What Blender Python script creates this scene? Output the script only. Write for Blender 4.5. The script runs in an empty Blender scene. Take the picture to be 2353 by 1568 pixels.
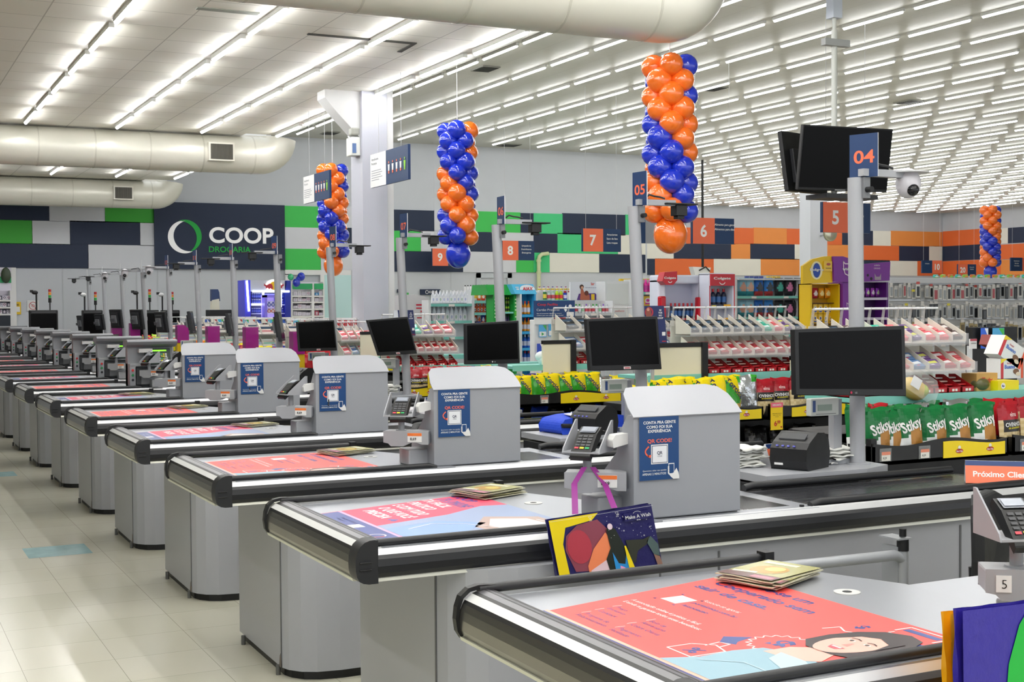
import bpy, math, random
from mathutils import Matrix, Vector
random.seed(7)
PI = math.pi
SC = bpy.context.scene
COL = SC.collection

# ---------------------------------------------------------------- camera
FPX = 3023.44
YAW, PITCH, ROLL = math.radians(26.46997), math.radians(1.52199), math.radians(-0.39305)
CAM = Vector((0, 0, 1.7))
FZ = -0.13            # floor level
_d0 = Vector((math.sin(YAW), math.cos(YAW), 0)); _r0 = Vector((math.cos(YAW), -math.sin(YAW), 0)); _z = Vector((0, 0, 1))
_d = _d0 * math.cos(PITCH) - _z * math.sin(PITCH); _w = _z * math.cos(PITCH) + _d0 * math.sin(PITCH)
CR = _r0 * math.cos(ROLL) + _w * math.sin(ROLL); CW = _w * math.cos(ROLL) - _r0 * math.sin(ROLL); CD = _d
cd = bpy.data.cameras.new('camera'); cam = bpy.data.objects.new('camera', cd); COL.objects.link(cam)
cam.matrix_world = Matrix(((CR.x, CW.x, -CD.x, CAM.x), (CR.y, CW.y, -CD.y, CAM.y), (CR.z, CW.z, -CD.z, CAM.z), (0, 0, 0, 1)))
cd.sensor_width = 36; cd.lens = FPX / 2353 * 36; cd.clip_start = .05; cd.clip_end = 300
SC.camera = cam

def at(px, py, u=None, v=None, z=None):
    """measurement of the photograph: where the sight line of a pixel meets the plane u (x), v (y) or z"""
    q = CD + CR * ((px - 1176.5) / FPX) - CW * ((py - 784) / FPX)
    k = u / q.x if u is not None else (v / q.y if v is not None else (z - 1.7) / q.z)
    return CAM + q * k

# ---------------------------------------------------------------- world and exposure
wd = bpy.data.worlds.new('world'); SC.world = wd; wd.use_nodes = True
wd.node_tree.nodes['Background'].inputs[0].default_value = (.92, .95, 1, 1)
wd.node_tree.nodes['Background'].inputs[1].default_value = 1.2
SC.view_settings.view_transform = 'Standard'; SC.view_settings.look = 'None'
SC.view_settings.exposure = 0.3; SC.view_settings.gamma = 1; SC.view_settings.use_curve_mapping = False
SC.cycles.use_denoising = True; SC.cycles.max_bounces = 7; SC.cycles.diffuse_bounces = 4; SC.cycles.glossy_bounces = 4
SC.cycles.transmission_bounces = 6; SC.cycles.transparent_max_bounces = 12; SC.cycles.caustics_reflective = False; SC.cycles.caustics_refractive = False
TUBE = 16.5           # emission of the tubes on the high ceiling
TUBE_LOW = 44.0       # same single tubes on the low ceiling, emission raised to brighten that zone

# ---------------------------------------------------------------- materials
def lin(h):
    h = h.lstrip('#'); c = [int(h[i:i+2], 16) / 255 for i in (0, 2, 4)]
    return tuple(x / 12.92 if x <= .04045 else ((x + .055) / 1.055) ** 2.4 for x in c) + (1,)
_M = {}
def M(col, rough=.5, metal=0, kind='', e=0):
    k = (col, rough, metal, kind, e)
    if k in _M: return _M[k]
    m = bpy.data.materials.new('m%d' % len(_M)); m.use_nodes = True; nt = m.node_tree; b = nt.nodes['Principled BSDF']; b.inputs['Base Color'].default_value = lin(col)
    b.inputs['Roughness'].default_value = rough; b.inputs['Metallic'].default_value = metal
    if e: b.inputs['Emission Color'].default_value = lin(col); b.inputs['Emission Strength'].default_value = e
    N = nt.nodes; L = nt.links
    if kind in ('noise', 'brush', 'belt', 'foil', 'paint', 'wrinkle'):
        t = N.new('ShaderNodeTexCoord'); mp = N.new('ShaderNodeMapping'); n = N.new('ShaderNodeTexNoise')
        L.new(t.outputs['Object'], mp.inputs[0]); L.new(mp.outputs[0], n.inputs['Vector'])
        sc = {'noise': 14, 'brush': 60, 'belt': 40, 'foil': 22, 'paint': 3, 'wrinkle': 30}[kind]
        n.inputs['Scale'].default_value = sc; n.inputs['Detail'].default_value = 4
        if kind in ('brush', 'belt'): mp.inputs['Scale'].default_value = (.04, 1.6, 1)
        r = N.new('ShaderNodeMapRange'); L.new(n.outputs[0], r.inputs[0])
        a = {'noise': .1, 'brush': .12, 'belt': .15, 'foil': .1, 'paint': .06, 'wrinkle': .1}[kind]
        r.inputs['To Min'].default_value = max(.02, rough - a); r.inputs['To Max'].default_value = min(1, rough + a)
        L.new(r.outputs[0], b.inputs['Roughness'])
        if kind in ('foil', 'wrinkle'):
            bp = N.new('ShaderNodeBump'); bp.inputs['Strength'].default_value = .5 if kind == 'foil' else .35; bp.inputs['Distance'].default_value = .01
            L.new(n.outputs[0], bp.inputs['Height']); L.new(bp.outputs[0], b.inputs['Normal'])
        if kind in ('noise', 'paint', 'belt'):
            x = N.new('ShaderNodeMixRGB'); x.blend_type = 'MULTIPLY'; x.inputs[1].default_value = lin(col); x.inputs[0].default_value = .07
            L.new(n.outputs[0], x.inputs[2]); L.new(x.outputs[0], b.inputs['Base Color'])
    if kind == 'glass':
        b.inputs['Transmission Weight'].default_value = 0; b.inputs['Alpha'].default_value = .22
    if kind == 'dull':
        b.inputs['Specular IOR Level'].default_value = .12
    if kind == 'clear':
        b.inputs['Alpha'].default_value = .3
    if kind == 'tintbox':
        b.inputs['Alpha'].default_value = .8
    if kind == 'balloon':
        b.inputs['Subsurface Weight'].default_value = 0; b.inputs['Coat Weight'].default_value = .7; b.inputs['Coat Roughness'].default_value = .04
    _M[k] = m; return m

def grid_mat(base, line, sx, sy, w, rough=.5, ox=0, oy=0, tint=None, kind='tiles', bumpy=0):
    """tiles with thin joints, laid in object space"""
    m = bpy.data.materials.new('grid'); m.use_nodes = True; N = m.node_tree.nodes; L = m.node_tree.links; b = N['Principled BSDF']
    t = N.new('ShaderNodeTexCoord'); s = N.new('ShaderNodeSeparateXYZ'); L.new(t.outputs['Object'], s.inputs[0])
    def mth(op, a, bb=None, c=None):
        n = N.new('ShaderNodeMath'); n.operation = op
        for i, x in enumerate((a, bb, c)):
            if x is None: continue
            if isinstance(x, (int, float)): n.inputs[i].default_value = x
            else: L.new(x, n.inputs[i])
        return n.outputs[0]
    def joint(ax, size, off):
        p = mth('ADD', mth('DIVIDE', ax, size), off); f = mth('FRACT', p)
        return mth('LESS_THAN', mth('MINIMUM', f, mth('SUBTRACT', 1, f)), w / size), mth('FLOOR', p)
    jx, ix = joint(s.outputs[0], sx, ox); jy, iy = joint(s.outputs[1], sy, oy)
    j = mth('MAXIMUM', jx, jy)
    cb = N.new('ShaderNodeCombineXYZ'); L.new(ix, cb.inputs[0]); L.new(iy, cb.inputs[1])
    wn = N.new('ShaderNodeTexWhiteNoise'); wn.noise_dimensions = '3D'; L.new(cb.outputs[0], wn.inputs[0])
    n = N.new('ShaderNodeTexNoise'); n.inputs['Scale'].default_value = 1.1; n.inputs['Detail'].default_value = 5; L.new(t.outputs['Object'], n.inputs['Vector'])
    mix1 = N.new('ShaderNodeMixRGB'); mix1.inputs[1].default_value = lin(base); mix1.inputs[2].default_value = lin(tint or base)
    L.new(mth('ADD', mth('MULTIPLY', wn.outputs[0], .55), mth('MULTIPLY', n.outputs[0], .45)), mix1.inputs[0])
    mix2 = N.new('ShaderNodeMixRGB'); L.new(mix1.outputs[0], mix2.inputs[1]); mix2.inputs[2].default_value = lin(line); L.new(mth('MULTIPLY', j, .8), mix2.inputs[0])
    L.new(mix2.outputs[0], b.inputs['Base Color'])
    L.new(mth('ADD', mth('MULTIPLY', n.outputs[0], .14), rough - .07), b.inputs['Roughness'])
    return m

# ---------------------------------------------------------------- mesh building
_TX = {}
def text_mesh(s, bold=0.0, res=2):
    bold = min(bold, .028); k = (s, bold, res)
    if k in _TX: return _TX[k]
    cu = bpy.data.curves.new('t', 'FONT'); cu.body = s; cu.size = 1; cu.resolution_u = res; cu.offset = bold
    o = bpy.data.objects.new('t', cu); COL.objects.link(o)
    me = bpy.data.meshes.new_from_object(o.evaluated_get(bpy.context.evaluated_depsgraph_get()))
    vs = [v.co.copy() for v in me.vertices]; fs = [tuple(p.vertices) for p in me.polygons]
    bpy.data.objects.remove(o); bpy.data.curves.remove(cu); bpy.data.meshes.remove(me)
    if vs:
        x0 = min(v.x for v in vs); x1 = max(v.x for v in vs); y0 = min(v.y for v in vs); y1 = max(v.y for v in vs)
    else: x0 = x1 = y0 = y1 = 0
    _TX[k] = (vs, fs, x0, x1, y0, y1); return _TX[k]

class MB:
    def __init__(s): s.v = []; s.f = []; s.m = []; s.sm = []; s.slots = []
    def slot(s, m):
        if m not in s.slots: s.slots.append(m)
        return s.slots.index(m)
    def add(s, vs, fs, m, smooth=False):
        o = len(s.v); s.v += [tuple(v) for v in vs]; i = s.slot(m)
        for f in fs: s.f.append(tuple(a + o for a in f)); s.m.append(i); s.sm.append(smooth)
        return s
    def box(s, x0, y0, z0, x1, y1, z1, m, T=None):
        vs = [Vector(p) for p in ((x0,y0,z0),(x1,y0,z0),(x1,y1,z0),(x0,y1,z0),(x0,y0,z1),(x1,y0,z1),(x1,y1,z1),(x0,y1,z1))]
        if T: vs = [T @ v for v in vs]
        return s.add(vs, [(3,2,1,0),(4,5,6,7),(0,1,5,4),(1,2,6,5),(2,3,7,6),(3,0,4,7)], m)
    def cyl(s, p0, p1, r0, m, r1=None, n=14, cap=True, smooth=True):
        p0 = Vector(p0); p1 = Vector(p1); r1 = r0 if r1 is None else r1; ax = (p1 - p0).normalized()
        a = ax.orthogonal().normalized(); b = ax.cross(a); vs = []
        for p, r in ((p0, r0), (p1, r1)):
            for i in range(n):
                t = 2 * PI * i / n; vs.append(p + (a * math.cos(t) + b * math.sin(t)) * r)
        s.add(vs, [(i, (i+1) % n, n + (i+1) % n, n + i) for i in range(n)], m, smooth)
        if cap: s.add(vs, [tuple(range(n-1, -1, -1)), tuple(range(n, 2*n))], m)
        return s
    def tube(s, pts, r, m, n=8, flat=None):
        pts = [Vector(p) for p in pts]; rings = []; a = None
        for i, p in enumerate(pts):
            t = (pts[min(i+1, len(pts)-1)] - pts[max(i-1, 0)]).normalized()
            a = t.orthogonal().normalized() if a is None else (a - t * a.dot(t)).normalized()
            b = t.cross(a); rr = r[i] if isinstance(r, (list, tuple)) else r
            rings += [p + (a * math.cos(2*PI*j/n) + b * math.sin(2*PI*j/n)) * rr for j in range(n)]
        fs = [(i*n+j, i*n+(j+1) % n, (i+1)*n+(j+1) % n, (i+1)*n+j) for i in range(len(pts)-1) for j in range(n)]
        s.add(rings, fs, m, True); L = len(rings)
        return s.add(rings, [tuple(range(n-1, -1, -1)), tuple(range(L-n, L))], m)
    def prism(s, pts, ax, a, b, m, smooth=False, T=None):
        """outline pts in the two axes that are not ax, extruded from a to b"""
        def P(p, c): q = {'x': (c, p[0], p[1]), 'y': (p[0], c, p[1]), 'z': (p[0], p[1], c)}[ax]; return (T @ Vector(q)) if T else q
        n = len(pts); vs = [P(p, a) for p in pts] + [P(p, b) for p in pts]
        area = sum(pts[i][0]*pts[(i+1) % n][1] - pts[(i+1) % n][0]*pts[i][1] for i in range(n))
        side = [(i, (i+1) % n, n+(i+1) % n, n+i) for i in range(n)]; caps = [tuple(range(n-1, -1, -1)), tuple(range(n, 2*n))]
        flip = (area < 0) ^ (ax == 'y') ^ (b < a)
        if flip: side = [f[::-1] for f in side]; caps = [f[::-1] for f in caps]
        s.add(vs, side, m, smooth); return s.add(vs, caps, m)
    def ell(s, c, r, m, n=14, k=9, T=None):
        c = Vector(c); vs = []
        for i in range(1, k):
            for j in range(n):
                a = PI * i / k; b = 2 * PI * j / n
                vs.append(c + Vector((r[0]*math.sin(a)*math.cos(b), r[1]*math.sin(a)*math.sin(b), r[2]*math.cos(a))))
        vs += [c + Vector((0, 0, r[2])), c - Vector((0, 0, r[2]))]; t = len(vs) - 2
        if T: vs = [T @ v for v in vs]
        fs = [(i*n+j, (i+1)*n+j, (i+1)*n+(j+1) % n, i*n+(j+1) % n) for i in range(k-2) for j in range(n)]
        fs += [(t, j, (j+1) % n) for j in range(n)] + [((k-2)*n+(j+1) % n, (k-2)*n+j, t+1) for j in range(n)]
        return s.add(vs, fs, m, True)
    def build(s, name, parent=None, base=None, bevel=0, seg=2, label=None):
        base = Vector(base if base is not None else (parent.get('_b', (0, 0, 0)) if parent else (0, 0, 0)))
        me = bpy.data.meshes.new(name); me.from_pydata([tuple(Vector(v) - base) for v in s.v], [], s.f)
        for m in s.slots: me.materials.append(m)
        me.polygons.foreach_set('material_index', s.m); me.polygons.foreach_set('use_smooth', s.sm); me.update()
        o = bpy.data.objects.new(name, me); COL.objects.link(o)
        if parent: o.parent = parent; o['_b'] = tuple(base)
        else: o.location = base
        if bevel:
            w = o.modifiers.new('bevel', 'BEVEL'); w.width = bevel; w.segments = seg; w.limit_method = 'ANGLE'; w.angle_limit = .7; w.harden_normals = False
        if label: o['label'] = label
        return o

class PL:
    """flat printing on a plane: O origin, ex right, ey up; layers step along the normal"""
    def __init__(s, mb, O, ex, ey, step=.0007):
        s.mb = mb; s.O = Vector(O); s.ex = Vector(ex).normalized(); s.ey = Vector(ey).normalized(); s.n = s.ex.cross(s.ey); s.step = step
    def P(s, x, y, l): return s.O + s.ex * x + s.ey * y + s.n * (l * s.step)
    def poly(s, pts, m, l=1): s.mb.add([s.P(x, y, l) for x, y in pts], [tuple(range(len(pts)))], m); return s
    def rect(s, x0, y0, x1, y1, m, l=1): return s.poly([(x0, y0), (x1, y0), (x1, y1), (x0, y1)], m, l)
    def disc(s, cx, cy, r, m, l=1, ry=None, n=20, a0=0, a1=2*PI, rin=None):
        ry = r if ry is None else ry
        if rin is None: return s.poly([(cx + r*math.cos(a0+(a1-a0)*i/n), cy + ry*math.sin(a0+(a1-a0)*i/n)) for i in range(n if a1-a0 > 6.28 else n+1)], m, l)
        vs = []; 
        for i in range(n+1):
            a = a0 + (a1-a0)*i/n; k = rin/r
            vs += [s.P(cx+r*math.cos(a), cy+ry*math.sin(a), l), s.P(cx+r*k*math.cos(a), cy+ry*k*math.sin(a), l)]
        s.mb.add(vs, [(2*i+1, 2*i, 2*i+2, 2*i+3) for i in range(n)], m); return s
    def text(s, t, x, y, h, m, w=None, al='c', bold=.015, l=2, shear=0, res=2):
        """one line of lettering: h = capital height, w = full width to fit"""
        for line_i, tt in enumerate(t.split('\n')):
            vs, fs, x0, x1, y0, y1 = text_mesh(tt, bold, res)
            if not fs: continue
            k = h / .72; kx = k if w is None else w / max(x1 - x0, 1e-6)
            W = (x1 - x0) * kx; ox = {'c': x - W/2, 'l': x, 'r': x - W}[al]; oy = y - line_i * h * 1.55
            s.mb.add([s.P(ox + (v.x-x0)*kx + shear*v.y*k, oy + v.y*k, l) for v in vs], fs, m)
        return s
    def line(s, pts, wd, m, l=2):
        for a, b in zip(pts, pts[1:]):
            dx, dy = b[0]-a[0], b[1]-a[1]; L = math.hypot(dx, dy) or 1; nx, ny = -dy/L*wd/2, dx/L*wd/2
            s.poly([(a[0]-nx, a[1]-ny), (b[0]-nx, b[1]-ny), (b[0]+nx, b[1]+ny), (a[0]+nx, a[1]+ny)], m, l)
        return s

def tag(o, label, cat, group=None):
    o['label'] = label; o['category'] = cat
    if group: o['group'] = group
    return o
def thing(name, base, label, cat, group=None, rz=0):
    o = bpy.data.objects.new(name, None); COL.objects.link(o); o.empty_display_size = .05; o.location = base; o['_b'] = tuple(base)
    tag(o, label, cat, group); return o
def struct(o): o['kind'] = 'structure'; return o
def copy_tree(o, parent=None):
    c = o.copy(); COL.objects.link(c)
    if parent: c.parent = parent; c.matrix_parent_inverse = o.matrix_parent_inverse.copy()
    for ch in list(KIDS.get(o.name, [])): 
        cc = copy_tree(ch, c); KIDS.setdefault(c.name, []).append(cc)
    return c
KIDS = {}
def index_kids(o):
    KIDS[o.name] = [x for x in o.children]
    for x in KIDS[o.name]: index_kids(x)
def dup(o, delta, label=None, rz=None, group=None):
    if o.name not in KIDS: bpy.context.view_layer.update(); index_kids(o)
    c = copy_tree(o); c.location = Vector(o.location) + Vector(delta)
    if rz is not None: c.rotation_euler[2] = rz
    if label: c['label'] = label
    if group: c['group'] = group
    return c

# common colours
GREY = M('a4a6ac', .42, 0, 'paint'); GREYL = M('b4b6bb', .38, 0, 'paint'); STEEL = M('b9bcc2', .22, .9, 'brush'); CHROME = M('c4c4c2', .16, 1); ALU = M('d9d9d2', .32, .85)
BLACK = M('101113', .5, 0, 'noise'); BLK = M('0c0c0e', .45); SCREEN = M('040405', .25, 0, 'dull'); RUB = M('1b1c1f', .42); WHITE = M('e9e9e8', .5); NAVY = M('1f3355', .5); BLUE = M('143b70', .45)
CORAL = M('f1714c', .5); ORANGE = M('ef6f35', .45); RED = M('b8141f', .4); YEL = M('f0cf18', .45); GRN = M('1f8a3c', .42); MINT = M('7fcabd', .45); CREAM = M('e9e2c6', .55); BLUEB = M('1e3fc0', .6)
EX, EY, EZ = Vector((1, 0, 0)), Vector((0, 1, 0)), Vector((0, 0, 1))
ORD = ['zeroth', 'first', 'second', 'third', 'fourth', 'fifth', 'sixth', 'seventh', 'eighth', 'ninth', 'tenth', 'eleventh', 'twelfth', 'thirteenth', 'fourteenth', 'fifteenth', 'sixteenth', 'seventeenth', 'eighteenth', 'nineteenth', 'twentieth', 'twenty-first', 'twenty-second', 'twenty-third', 'twenty-fourth', 'twenty-fifth', 'twenty-sixth', 'twenty-seventh', 'twenty-eighth', 'twenty-ninth', 'thirtieth', 'thirty-first', 'thirty-second', 'thirty-third', 'thirty-fourth', 'thirty-fifth', 'thirty-sixth']
V0 = [4.2 + 1.955 * (k - 1) for k in range(0, 16)]      # front plane of each checkout lane
LN = ['the nearest lane', 'lane four', 'lane five', 'lane six', 'lane seven', 'lane eight', 'lane nine'] + ['lane %s' % q for q in ('ten', 'eleven', 'twelve', 'thirteen', 'fourteen', 'fifteen', 'sixteen', 'seventeen', 'eighteen')]
# ================================================================ room
WV = 30.0; WZ = 5.7; LZ = 4.4; EDGE = 5.95; FV = 44.0; FU = 43.4; W1R = 19.0
mb = MB(); FL = grid_mat('d3d0bf', '8f8c7c', .455, .455, .0016, .2, tint='c9c7b4', ox=.42, oy=-.46)
mb.add([(-14, -9, FZ), (60, -9, FZ), (60, 46, FZ), (-14, 46, FZ)], [(0, 1, 2, 3)], FL)
BT = M('9cc3c6', .22, 0, 'noise')
for x, y in ((1.10, 10.20), (1.10, 15.35), (.15, 18.3)):
    mb.add([(x, y - .01, FZ + .001), (x + .455, y - .01, FZ + .001), (x + .455, y + .44, FZ + .001), (x, y + .44, FZ + .001)], [(0, 1, 2, 3)], BT)
struct(mb.build('floor'))
# low ceiling over the checkouts
CT = grid_mat('e6e3da', 'a09d92', 1.235, .62, .006, .5, ox=-.29, oy=.3, tint='dcd9cc')
NOTCH = [(8.9 - .31, 8.9 + .31), (20.45 - .31, 20.45 + .31), (28.4 - .31, 28.4 + .31)]
mb = MB(); mb.box(-14, -9, LZ, 5.45, WV, LZ + .06, CT)
ya_ = -9
for n0, n1 in NOTCH + [(WV, WV)]:
    mb.box(5.45, ya_, LZ, EDGE, n0, LZ + .06, CT); ya_ = n1
struct(mb.build('ceiling'))
CT2 = grid_mat('c9c8c0', 'a9a79d', 1.235, 1.24, .004, .45, ox=.2, oy=.3, tint='c4c2b8')
mb = MB(); mb.box(EDGE, -9, WZ, 60, 46, WZ + .06, CT2)
struct(mb.build('ceiling'))
mb = MB(); ya_ = -9
for n0, n1 in NOTCH + [(WV, WV)]: mb.box(EDGE, ya_, LZ, EDGE + .08, n0, WZ, M('dcdcd8', .6)); ya_ = n1
struct(mb.build('trim_1'))
# walls
WL = M('c4c8ce', .6, 0, 'paint'); WLW = M('ced2d8', .6, 0, 'paint'); WG = M('bfc3cb', .6, 0, 'paint')
mb = MB(); mb.box(-14, WV, FZ, W1R, WV + .15, WZ, WLW); mb.box(W1R - .15, WV + .15, FZ, W1R, FV, WZ, WL)
# joints between the white wall panels
for px in (145, 315, 363, 540, 930, 1037, 1238):
    q = at(px, 660, v=WV - .01); mb.box(q.x - .012, WV - .008, FZ, q.x + .012, WV, 2.6, M('c3c8cc', .6))
struct(mb.build('wall_back'))
mb = MB(); mb.box(W1R, FV, FZ, 60, FV + .15, WZ, WL); struct(mb.build('wall_far'))
mb = MB(); mb.box(FU, -9, FZ, FU + .15, FV, WZ, WL); struct(mb.build('wall_right'))
mb = MB(); mb.box(-14.15, -9, FZ, -14, WV, WZ, WL); struct(mb.build('wall_left'))

# painted mosaic bands, one board per coloured block
NV = M('1e2c47', .6, 0, 'paint'); G1 = M('3fae37', .6, 0, 'paint'); G2 = M('45c95a', .6, 0, 'paint'); G3 = M('48cf86', .6, 0, 'paint'); W0 = M('dcdee4', .6, 0, 'paint'); O1 = M('ea7035', .6, 0, 'paint'); O2 = M('f09648', .6, 0, 'paint'); W2 = M('eceade', .6, 0, 'paint')
def wallband(name, blocks, plane, thick=.03):
    mb = MB()
    for (x0, y0, x1, y1, m) in blocks:
        if plane[0] == 'v':
            v = plane[1]; a = at(x0, y1, v=v); b = at(x1, y0, v=v); c = at((x0+x1)/2, y0, v=v); d = at((x0+x1)/2, y1, v=v)
            mb.box(a.x, v, d.z, b.x, v + thick, c.z, m)
        else:
            u = plane[1]; a = at(x0, y0, u=u); b = at(x1, y0, u=u); c = at((x0+x1)/2, y0, u=u); d = at((x0+x1)/2, y1, u=u)
            mb.box(u, min(a.y, b.y), d.z, u + thick, max(a.y, b.y), c.z, m)
    return struct(mb.build(name))
# left of the pharmacy board: three rows each
wallband('trim_2', [(-60, 466, 113, 506, NV), (113, 466, 241, 510, W0), (241, 470, 356, 512, G1), (-60, 505, 74, 560, G1), (74, 508, 161, 562, W0), (161, 509, 322, 563, NV), (322, 512, 356, 565, W0), (-60, 560, 203, 616, NV), (203, 563, 356, 618, W0)], ('v', WV - .03))
wallband('trim_3', [(653, 474, 737, 523, G2), (737, 475, 905, 524, W0), (653, 523, 737, 572, W0), (737, 524, 905, 573, NV), (653, 572, 737, 621, G2), (737, 573, 905, 622, W0),
  (905, 483, 998, 531, NV), (998, 484, 1093, 532, W0), (1093, 487, 1196, 534, G2), (1196, 490, 1226, 535, NV), (1226, 491, 1293, 537, G3), (1293, 492, 1437, 540, NV), (1437, 494, 1483, 540, G3),
  (905, 531, 967, 578, G2), (967, 531, 1075, 579, W0), (1075, 534, 1138, 579, NV), (1138, 535, 1226, 580, W0), (1226, 537, 1281, 581, NV), (1281, 537, 1420, 583, G3), (1420, 540, 1483, 585, W2),
  (905, 578, 1064, 625, NV), (1064, 579, 1186, 626, W0), (1186, 580, 1226, 626, G2), (1226, 581, 1263, 626, G3), (1263, 582, 1377, 626, W2), (1377, 585, 1483, 627, NV)], ('v', WV - .03))
wallband('trim_4', [(1483, 524, 1560, 561, W2), (1560, 524, 1690, 561, O1), (1690, 524, 1732, 561, O1), (1732, 524, 1808, 561, O2), (1808, 526, 1862, 562, O1), (1862, 527, 1935, 563, O1), (1935, 530, 2006, 563, NV), (2006, 531, 2047, 565, W2), (2047, 532, 2165, 566, O2),
  (1483, 561, 1548, 595, W2), (1548, 561, 1680, 595, NV), (1680, 561, 1724, 595, O2), (1724, 561, 1826, 596, NV), (1826, 562, 1862, 597, W2), (1862, 563, 1980, 597, O2), (1980, 565, 2066, 599, O1), (2066, 566, 2135, 600, NV), (2135, 566, 2165, 600, W2),
  (1483, 595, 1505, 632, NV), (1505, 595, 1640, 632, O1), (1640, 595, 1748, 633, W2), (1748, 595, 1850, 633, O2), (1850, 597, 1980, 634, O1), (1980, 598, 2045, 634, NV), (2045, 600, 2108, 634, W2), (2108, 600, 2165, 634, O1)], ('v', FV - .03))
wallband('trim_5', [(2166, 529, 2255, 564, O1), (2255, 526, 2316, 561, W2), (2316, 521, 2400, 557, NV), (2166, 564, 2256, 598, NV), (2256, 561, 2400, 595, O1), (2166, 598, 2300, 633, O1), (2300, 595, 2420, 631, O2)], ('u', FU - .03))

# pharmacy board
q0 = at(356, 618, v=WV - .08); q1 = at(654, 472, v=WV - .08)
t = thing('pharmacy_board', (7.5, WV - .08, q0.z), 'large navy board reading COOP DROGARIA high on the back wall', 'sign')
mb = MB(); mb.box(q0.x, WV - .08, q0.z, q1.x, WV - .031, q1.z, NV); mb.build('panel', t)
mb = MB(); pl = PL(mb, (0, WV - .082, 0), EX, EZ, -.002)
pl.n = Vector((0, -1, 0)); pl.step = .004
WT = M('f0f0f0', .5, e=.15); GT = M('0ba83e', .5)
def crescent(pl, cx, cy, R, a0, a1, wmax, m, l=2, n=28):
    vs = []
    for i in range(n + 1):
        a = a0 + (a1 - a0) * i / n; w = wmax * math.sin(PI * i / n) ** .8
        vs += [pl.P(cx + R * math.cos(a), cy + R * math.sin(a), l), pl.P(cx + (R - w) * math.cos(a), cy + (R - w) * math.sin(a), l)]
    pl.mb.add(vs, [(2*i, 2*i+1, 2*i+3, 2*i+2) for i in range(n)], m)
crescent(pl, 6.655, 3.31, .37, math.radians(85), math.radians(300), .13, WT)
crescent(pl, 6.675, 3.33, .37, math.radians(-75), math.radians(112), .12, GT)
mb.build('emblem', t)
mb = MB(); pl = PL(mb, (0, WV - .082, 0), EX, EZ); pl.n = Vector((0, -1, 0)); pl.step = .004
pl.text('COOP', 7.965, 3.2, .35, WT, w=1.5, bold=.045, res=6); pl.text('DROGARIA', 7.69, 2.98, .13, GT, w=.97, bold=.02, res=4)
mb.build('lettering', t)

# ceiling tubes
TM = M('ffffff', .4, e=TUBE)
HOUS = M('cfcfca', .5); TOFF = M('c9ccd4', .4)
def half(mb, x, y, z, m, n=5):
    pts = [(x + .023 * math.cos(PI - .1 + (PI + .2) * i / n), z - .046 + .027 * math.sin(PI - .1 + (PI + .2) * i / n)) for i in range(n + 1)]
    mb.prism(pts, 'y', y - 1.17, y, m)
def tube_proto(name, tm):
    mb = MB(); t = thing(name, (0, 0, 0), 'x', 'light')
    half(mb, 0, 0, 0, tm); mb.build('lamp_tube', t)
    mb = MB(); mb.box(-.024, -1.2, -.046, .024, .03, 0, HOUS); mb.build('housing', t)
    return t
protos = {LZ: tube_proto('fluorescent_light', M('ffffff', .4, e=TUBE_LOW)), WZ: tube_proto('fluorescent_light', TM)}; used = {}
def put_tube(x, y, z, label, group):
    if z not in used: used[z] = 1; o = protos[z]; o.location = (x, y, z); o['label'] = label; o['group'] = group; bpy.context.view_layer.update(); index_kids(o); return o
    c = copy_tree(protos[z]); c.location = (x, y, z); c['label'] = label; c['group'] = group; return c
def vis(x, y, z, m=40):
    P = Vector((x, y, z)) - CAM; D = P.dot(CD)
    if D < .5: return False
    px = 1176.5 + FPX * P.dot(CR) / D; py = 784 - FPX * P.dot(CW) / D
    return -m < px < 2353 + m and -m < py < 1568 + m
lowrows = [2.2 - 1.235 * 3, 2.2 - 1.235 * 2, 2.2 - 1.235, 2.2, 3.46, 4.7, 5.86]
for ri, x in enumerate(lowrows):
    for j in range(-10, 11):
        y = 14.04 + 1.455 * j
        if y < -2.5 or y > WV - .3: continue
        if abs(y - .6 - 20.55) < .5 or abs(y - .6 - 28.5) < .55: continue
        if x < 2 and y > 9 and not vis(x, y, LZ) and not vis(x, y - 1.2, LZ): continue
        put_tube(x, y, LZ, 'lit tube on the low ceiling, row %s from the left, %s from the back wall' % (ORD[ri+1], ORD[11 - j]), 'tubes on the low ceiling')
cand = []
for r in range(0, 29):
    x = 9.05 + 1.235 * (r - 2)
    for j in range(-8, 21):
        y = 17.7 + 1.42 * j
        lim = WV - .2 if x < W1R else FV - .2
        if x > FU - .3 or y > lim or y < -1: continue
        if y < 6 and not vis(x, y, WZ, 10) and not vis(x, y - 1.2, WZ, 10):
            if (x < 13 and y > 0 and r % 2 == 0 and j % 2 == 0): cand.append((-1, x, y, r, j))
            continue
        if not vis(x, y, WZ, 10) and not vis(x, y - 1.2, WZ, 10): continue
        # behind the low ceiling edge: not seen
        P = Vector((x, y, WZ)) - CAM; k = EDGE / P.x; zc = CAM.z + P.z * k
        P2 = Vector((x, y - 1.2, WZ)) - CAM
        if CAM.z + (P2.z) * EDGE / P2.x > LZ + .3 and x < 14 and P2.y * EDGE / P2.x > 3: 
            if zc > LZ + .3: continue
        cand.append((P.length, x, y, r, j))
cand.sort()
rest = MB()
TW = M('ffffff', .4, e=TUBE)
for i, (d, x, y, r, j) in enumerate(cand):
    if i < 300:
        o = put_tube(x, y, WZ, 'lit tube on the high ceiling, %s row right of the column, %s tube along' % (ORD[r+1], ORD[j+9]), 'tubes on the high ceiling')
    else:
        half(rest, x, y, WZ, TW, 3); rest.box(x - .024, y - 1.2, WZ - .046, x + .024, y + .03, WZ, HOUS)
if rest.v:
    o = rest.build('distant_ceiling_lights'); tag(o, 'far rows of small lit tubes on the high ceiling near the orange wall', 'lights'); o['kind'] = 'stuff'
print('tubes', len(cand))

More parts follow.
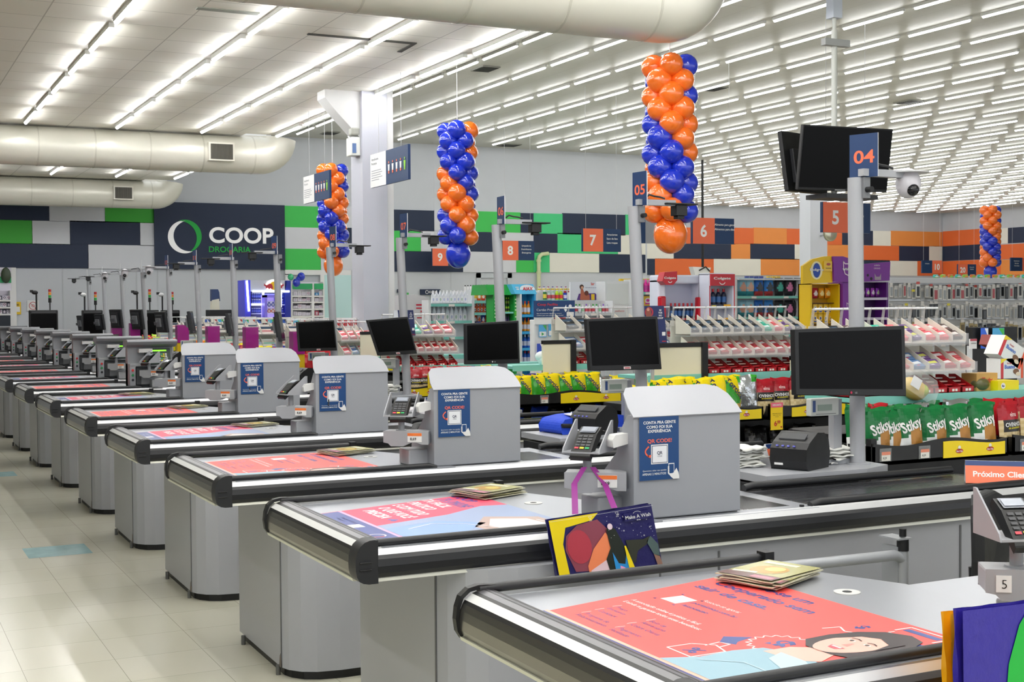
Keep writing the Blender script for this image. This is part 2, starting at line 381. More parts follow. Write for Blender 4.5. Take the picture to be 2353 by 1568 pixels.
# ducts
DW = M('dcdacd', .35, .15, 'paint')
def duct(v, zc, r, uend, label, grilles=()):
    t = thing('air_duct', (uend - .3, v, LZ), label, 'duct', 'ceiling air ducts')
    mb = MB(); pts = [(-13.8, v, zc), (-6, v, zc)] + [(-5 + i, v, zc) for i in range(int(uend) + 4)] 
    pts = [p for p in pts if p[0] < uend - r - .35]
    for i in range(9):
        a = PI / 2 * i / 8; pts.append((uend - r - .32 + .32 * math.sin(a), v, zc + (4.375 - zc) * (1 - math.cos(a))))
    mb.tube(pts, r, DW, n=28)
    x = -8.0
    while x < uend - r - .4:
        rr = r + .004; mb.cyl((x, v, zc), (x + .02, v, zc), rr, M('c9c7ba', .4, .2), n=28, cap=True); x += .8
    mb.build('pipe', t)
    for gx in grilles:
        g = MB(); g.box(gx - .2, v - r - .06, zc - .14, gx + .2, v - r * .8, zc + .14, M('d8d5c8', .5)); go = g.build('grille', t)
        g = MB(); g.box(gx - .17, v - r - .07, zc - .115, gx + .17, v - r - .06, zc + .115, M('35322b', .6))
        for i in range(17): g.box(gx - .165 + i * .0205, v - r - .075, zc - .115, gx - .161 + i * .0205, v - r - .07, zc + .115, M('6f6c60', .5))
        g.build('slats', go)
duct(20.45, 4.1, .29, 6.33, 'white round air duct crossing the low ceiling over the middle lanes, with a dark grille', (5.06,))
duct(28.4, 4.1, .29, 6.3, 'white round air duct close to the back wall above the green blocks', (5.0,))
duct(8.9, 4.08, .29, 6.38, 'nearest white round air duct, at the top edge of the photo')
# ceiling vents and loose tiles
for (px0, py0, px1, py1, zz, lab) in ((1085, 152, 1146, 162, WZ, 'dark square vent in the high ceiling right of the column'), (1140, 330, 1200, 336, WZ, 'dark vent in the high ceiling above the plain wall'), (1610, 197, 1668, 208, WZ, 'dark vent in the high ceiling right of the biggest balloon column'), (2060, 229, 2116, 238, WZ, 'dark vent in the high ceiling above the hanging screens'), (735, 302, 782, 308, WZ, 'dark vent in the high ceiling left of the column')):
    a = at(px0, (py0+py1)/2, z=zz); b = at(px1, (py0+py1)/2, z=zz); w = max(.35, (b - a).length * .8); c = (a + b) / 2
    mb = MB(); mb.box(c.x - w*.45, c.y - .25, zz - .02, c.x + w*.45, c.y + .25, zz, M('8b8b84', .6)); 
    for i in range(7): mb.box(c.x - w*.4, c.y - .21 + i*.06, zz - .03, c.x + w*.4, c.y - .185 + i*.06, zz - .02, M('3a3b38', .6))
    tag(mb.build('ceiling_vent', base=(c.x, c.y, zz)), lab, 'vent', 'ceiling vents')
for (px, py, lab) in ((520, 15, 'dark gap of a missing strip in the low ceiling'),):
    a = at(455, 15, z=LZ); b = at(597, 29, z=LZ); mb = MB(); mb.box(min(a.x, b.x), min(a.y, b.y), LZ - .008, max(a.x, b.x), min(a.y, b.y) + .1, LZ, M('8c8f86', .7)); struct(mb.build('trim_6'))
# tilted tile with a dark gap
a = at(958, 98, z=LZ); mb = MB(); mb.prism([(a.x - 1.15, a.y - .0), (a.x, a.y - .0), (a.x + .03, a.y + .5), (a.x - .02, a.y + .5), (a.x - .03, a.y + .05), (a.x - 1.15, a.y + .05)], 'z', LZ - .012, LZ, M('3b3a35', .8)); struct(mb.build('trim_7'))

# column at the edge of the low ceiling
mb = MB(); CC = M('c7c9d4', .5, 0, 'paint'); vF = 15.6
a = at(836, 700, v=vF); b = at(893, 700, v=vF)
mb.box(a.x, vF, FZ, b.x, vF + .42, WZ, CC); mb.box(b.x, vF + .02, FZ, b.x + .09, vF + .3, WZ, M('e3e3e3', .5))
mb.prism([(a.x, 4.4), (a.x - .46, 4.4), (a.x - .46, 4.3), (a.x - .3, 4.12), (a.x, 3.82)], 'y', vF + .06, vF + .36, M('d0d0cf', .5))
struct(mb.build('trim_8'))
COLX = a.x
t = thing('emergency_light', (a.x, vF + .1, 3.65), 'white emergency light box with a lamp on the left side of the column', 'light')
mb = MB(); mb.box(a.x - .12, vF + .06, 3.6, a.x, vF + .26, 3.83, M('dfe0da', .5)); mb.build('case', t, bevel=.01)
mb = MB(); mb.box(a.x - .12, vF + .05, 3.85, a.x - .01, vF + .18, 3.95, M('9b9c92', .4)); mb.build('lamp_head', t, bevel=.02)
mb = MB(); mb.box(a.x - .11, vF + .052, 3.63, a.x - .06, vF + .06, 3.75, M('5c78a8', .4)); mb.build('sticker', t)
# ================================================================ balloon columns
BB = M('1c35c4', .16, 0, 'balloon'); BO = M('f5751f', .18, 0, 'balloon')
def balloon_mesh(r, m):
    b = MB(); n = 14; prof = []
    for i in range(10):
        a = PI * i / 9; x = math.cos(a); rr = math.sin(a) * (1 - .10 * max(0, -x))
        prof.append((r * x * 1.03 if x > 0 else r * x * 1.1, r * rr))
    vs = []; 
    for x, rr in prof[1:-1]:
        for j in range(n): vs.append((x, rr * math.cos(2*PI*j/n), rr * math.sin(2*PI*j/n)))
    vs += [(prof[0][0], 0, 0), (prof[-1][0], 0, 0)]; t = len(vs) - 2; k = 8
    fs = [(i*n+j, i*n+(j+1) % n, (i+1)*n+(j+1) % n, (i+1)*n+j) for i in range(k-1) for j in range(n)]
    fs += [(t, (j+1) % n, j) for j in range(n)] + [((k-1)*n+j, (k-1)*n+(j+1) % n, t+1) for j in range(n)]
    b.add(vs, [f[::-1] for f in fs], m, True); b.cyl((-r*1.1, 0, 0), (-r*1.2, 0, 0), r*.06, m, r1=r*.12, n=6); return b
def balloon_column(x, y, zt, zb, phi0, big, label, ceil):
    t = thing('balloon_column', (x, y, zb), label, 'balloons', 'balloon columns hanging from the ceiling'); protos = {}
    n = 11; zb2 = zb + .29; r = .106
    for i in range(n):
        z = zt - .09 - (zt - .1 - zb2 - .06) * i / (n - 1); phi = math.radians(phi0 + 36 * i)
        for j in range(4):
            a = math.radians(63 + 45 * i + 90 * j) ; c = BO if math.cos(a - phi - .3) > 0 else BB
            k = 'o' if c is BO else 'b'; rr = random.uniform(.94, 1.05)
            if k not in protos: o = balloon_mesh(r, c).build('balloon', t, base=(0, 0, 0)); protos[k] = o
            else: o = protos[k].copy(); COL.objects.link(o); o.parent = t
            o.location = (math.cos(a) * .13, math.sin(a) * .13, z - zb + random.uniform(-.008, .008)); o.rotation_euler = (random.uniform(-.1, .1), random.uniform(-.15, .15), a); o.scale = (rr, rr, rr)
    b = MB(); b.ell((0, 0, 0), (.142, .142, .162), big, n=24, k=14); o = b.build('big_balloon', t, base=(0, 0, 0)); o.location = (0, 0, .16)
    b = MB(); b.cyl((0, 0, zt - .2), (0, 0, ceil), .0035, M('e6e6e6', .6), n=5); o = b.build('string', t, base=(0, 0, 0)); o.location = (0, 0, -zb)
balloon_column(6.12, 9.3, 3.78, 2.13, 150, BO, 'biggest blue and orange balloon column, with a large orange balloon at its foot', WZ)
balloon_column(6.1, 13.6, 3.77, 2.13, 330, BB, 'balloon column with a large blue balloon at its foot, right of the white column', WZ)
balloon_column(6.22, 18.3, 3.78, 2.15, 150, BO, 'balloon column with an orange foot balloon, left of the white column', WZ)
balloon_column(22.3, 21.2, 3.82, 2.22, 150, BB, 'small distant balloon column at the right edge, over the kitchen goods', WZ)

# ================================================================ hanging signs
SNAVY = M('16365f', .5); SOR = M('f2744f', .5); SW = M('f1f1f0', .5)
def aisle(num, pl_, pr, bot, lines, numleft=True, top=None, wn=.5, label=None):
    a = at(pl_, bot, z=2.69); b = at(pr, bot, v=a.y); y = a.y; z0 = 2.69; z1 = z0 + .42; xm = a.x + (b.x - a.x) * wn
    t = thing('hanging_aisle_sign', ((a.x+b.x)/2, y, z1), label, 'sign', 'hanging aisle signs')
    mb = MB(); mb.box(a.x, y, z0, b.x, y + .05, z1, SNAVY); mb.build('board', t)
    mb = MB(); p = PL(mb, (0, y, 0), EX, EZ); p.n = Vector((0, -1, 0)); p.step = .002
    if numleft: p.rect(a.x + .01, z0, xm, z1, SOR); nx = (a.x + xm) / 2; tx = (xm + b.x) / 2
    else: p.rect(xm, z0, b.x, z1, SOR); nx = (xm + b.x) / 2; tx = (a.x + xm) / 2
    if num: p.text(num, nx, z0 + .12, .19, SW, bold=.05, res=4)
    for i, s in enumerate(lines): p.text(s, tx, z0 + .3 - i * .075, .035, SW, bold=.01)
    mb.build('lettering', t)
    mb = MB()
    for x in (a.x + .08, b.x - .08): mb.cyl((x, y + .025, z1), (x, y + .025, WZ), .003, M('cfd0d2', .5), n=4)
    mb.build('wire', t)
aisle('', 905, 942, 622, ['Complemento', '', ''], wn=.02, label='navy aisle sign half behind the pole of lane seven')
aisle('9', 993, 1066, 611, ['Desodorante', 'Shampoo', ''], label='orange aisle sign nine, behind the blue foot balloon')
aisle('8', 1154, 1228, 598, ['Limpadores', 'Desinfetante', 'Detergente'], label='orange aisle sign eight right of the lane six pole')
aisle('7', 1339, 1427, 578, ['Amaciantes', 'Saco de lixo', 'Lava roupas'], wn=.53, label='orange aisle sign seven in front of the green blocks')
aisle('6', 1591, 1687, 560, ['Alimento para gatos', 'Alimentos para cães', ''], wn=.53, label='orange aisle sign six beside the biggest balloon column')
aisle('5', 1890, 2000, 534, ['Ração', 'Petiscos', ''], wn=.53, label='orange aisle sign five below the hanging screens')
aisle('10', 2119, 2165, 628, ['Utilidades', '', ''], numleft=False, label='small distant aisle sign ten near the far corner')
aisle('20', 2201, 2243, 634, ['Brinquedos', 'Papelaria', ''], wn=.53, label='small distant aisle sign twenty left of the distant balloon column')
aisle('', 2323, 2375, 623, ['Bomboniere', 'Biscoitos', 'Chocolates'], numleft=False, label='navy and orange aisle sign cut by the right edge')
# grey panel with pale letters
a = at(1488, 558, z=2.72); b = at(1592, 558, v=a.y); mb = MB(); y = a.y + .2; mb.box(a.x, y, 2.72, b.x, y + .04, 3.15, M('9a9ca1', .6)); p = PL(mb, (0, y, 0), EX, EZ); p.n = Vector((0, -1, 0)); p.step = .002
mb.box(a.x - .02, y - .01, 2.72, a.x + .08, y, 3.15, SNAVY); p.text('Bebid', b.x - .03, 2.84, .2, M('cfd1c4', .6), al='r', bold=.0)
for x in (a.x + .1, b.x - .1): mb.cyl((x, y + .02, 3.15), (x, y + .02, WZ), .003, M('cfd0d2', .5), n=4)
tag(mb.build('hanging_sign', base=((a.x + b.x)/2, y, 2.72)), 'grey hanging sign with pale letters behind the biggest balloon column', 'sign')
def sideplate(pxl, pxr, pyb, pyt, zb, h, kind, label, group):
    r = at(pxr, pyb, z=zb); l = at(pxl, pyb + (pxr - pxl) * .25, u=r.x); y1 = l.y; y0 = r.y; x = r.x
    t = thing('hanging_sign', (x, (y0+y1)/2, zb + h), label, 'sign', group)
    ym = y1 + (y0 - y1) * .43
    mb = MB(); mb.box(x, y0, zb, x + .03, y1, zb + h, SNAVY); mb.build('board', t)
    mb = MB(); p = PL(mb, (x, y1, zb), -EY, EZ, .002); W = y1 - y0; WM = y1 - ym
    p.rect(0, 0, WM, h, SW)
    if kind == 'prio':
        p.text('Atendimento', .04, h*.8, h*.08, M('555a66', .6), al='l', bold=0); p.text('Prioritário', .04, h*.67, h*.08, M('555a66', .6), al='l', bold=0)
        for i in range(5): p.rect(.04, h*(.48 - i*.07), .04 + WM*(.62, .7, .6, .7, .5)[i], h*(.5 - i*.07), M('9a9da5', .6), 2)
        for i in range(5):
            cx = WM + (W - WM) * (.14 + .18 * i); m = M('8fd02c', .5) if i == 4 else SW
            p.disc(cx, h*.63, h*.035, SOR if i < 4 else m, 2); p.poly([(cx-.02, h*.38), (cx+.02, h*.38), (cx+.03, h*.57), (cx-.03, h*.57)], m, 2); p.rect(cx-.018, h*.3, cx+.018, h*.38, SOR if i < 4 else m, 2)
    else:
        p.text('Caixa', WM*.5, h*.62, h*.09, M('3c3f4a', .6), bold=0); p.text('Rápido', WM*.5, h*.42, h*.09, M('3c3f4a', .6), bold=0)
        p.text('20', WM + (W-WM)*.5, h*.36, h*.3, M('e2572f', .5), bold=.04); p.rect(WM + (W-WM)*.3, h*.16, W - (W-WM)*.3, h*.19, SW, 2); p.rect(WM + (W-WM)*.3, h*.8, W - (W-WM)*.3, h*.83, SW, 2)
    mb.build('lettering', t)
    mb = MB()
    for yy in (y1 - W*.2, y0 + W*.2): mb.cyl((x + .015, yy, zb + h), (x + .015, yy, LZ if x < EDGE else WZ), .003, M('b8b9bb', .5), n=4)
    mb.build('wire', t)
sideplate(852, 938, 412, 333, 3.15, .4, 'prio', 'white and navy priority service sign right of the column, the larger one', 'priority service signs')
sideplate(698, 757, 455, 385, 3.14, .37, 'prio', 'white and navy priority service sign beside the balloon column left of the column', 'priority service signs')
for i, (l, r, b, t_) in enumerate(((319, 353, 574, 533), (284, 309, 580, 540), (248, 271, 591, 553), (219, 237, 598, 563))):
    sideplate(l, r, b, t_, 3.02, .41, 'cx', 'express lane sign in white and navy, %s from the right of the four' % ORD[i+1], 'express lane signs')

# ================================================================ hanging television screens
TV0 = 9.05
def tvbox(name, c, w, h, rz, rx, label):
    t = thing(name, c, label, 'screen', 'hanging television screens'); T = Matrix.Translation(c) @ Matrix.Rotation(rz, 4, 'Z') @ Matrix.Rotation(rx, 4, 'X')
    mb = MB(); mb.box(-w/2, -.0, -h/2, w/2, .045, h/2, BLACK, T); mb.box(-w*.36, .045, -h*.36, w*.36, .085, h*.2, M('26272b', .5), T); mb.build('casing', t, bevel=.006)
    mb = MB(); mb.box(-w/2+.012, -.004, -h/2+.025, w/2-.012, 0, h/2-.012, SCREEN, T); mb.build('display', t)
    mb = MB(); mb.box(-.09, -.006, -h/2+.006, .02, -.001, -h/2+.014, M('9a9a9a', .4), T); mb.build('badge', t); return t
ca = at(1944, 366, v=TV0); tvbox('television', (ca.x, TV0, ca.z), .94, .56, -.08, .16, 'black hanging television facing the checkouts, behind the sign of lane four')
cb = at(1840, 377, v=TV0 + .42); tvbox('television', (cb.x, TV0 + .42, cb.z), .62, .54, PI + .3, .14, 'black hanging television seen from behind, left of its twin')
c = at(1917, 300, v=TV0 + .25); mb = MB(); mb.cyl((c.x, TV0+.25, ca.z - .32), (c.x, TV0+.25, 4.15), .026, M('d8dad2', .4), n=12); mb.cyl((c.x, TV0+.25, 4.1), (c.x, TV0+.25, WZ), .018, M('d8dad2', .4), n=10)
mb.box(c.x - .05, TV0 + .2, 4.25, c.x + .05, TV0 + .3, 4.6, M('ccd3de', .4)); mb.box(c.x - .14, TV0 + .2, 4.0, c.x + .14, TV0 + .26, 4.06, M('a8aaa8', .4)); mb.box(c.x - .28, TV0 + .02, ca.z - .34, c.x + .3, TV0 + .3, ca.z - .3, M('2b2c2e', .5))
tag(mb.build('ceiling_pole', base=(c.x, TV0 + .25, WZ)), 'white pole from the high ceiling that carries the two televisions', 'pole')
Q25 = at(1890, 536, v=25.0)
# distant black rod with white box, round mirrors, pipe, second column
a = at(1614, 368, z=WZ); mb = MB(); mb.cyl((a.x, a.y, 2.45), (a.x, a.y, WZ), .035, BLACK, n=8); c = at(1608, 622, v=a.y); mb.prism([(c.x-.3, c.z+.1), (c.x+.3, c.z+.08), (c.x+.24, c.z-.13), (c.x-.22, c.z-.13)], 'y', a.y - .1, a.y + .1, WHITE); mb.tube([(a.x-.2, a.y-.12, c.z), (a.x, a.y-.14, c.z+.1), (a.x+.15, a.y-.12, c.z-.02)], .02, BLACK, n=5)
tag(mb.build('hanging_rod', base=(a.x, a.y, WZ)), 'thin black rod hanging beside aisle sign six with a white box at its foot', 'pole')
for (px, py, r, v, lab) in ((2197, 593, 16, FV - .3, 'round convex mirror on the orange wall near the far corner'), (1910, 536, 19, 24.0, 'round convex mirror below aisle sign five')):
    c = at(px, py, v=v); D = (c - CAM).dot(CD); R = r * D / FPX; mb = MB(); mb.cyl((c.x, v + .02, c.z), (c.x, v + .06, c.z), R, M('8f8c78', .5), n=28); mb.ell((c.x, v + .02, c.z), (R*.96, R*.25, R*.96), M('c9c8b0', .18, .6), n=28, k=12)
    mb.cyl((c.x, v+.06, c.z), ((c.x, v+.3, c.z) if v > 30 else (Q25.x, 25.1, c.z)), .02, GREY); tag(mb.build('convex_mirror', base=(c.x, v, c.z)), lab, 'mirror', 'convex mirrors')
mb = MB(); a = at(1862, 500, v=25.0); b = at(1901, 500, v=25.0); mb.box(a.x, 25.0, FZ, b.x, 25.4, WZ, M('dfe2ea', .5)); struct(mb.build('trim_9'))
a = at(1240, 620, v=WV - .15); mb = MB(); PP_ = M('d5dcae', .5); mb.tube([(a.x, WV-.1, FZ), (a.x, WV-.1, a.z+.25), (a.x+.02, WV-.1, a.z+.34), (a.x+.1, WV-.1, a.z+.4), (a.x + .28, WV-.1, a.z+.42)], .05, PP_, n=10)
for zz in (a.z - .1, a.z + .2): mb.cyl((a.x, WV-.1, zz), (a.x, WV-.1, zz+.06), .065, PP_)
tag(mb.build('wall_pipe', base=(a.x, WV-.1, FZ)), 'pale green pipe with an elbow on the back wall below aisle sign seven', 'pipe')
# ================================================================ checkout lanes (local frame: x along the lane, y = distance from its front, z height)
TZ = .872
def poster_coral(mb, v0):
    p = PL(mb, (1.64, v0 + 1.08, TZ), -EY, EX, .0004); CO = M('ea5450', .5); NB = M('27418a', .3); PW = M('f6e4e2', .35); DB = M('2c4389', .35); PE = M('f5b49c', .35)
    p.poly([(.2, -.03), (1.01, -.03), (1.01, .775), (0.02, .775)], CO, 1)
    p.poly([(.195, -.035), (1.01, -.035), (1.01, .018), (.18, .018)], NB, 2); p.poly([(.18, .018), (1.01, .018), (1.01, .03), (.177, .03)], PE, 2)
    for i in range(60): x = .25 + i * .0125; p.rect(x, -.02 + random.random()*.03, x + .0025, -.0175 + random.random()*.03, PW, 3)
    p.text('Torne-se um', .13, .693, .04, DB, w=.33, al='l', bold=.05, res=4); p.text('Cooperado sem', .11, .622, .04, DB, w=.44, al='l', bold=.05, res=4); p.text('sair de casa.', .118, .548, .04, DB, w=.335, al='l', bold=.05, res=4)
    p.text('Associe-se agora:', .285, .46, .018, PW, w=.17, al='l', bold=.0, res=3); p.text('portalcoop.com.br', .295, .42, .018, DB, w=.2, al='l', bold=.02, res=3); p.text('/associacao', .3, .38, .018, DB, w=.12, al='l', bold=.02, res=3)
    p.rect(.205, .375, .28, .45, PW, 2)
    for (x, y) in ((.19, .36), (.285, .36), (.19, .455), (.285, .455)): p.rect(x, y, x + .012, y + .004, DB, 2); p.rect(x, y, x + .004, y + .012, DB, 2)
    p.text('A associação online é prática e fácil.', .182, .292, .016, PW, w=.33, al='l', bold=.015); p.text('E ainda te garante todos esses benefícios:', .188, .262, .016, PW, w=.37, al='l', bold=.015)
    for (s, x, y) in (('Preço\nExclusivo', .24, .205), ('Cashback', .25, .143), ('Programa de\nRelacionamento', .262, .095), ('Bolo de\nAniversário', .42, .2), ('Cobre Oferta', .425, .138), ('Pagamento\nFacilitado', .445, .09)):
        p.text(s, x, y, .017, DB, al='l', bold=.0); p.line([(x - .012, y), (x - .012, y + .03)], .003, PW)
    # starburst, tag, hand, coins, card, trolley
    n = 36; cx, cy = .765, .36; sb = [(cx + (.085 if i % 2 else .07)*math.cos(2*PI*i/n), cy + (.085 if i % 2 else .07)*math.sin(2*PI*i/n)) for i in range(n + 1)]
    p.line(sb, .004, PW); p.text('$', cx, cy - .035, .075, DB, bold=.06, res=4)
    p.line([(.66, .1), (.66, .17), (.7, .215), (.76, .2), (.76, .1), (.66, .1)], .005, PW); p.text('%', .715, .12, .045, DB, bold=.04)
    p.line([(.69, .19), (.68, .24), (.71, .25), (.72, .21)], .005, PW); p.poly([(.64, .28), (.68, .34), (.7, .28), (.72, .26), (.68, .24)], DB, 2)
    p.text('$', .73, .63, .04, DB, bold=.06); p.line([(.69, .55), (.7, .6), (.74, .58), (.78, .6), (.8, .57)], .005, PW)
    p.line([(.79, .7), (.79, .755), (.93, .755), (.93, .69)], .006, PW); p.rect(.8, .715, .92, .738, DB, 2); p.line([(.8, .69), (.8, .67), (.85, .67)], .005, PW)
    p.poly([(.9, .62), (1.0, .645), (1.0, .67), (.9, .645)], DB, 2); p.line([(.93, .56), (.99, .56), (.99, .6)], .005, PW); p.line([(.95, .56), (.95, .6)], .005, PW); p.disc(.965, .72, .022, PW, 2, rin=.017); p.disc(.965, .755, .02, PW, 2, rin=.015)
    # printed portrait
    HR = M('352a2c', .4); SK = M('eab3a4', .4); SK2 = M('d98f85', .4); SH = M('8fb0be', .55); SH2 = M('b4cbd6', .55)
    p.poly([(.735, .03), (.77, .12), (.76, .22), (.775, .3), (.83, .33), (.88, .32), (.93, .33), (1.01, .33), (1.01, .03)], SH, 3)
    p.poly([(.80, .28), (.80, .36), (.84, .42), (.9, .42), (.94, .34), (.9, .29)], SK, 4); p.poly([(.83, .31), (.86, .25), (1.01, .2), (1.01, .27), (.92, .31)], SH2, 5); p.line([(.79, .1), (.86, .18), (.95, .18)], .004, SH2, 5)
    hair = [(.76, .44), (.752, .52), (.765, .6), (.80, .66), (.86, .69), (.92, .67), (.955, .6), (.96, .5), (.95, .42), (.90, .40), (.81, .40)]
    p.poly(hair, HR, 6); p.disc(.855, .505, .068, SK, 7, ry=.108, n=26)
    p.poly([(.785, .5), (.79, .6), (.85, .645), (.85, .6), (.81, .575)], HR, 8); p.poly([(.85, .645), (.925, .61), (.93, .5), (.905, .575), (.85, .6)], HR, 9)
    for ex in (.828, .882): p.disc(ex, .528, .012, M('f4ece8', .4), 8, ry=.006, n=12); p.disc(ex, .528, .006, M('4a3a34', .4), 9, n=10); p.line([(ex - .017, .543), (ex, .55), (ex + .017, .543)], .0035, HR, 10)
    p.poly([(.85, .51), (.858, .51), (.868, .478), (.846, .478)], SK2, 8); p.poly([(.832, .462), (.88, .462), (.87, .438), (.844, .438)], M('c65563', .4), 8); p.rect(.84, .452, .873, .459, M('f6f0ee', .4), 9)
def poster_pink(mb, v0):
    p = PL(mb, (1.64, v0 + 1.08, TZ), -EY, EX, .0004); PK = M('dc4464', .5); NB = M('2a3f8c', .3); PI_ = M('f3a9cf', .3); PW = M('f3ecee', .35); DB = M('343f96', .35)
    p.poly([(.24, -.03), (1.01, -.03), (1.01, .775), (0.02, .775)], PK, 1); p.poly([(.25, -.035), (1.01, -.035), (1.01, .09), (.215, .09)], NB, 2); p.poly([(.215, .09), (1.01, .09), (1.01, .105), (.21, .105)], PI_, 2)
    p.text('COOP', .04, .66, .05, DB, w=.2, al='l', bold=.05, res=3); p.text('TÁ ONLINE', .09, .585, .05, DB, w=.27, al='l', bold=.05, res=3); p.line([(.1, .575), (.36, .575)], .006, DB)
    for i, (s, x, w) in enumerate((('TÁ FÁCIL', .085, .24), ('PRÁTICO', .13, .22), ('E COM TUDO', .16, .3), ('O QUE VOCÊ', .2, .3), ('PRECISA', .245, .22))): p.text(s, x, .505 - i * .08, .05, PW, w=w, al='l', bold=.05, res=3)
    p.poly([(.52, .235), (.49, .205), (.5, .19), (.52, .2), (.54, .19), (.55, .205)], DB, 2)
    # blue photo area with a headset loop
    p.poly([(.62, .105), (.5, .45), (.36, .66), (.38, .775), (1.01, .775), (1.01, .105)], M('8fa0c2', .35), 3); p.poly([(.7, .105), (.62, .35), (.75, .5), (.95, .3), (1.01, .105)], M('7d9fd6', .35), 4)
    p.poly([(.62, .55), (.72, .74), (.95, .74), (1.0, .45), (.82, .42)], M('b79b90', .35), 4); p.poly([(.68, .55), (.74, .68), (.9, .7), (.95, .5), (.82, .48)], M('e7dcd8', .35), 5)
    p.line([(.75, .18), (.68, .3), (.75, .42), (.86, .48), (.95, .62), (.9, .72), (.78, .7)], .006, PW, 6)
    p.text('Conheça nosso shopping\nonline e app', .36, .05, .014, PW, al='l', bold=.0); p.rect(.55, 0, .62, .06, PW, 3); p.disc(.82, .03, .035, PW, 3, rin=.028, a0=.6, a1=5.8); p.disc(.82, .03, .035, CORAL, 4, rin=.028, a0=-.7, a1=.7); p.text('Coop', .875, .01, .035, PW, al='l', bold=.05)

def make_counter(kind, label):
    """kind: 0 coral poster, 1 pink poster; built at lane 0 position y=0"""
    t = thing('checkout_counter', (1.85, .5, FZ), label, 'checkout counter', 'checkout counters in a row')
    BODY = M('a6a8ae', .36, 0, 'paint'); BE = M('b3b3b0', .3, .1, 'paint')
    ped = [(1.862, .98), (1.856, .16), (1.875, .1), (1.92, .04), (1.99, .0), (2.1, -.02), (2.7, -.02), (2.7, .98)]
    mb = MB(); mb.prism(ped, 'z', FZ + .045, .765, BODY, smooth=False); mb.box(1.853, .155, FZ + .045, 1.862, .165, .76, M('5d5e60', .5)); mb.box(2.695, -.022, FZ + .045, 2.703, .1, .755, M('5d5e60', .5)); mb.build('pedestal', t)
    mb = MB(); mb.prism([(x + (.02 if x < 2.5 else 0), y + (.02 if y < .5 else -.02)) for x, y in ped], 'z', FZ, FZ + .045, BLK); mb.build('plinth', t)
    mb = MB(); mb.box(2.72, .06, FZ + .04, 4.78, .55, .765, M('9d9fa5', .4, 0, 'paint')); mb.box(3.02, .055, FZ + .04, 3.03, .06, .73, M('5d5e60', .5)); mb.box(4.3, .055, FZ + .04, 4.31, .06, .73, M('5d5e60', .5)); mb.box(2.72, .1, FZ, 4.78, .53, FZ + .04, BLK); mb.build('body', t, bevel=.004)
    ST = M('b4b7be', .3, .6)
    mb = MB(); mb.prism([(1.61, .05), (2.76, .05), (2.76, .70), (2.6, 1.08), (2.58, 1.13), (1.61, 1.13)], 'z', .80, .871, ST); mb.build('worktop', t, bevel=.003)
    mb = MB(); (poster_coral if kind == 0 else poster_pink)(mb, 0); mb.build('poster', t)
    # rounded front end, strip by strip
    seq = [(1.65, .872, 0), (1.625, .886, 0), (1.612, .890, 1), (1.606, .890, 0), (1.592, .892, 1), (1.586, .892, 0), (1.565, .888, 1), (1.552, .884, 2), (1.530, .868, 1), (1.523, .858, 3), (1.515, .84, 3), (1.511, .815, 3), (1.512, .785, 3), (1.52, .765, 3), (1.56, .755, 3)]
    MR = (M('77767a', .35, .7), BLK, M('e2e3e2', .35, .2), M('8d8b84', .24, .9))
    mb = MB()
    for (xa, za, mi), (xb, zb_, _q) in zip(seq, seq[1:]): mb.add([(xa, .09, za), (xa, 1.14, za), (xb, 1.14, zb_), (xb, .09, zb_)], [(0, 1, 2, 3)], MR[mi], mi == 3)
    mb.prism([(1.64, .87), (1.61, .885), (1.58, .886), (1.55, .876), (1.528, .85), (1.518, .81), (1.526, .772), (1.64, .765)], 'y', .092, 1.138, BLK); mb.build('end_roller', t)
    mb = MB(); mb.prism([(x, z) for x, z in [(1.514, .765), (1.517, .754), (1.56, .752), (1.56, .764)]], 'y', .09, 1.14, M('dcdccc', .35, .5)); mb.build('end_rail', t)
    cp = [(1.584, .901), (1.57, .903), (1.553, .902), (1.535, .896), (1.519, .883), (1.509, .866), (1.504, .845), (1.502, .822), (1.503, .80), (1.507, .78), (1.516, .764), (1.53, .756), (1.55, .752), (1.584, .752)]
    mb = MB(); mb.prism(cp, 'y', .02, .095, M('1e1f22', .5, 0, 'noise'), smooth=True); 
    for zz in (.825, .8): mb.box(1.515, .014, zz, 1.56, .02, zz + .005, BLK)
    o = mb.build('corner_cap', t, bevel=.018, seg=3)
    mb = MB(); mb.prism([(1.64, .90), (1.60, .905), (1.572, .906), (1.54, .9), (1.515, .88), (1.504, .85), (1.5, .815), (1.505, .78), (1.52, .757), (1.53, .765), (1.515, .785), (1.51, .815), (1.514, .845), (1.524, .872), (1.545, .889), (1.575, .894), (1.64, .888)], 'y', 1.135, 1.16, BLK); mb.build('end_ring', t)
    # front edge: silver strip, black bumper, light rail
    mb = MB(); mb.prism([(.062, .871), (.05, .866), (.038, .846), (.05, .846), (.062, .85)], 'x', 1.583, 4.78, M('dfe0e2', .38, .5)); mb.build('silver_strip', t)
    mb = MB(); mb.prism([(.06, .848), (.036, .846), (.023, .834), (.018, .81), (.021, .786), (.034, .769), (.06, .768)], 'x', 1.583, 4.78, RUB, smooth=False); mb.build('bumper', t)
    mb = MB(); mb.prism([(.06, .768), (.04, .768), (.036, .755), (.06, .752)], 'x', 1.583, 4.78, M('d8d8cc', .35, .4)); mb.build('lower_rail', t)
    mb = MB(); mb.tube([(1.595, .075, .882), (2.3, .075, .882), (2.62, .075, .882), (2.66, .075, .87)], .014, RUB, n=8); mb.build('front_rod', t)
    mb = MB(); mb.tube([(1.575, 1.145, .892), (2.3, 1.145, .892), (2.58, 1.145, .892)], .014, RUB, n=8); mb.box(2.565, 1.115, .87, 2.6, 1.16, .912, BLK); mb.build('rear_rod', t)
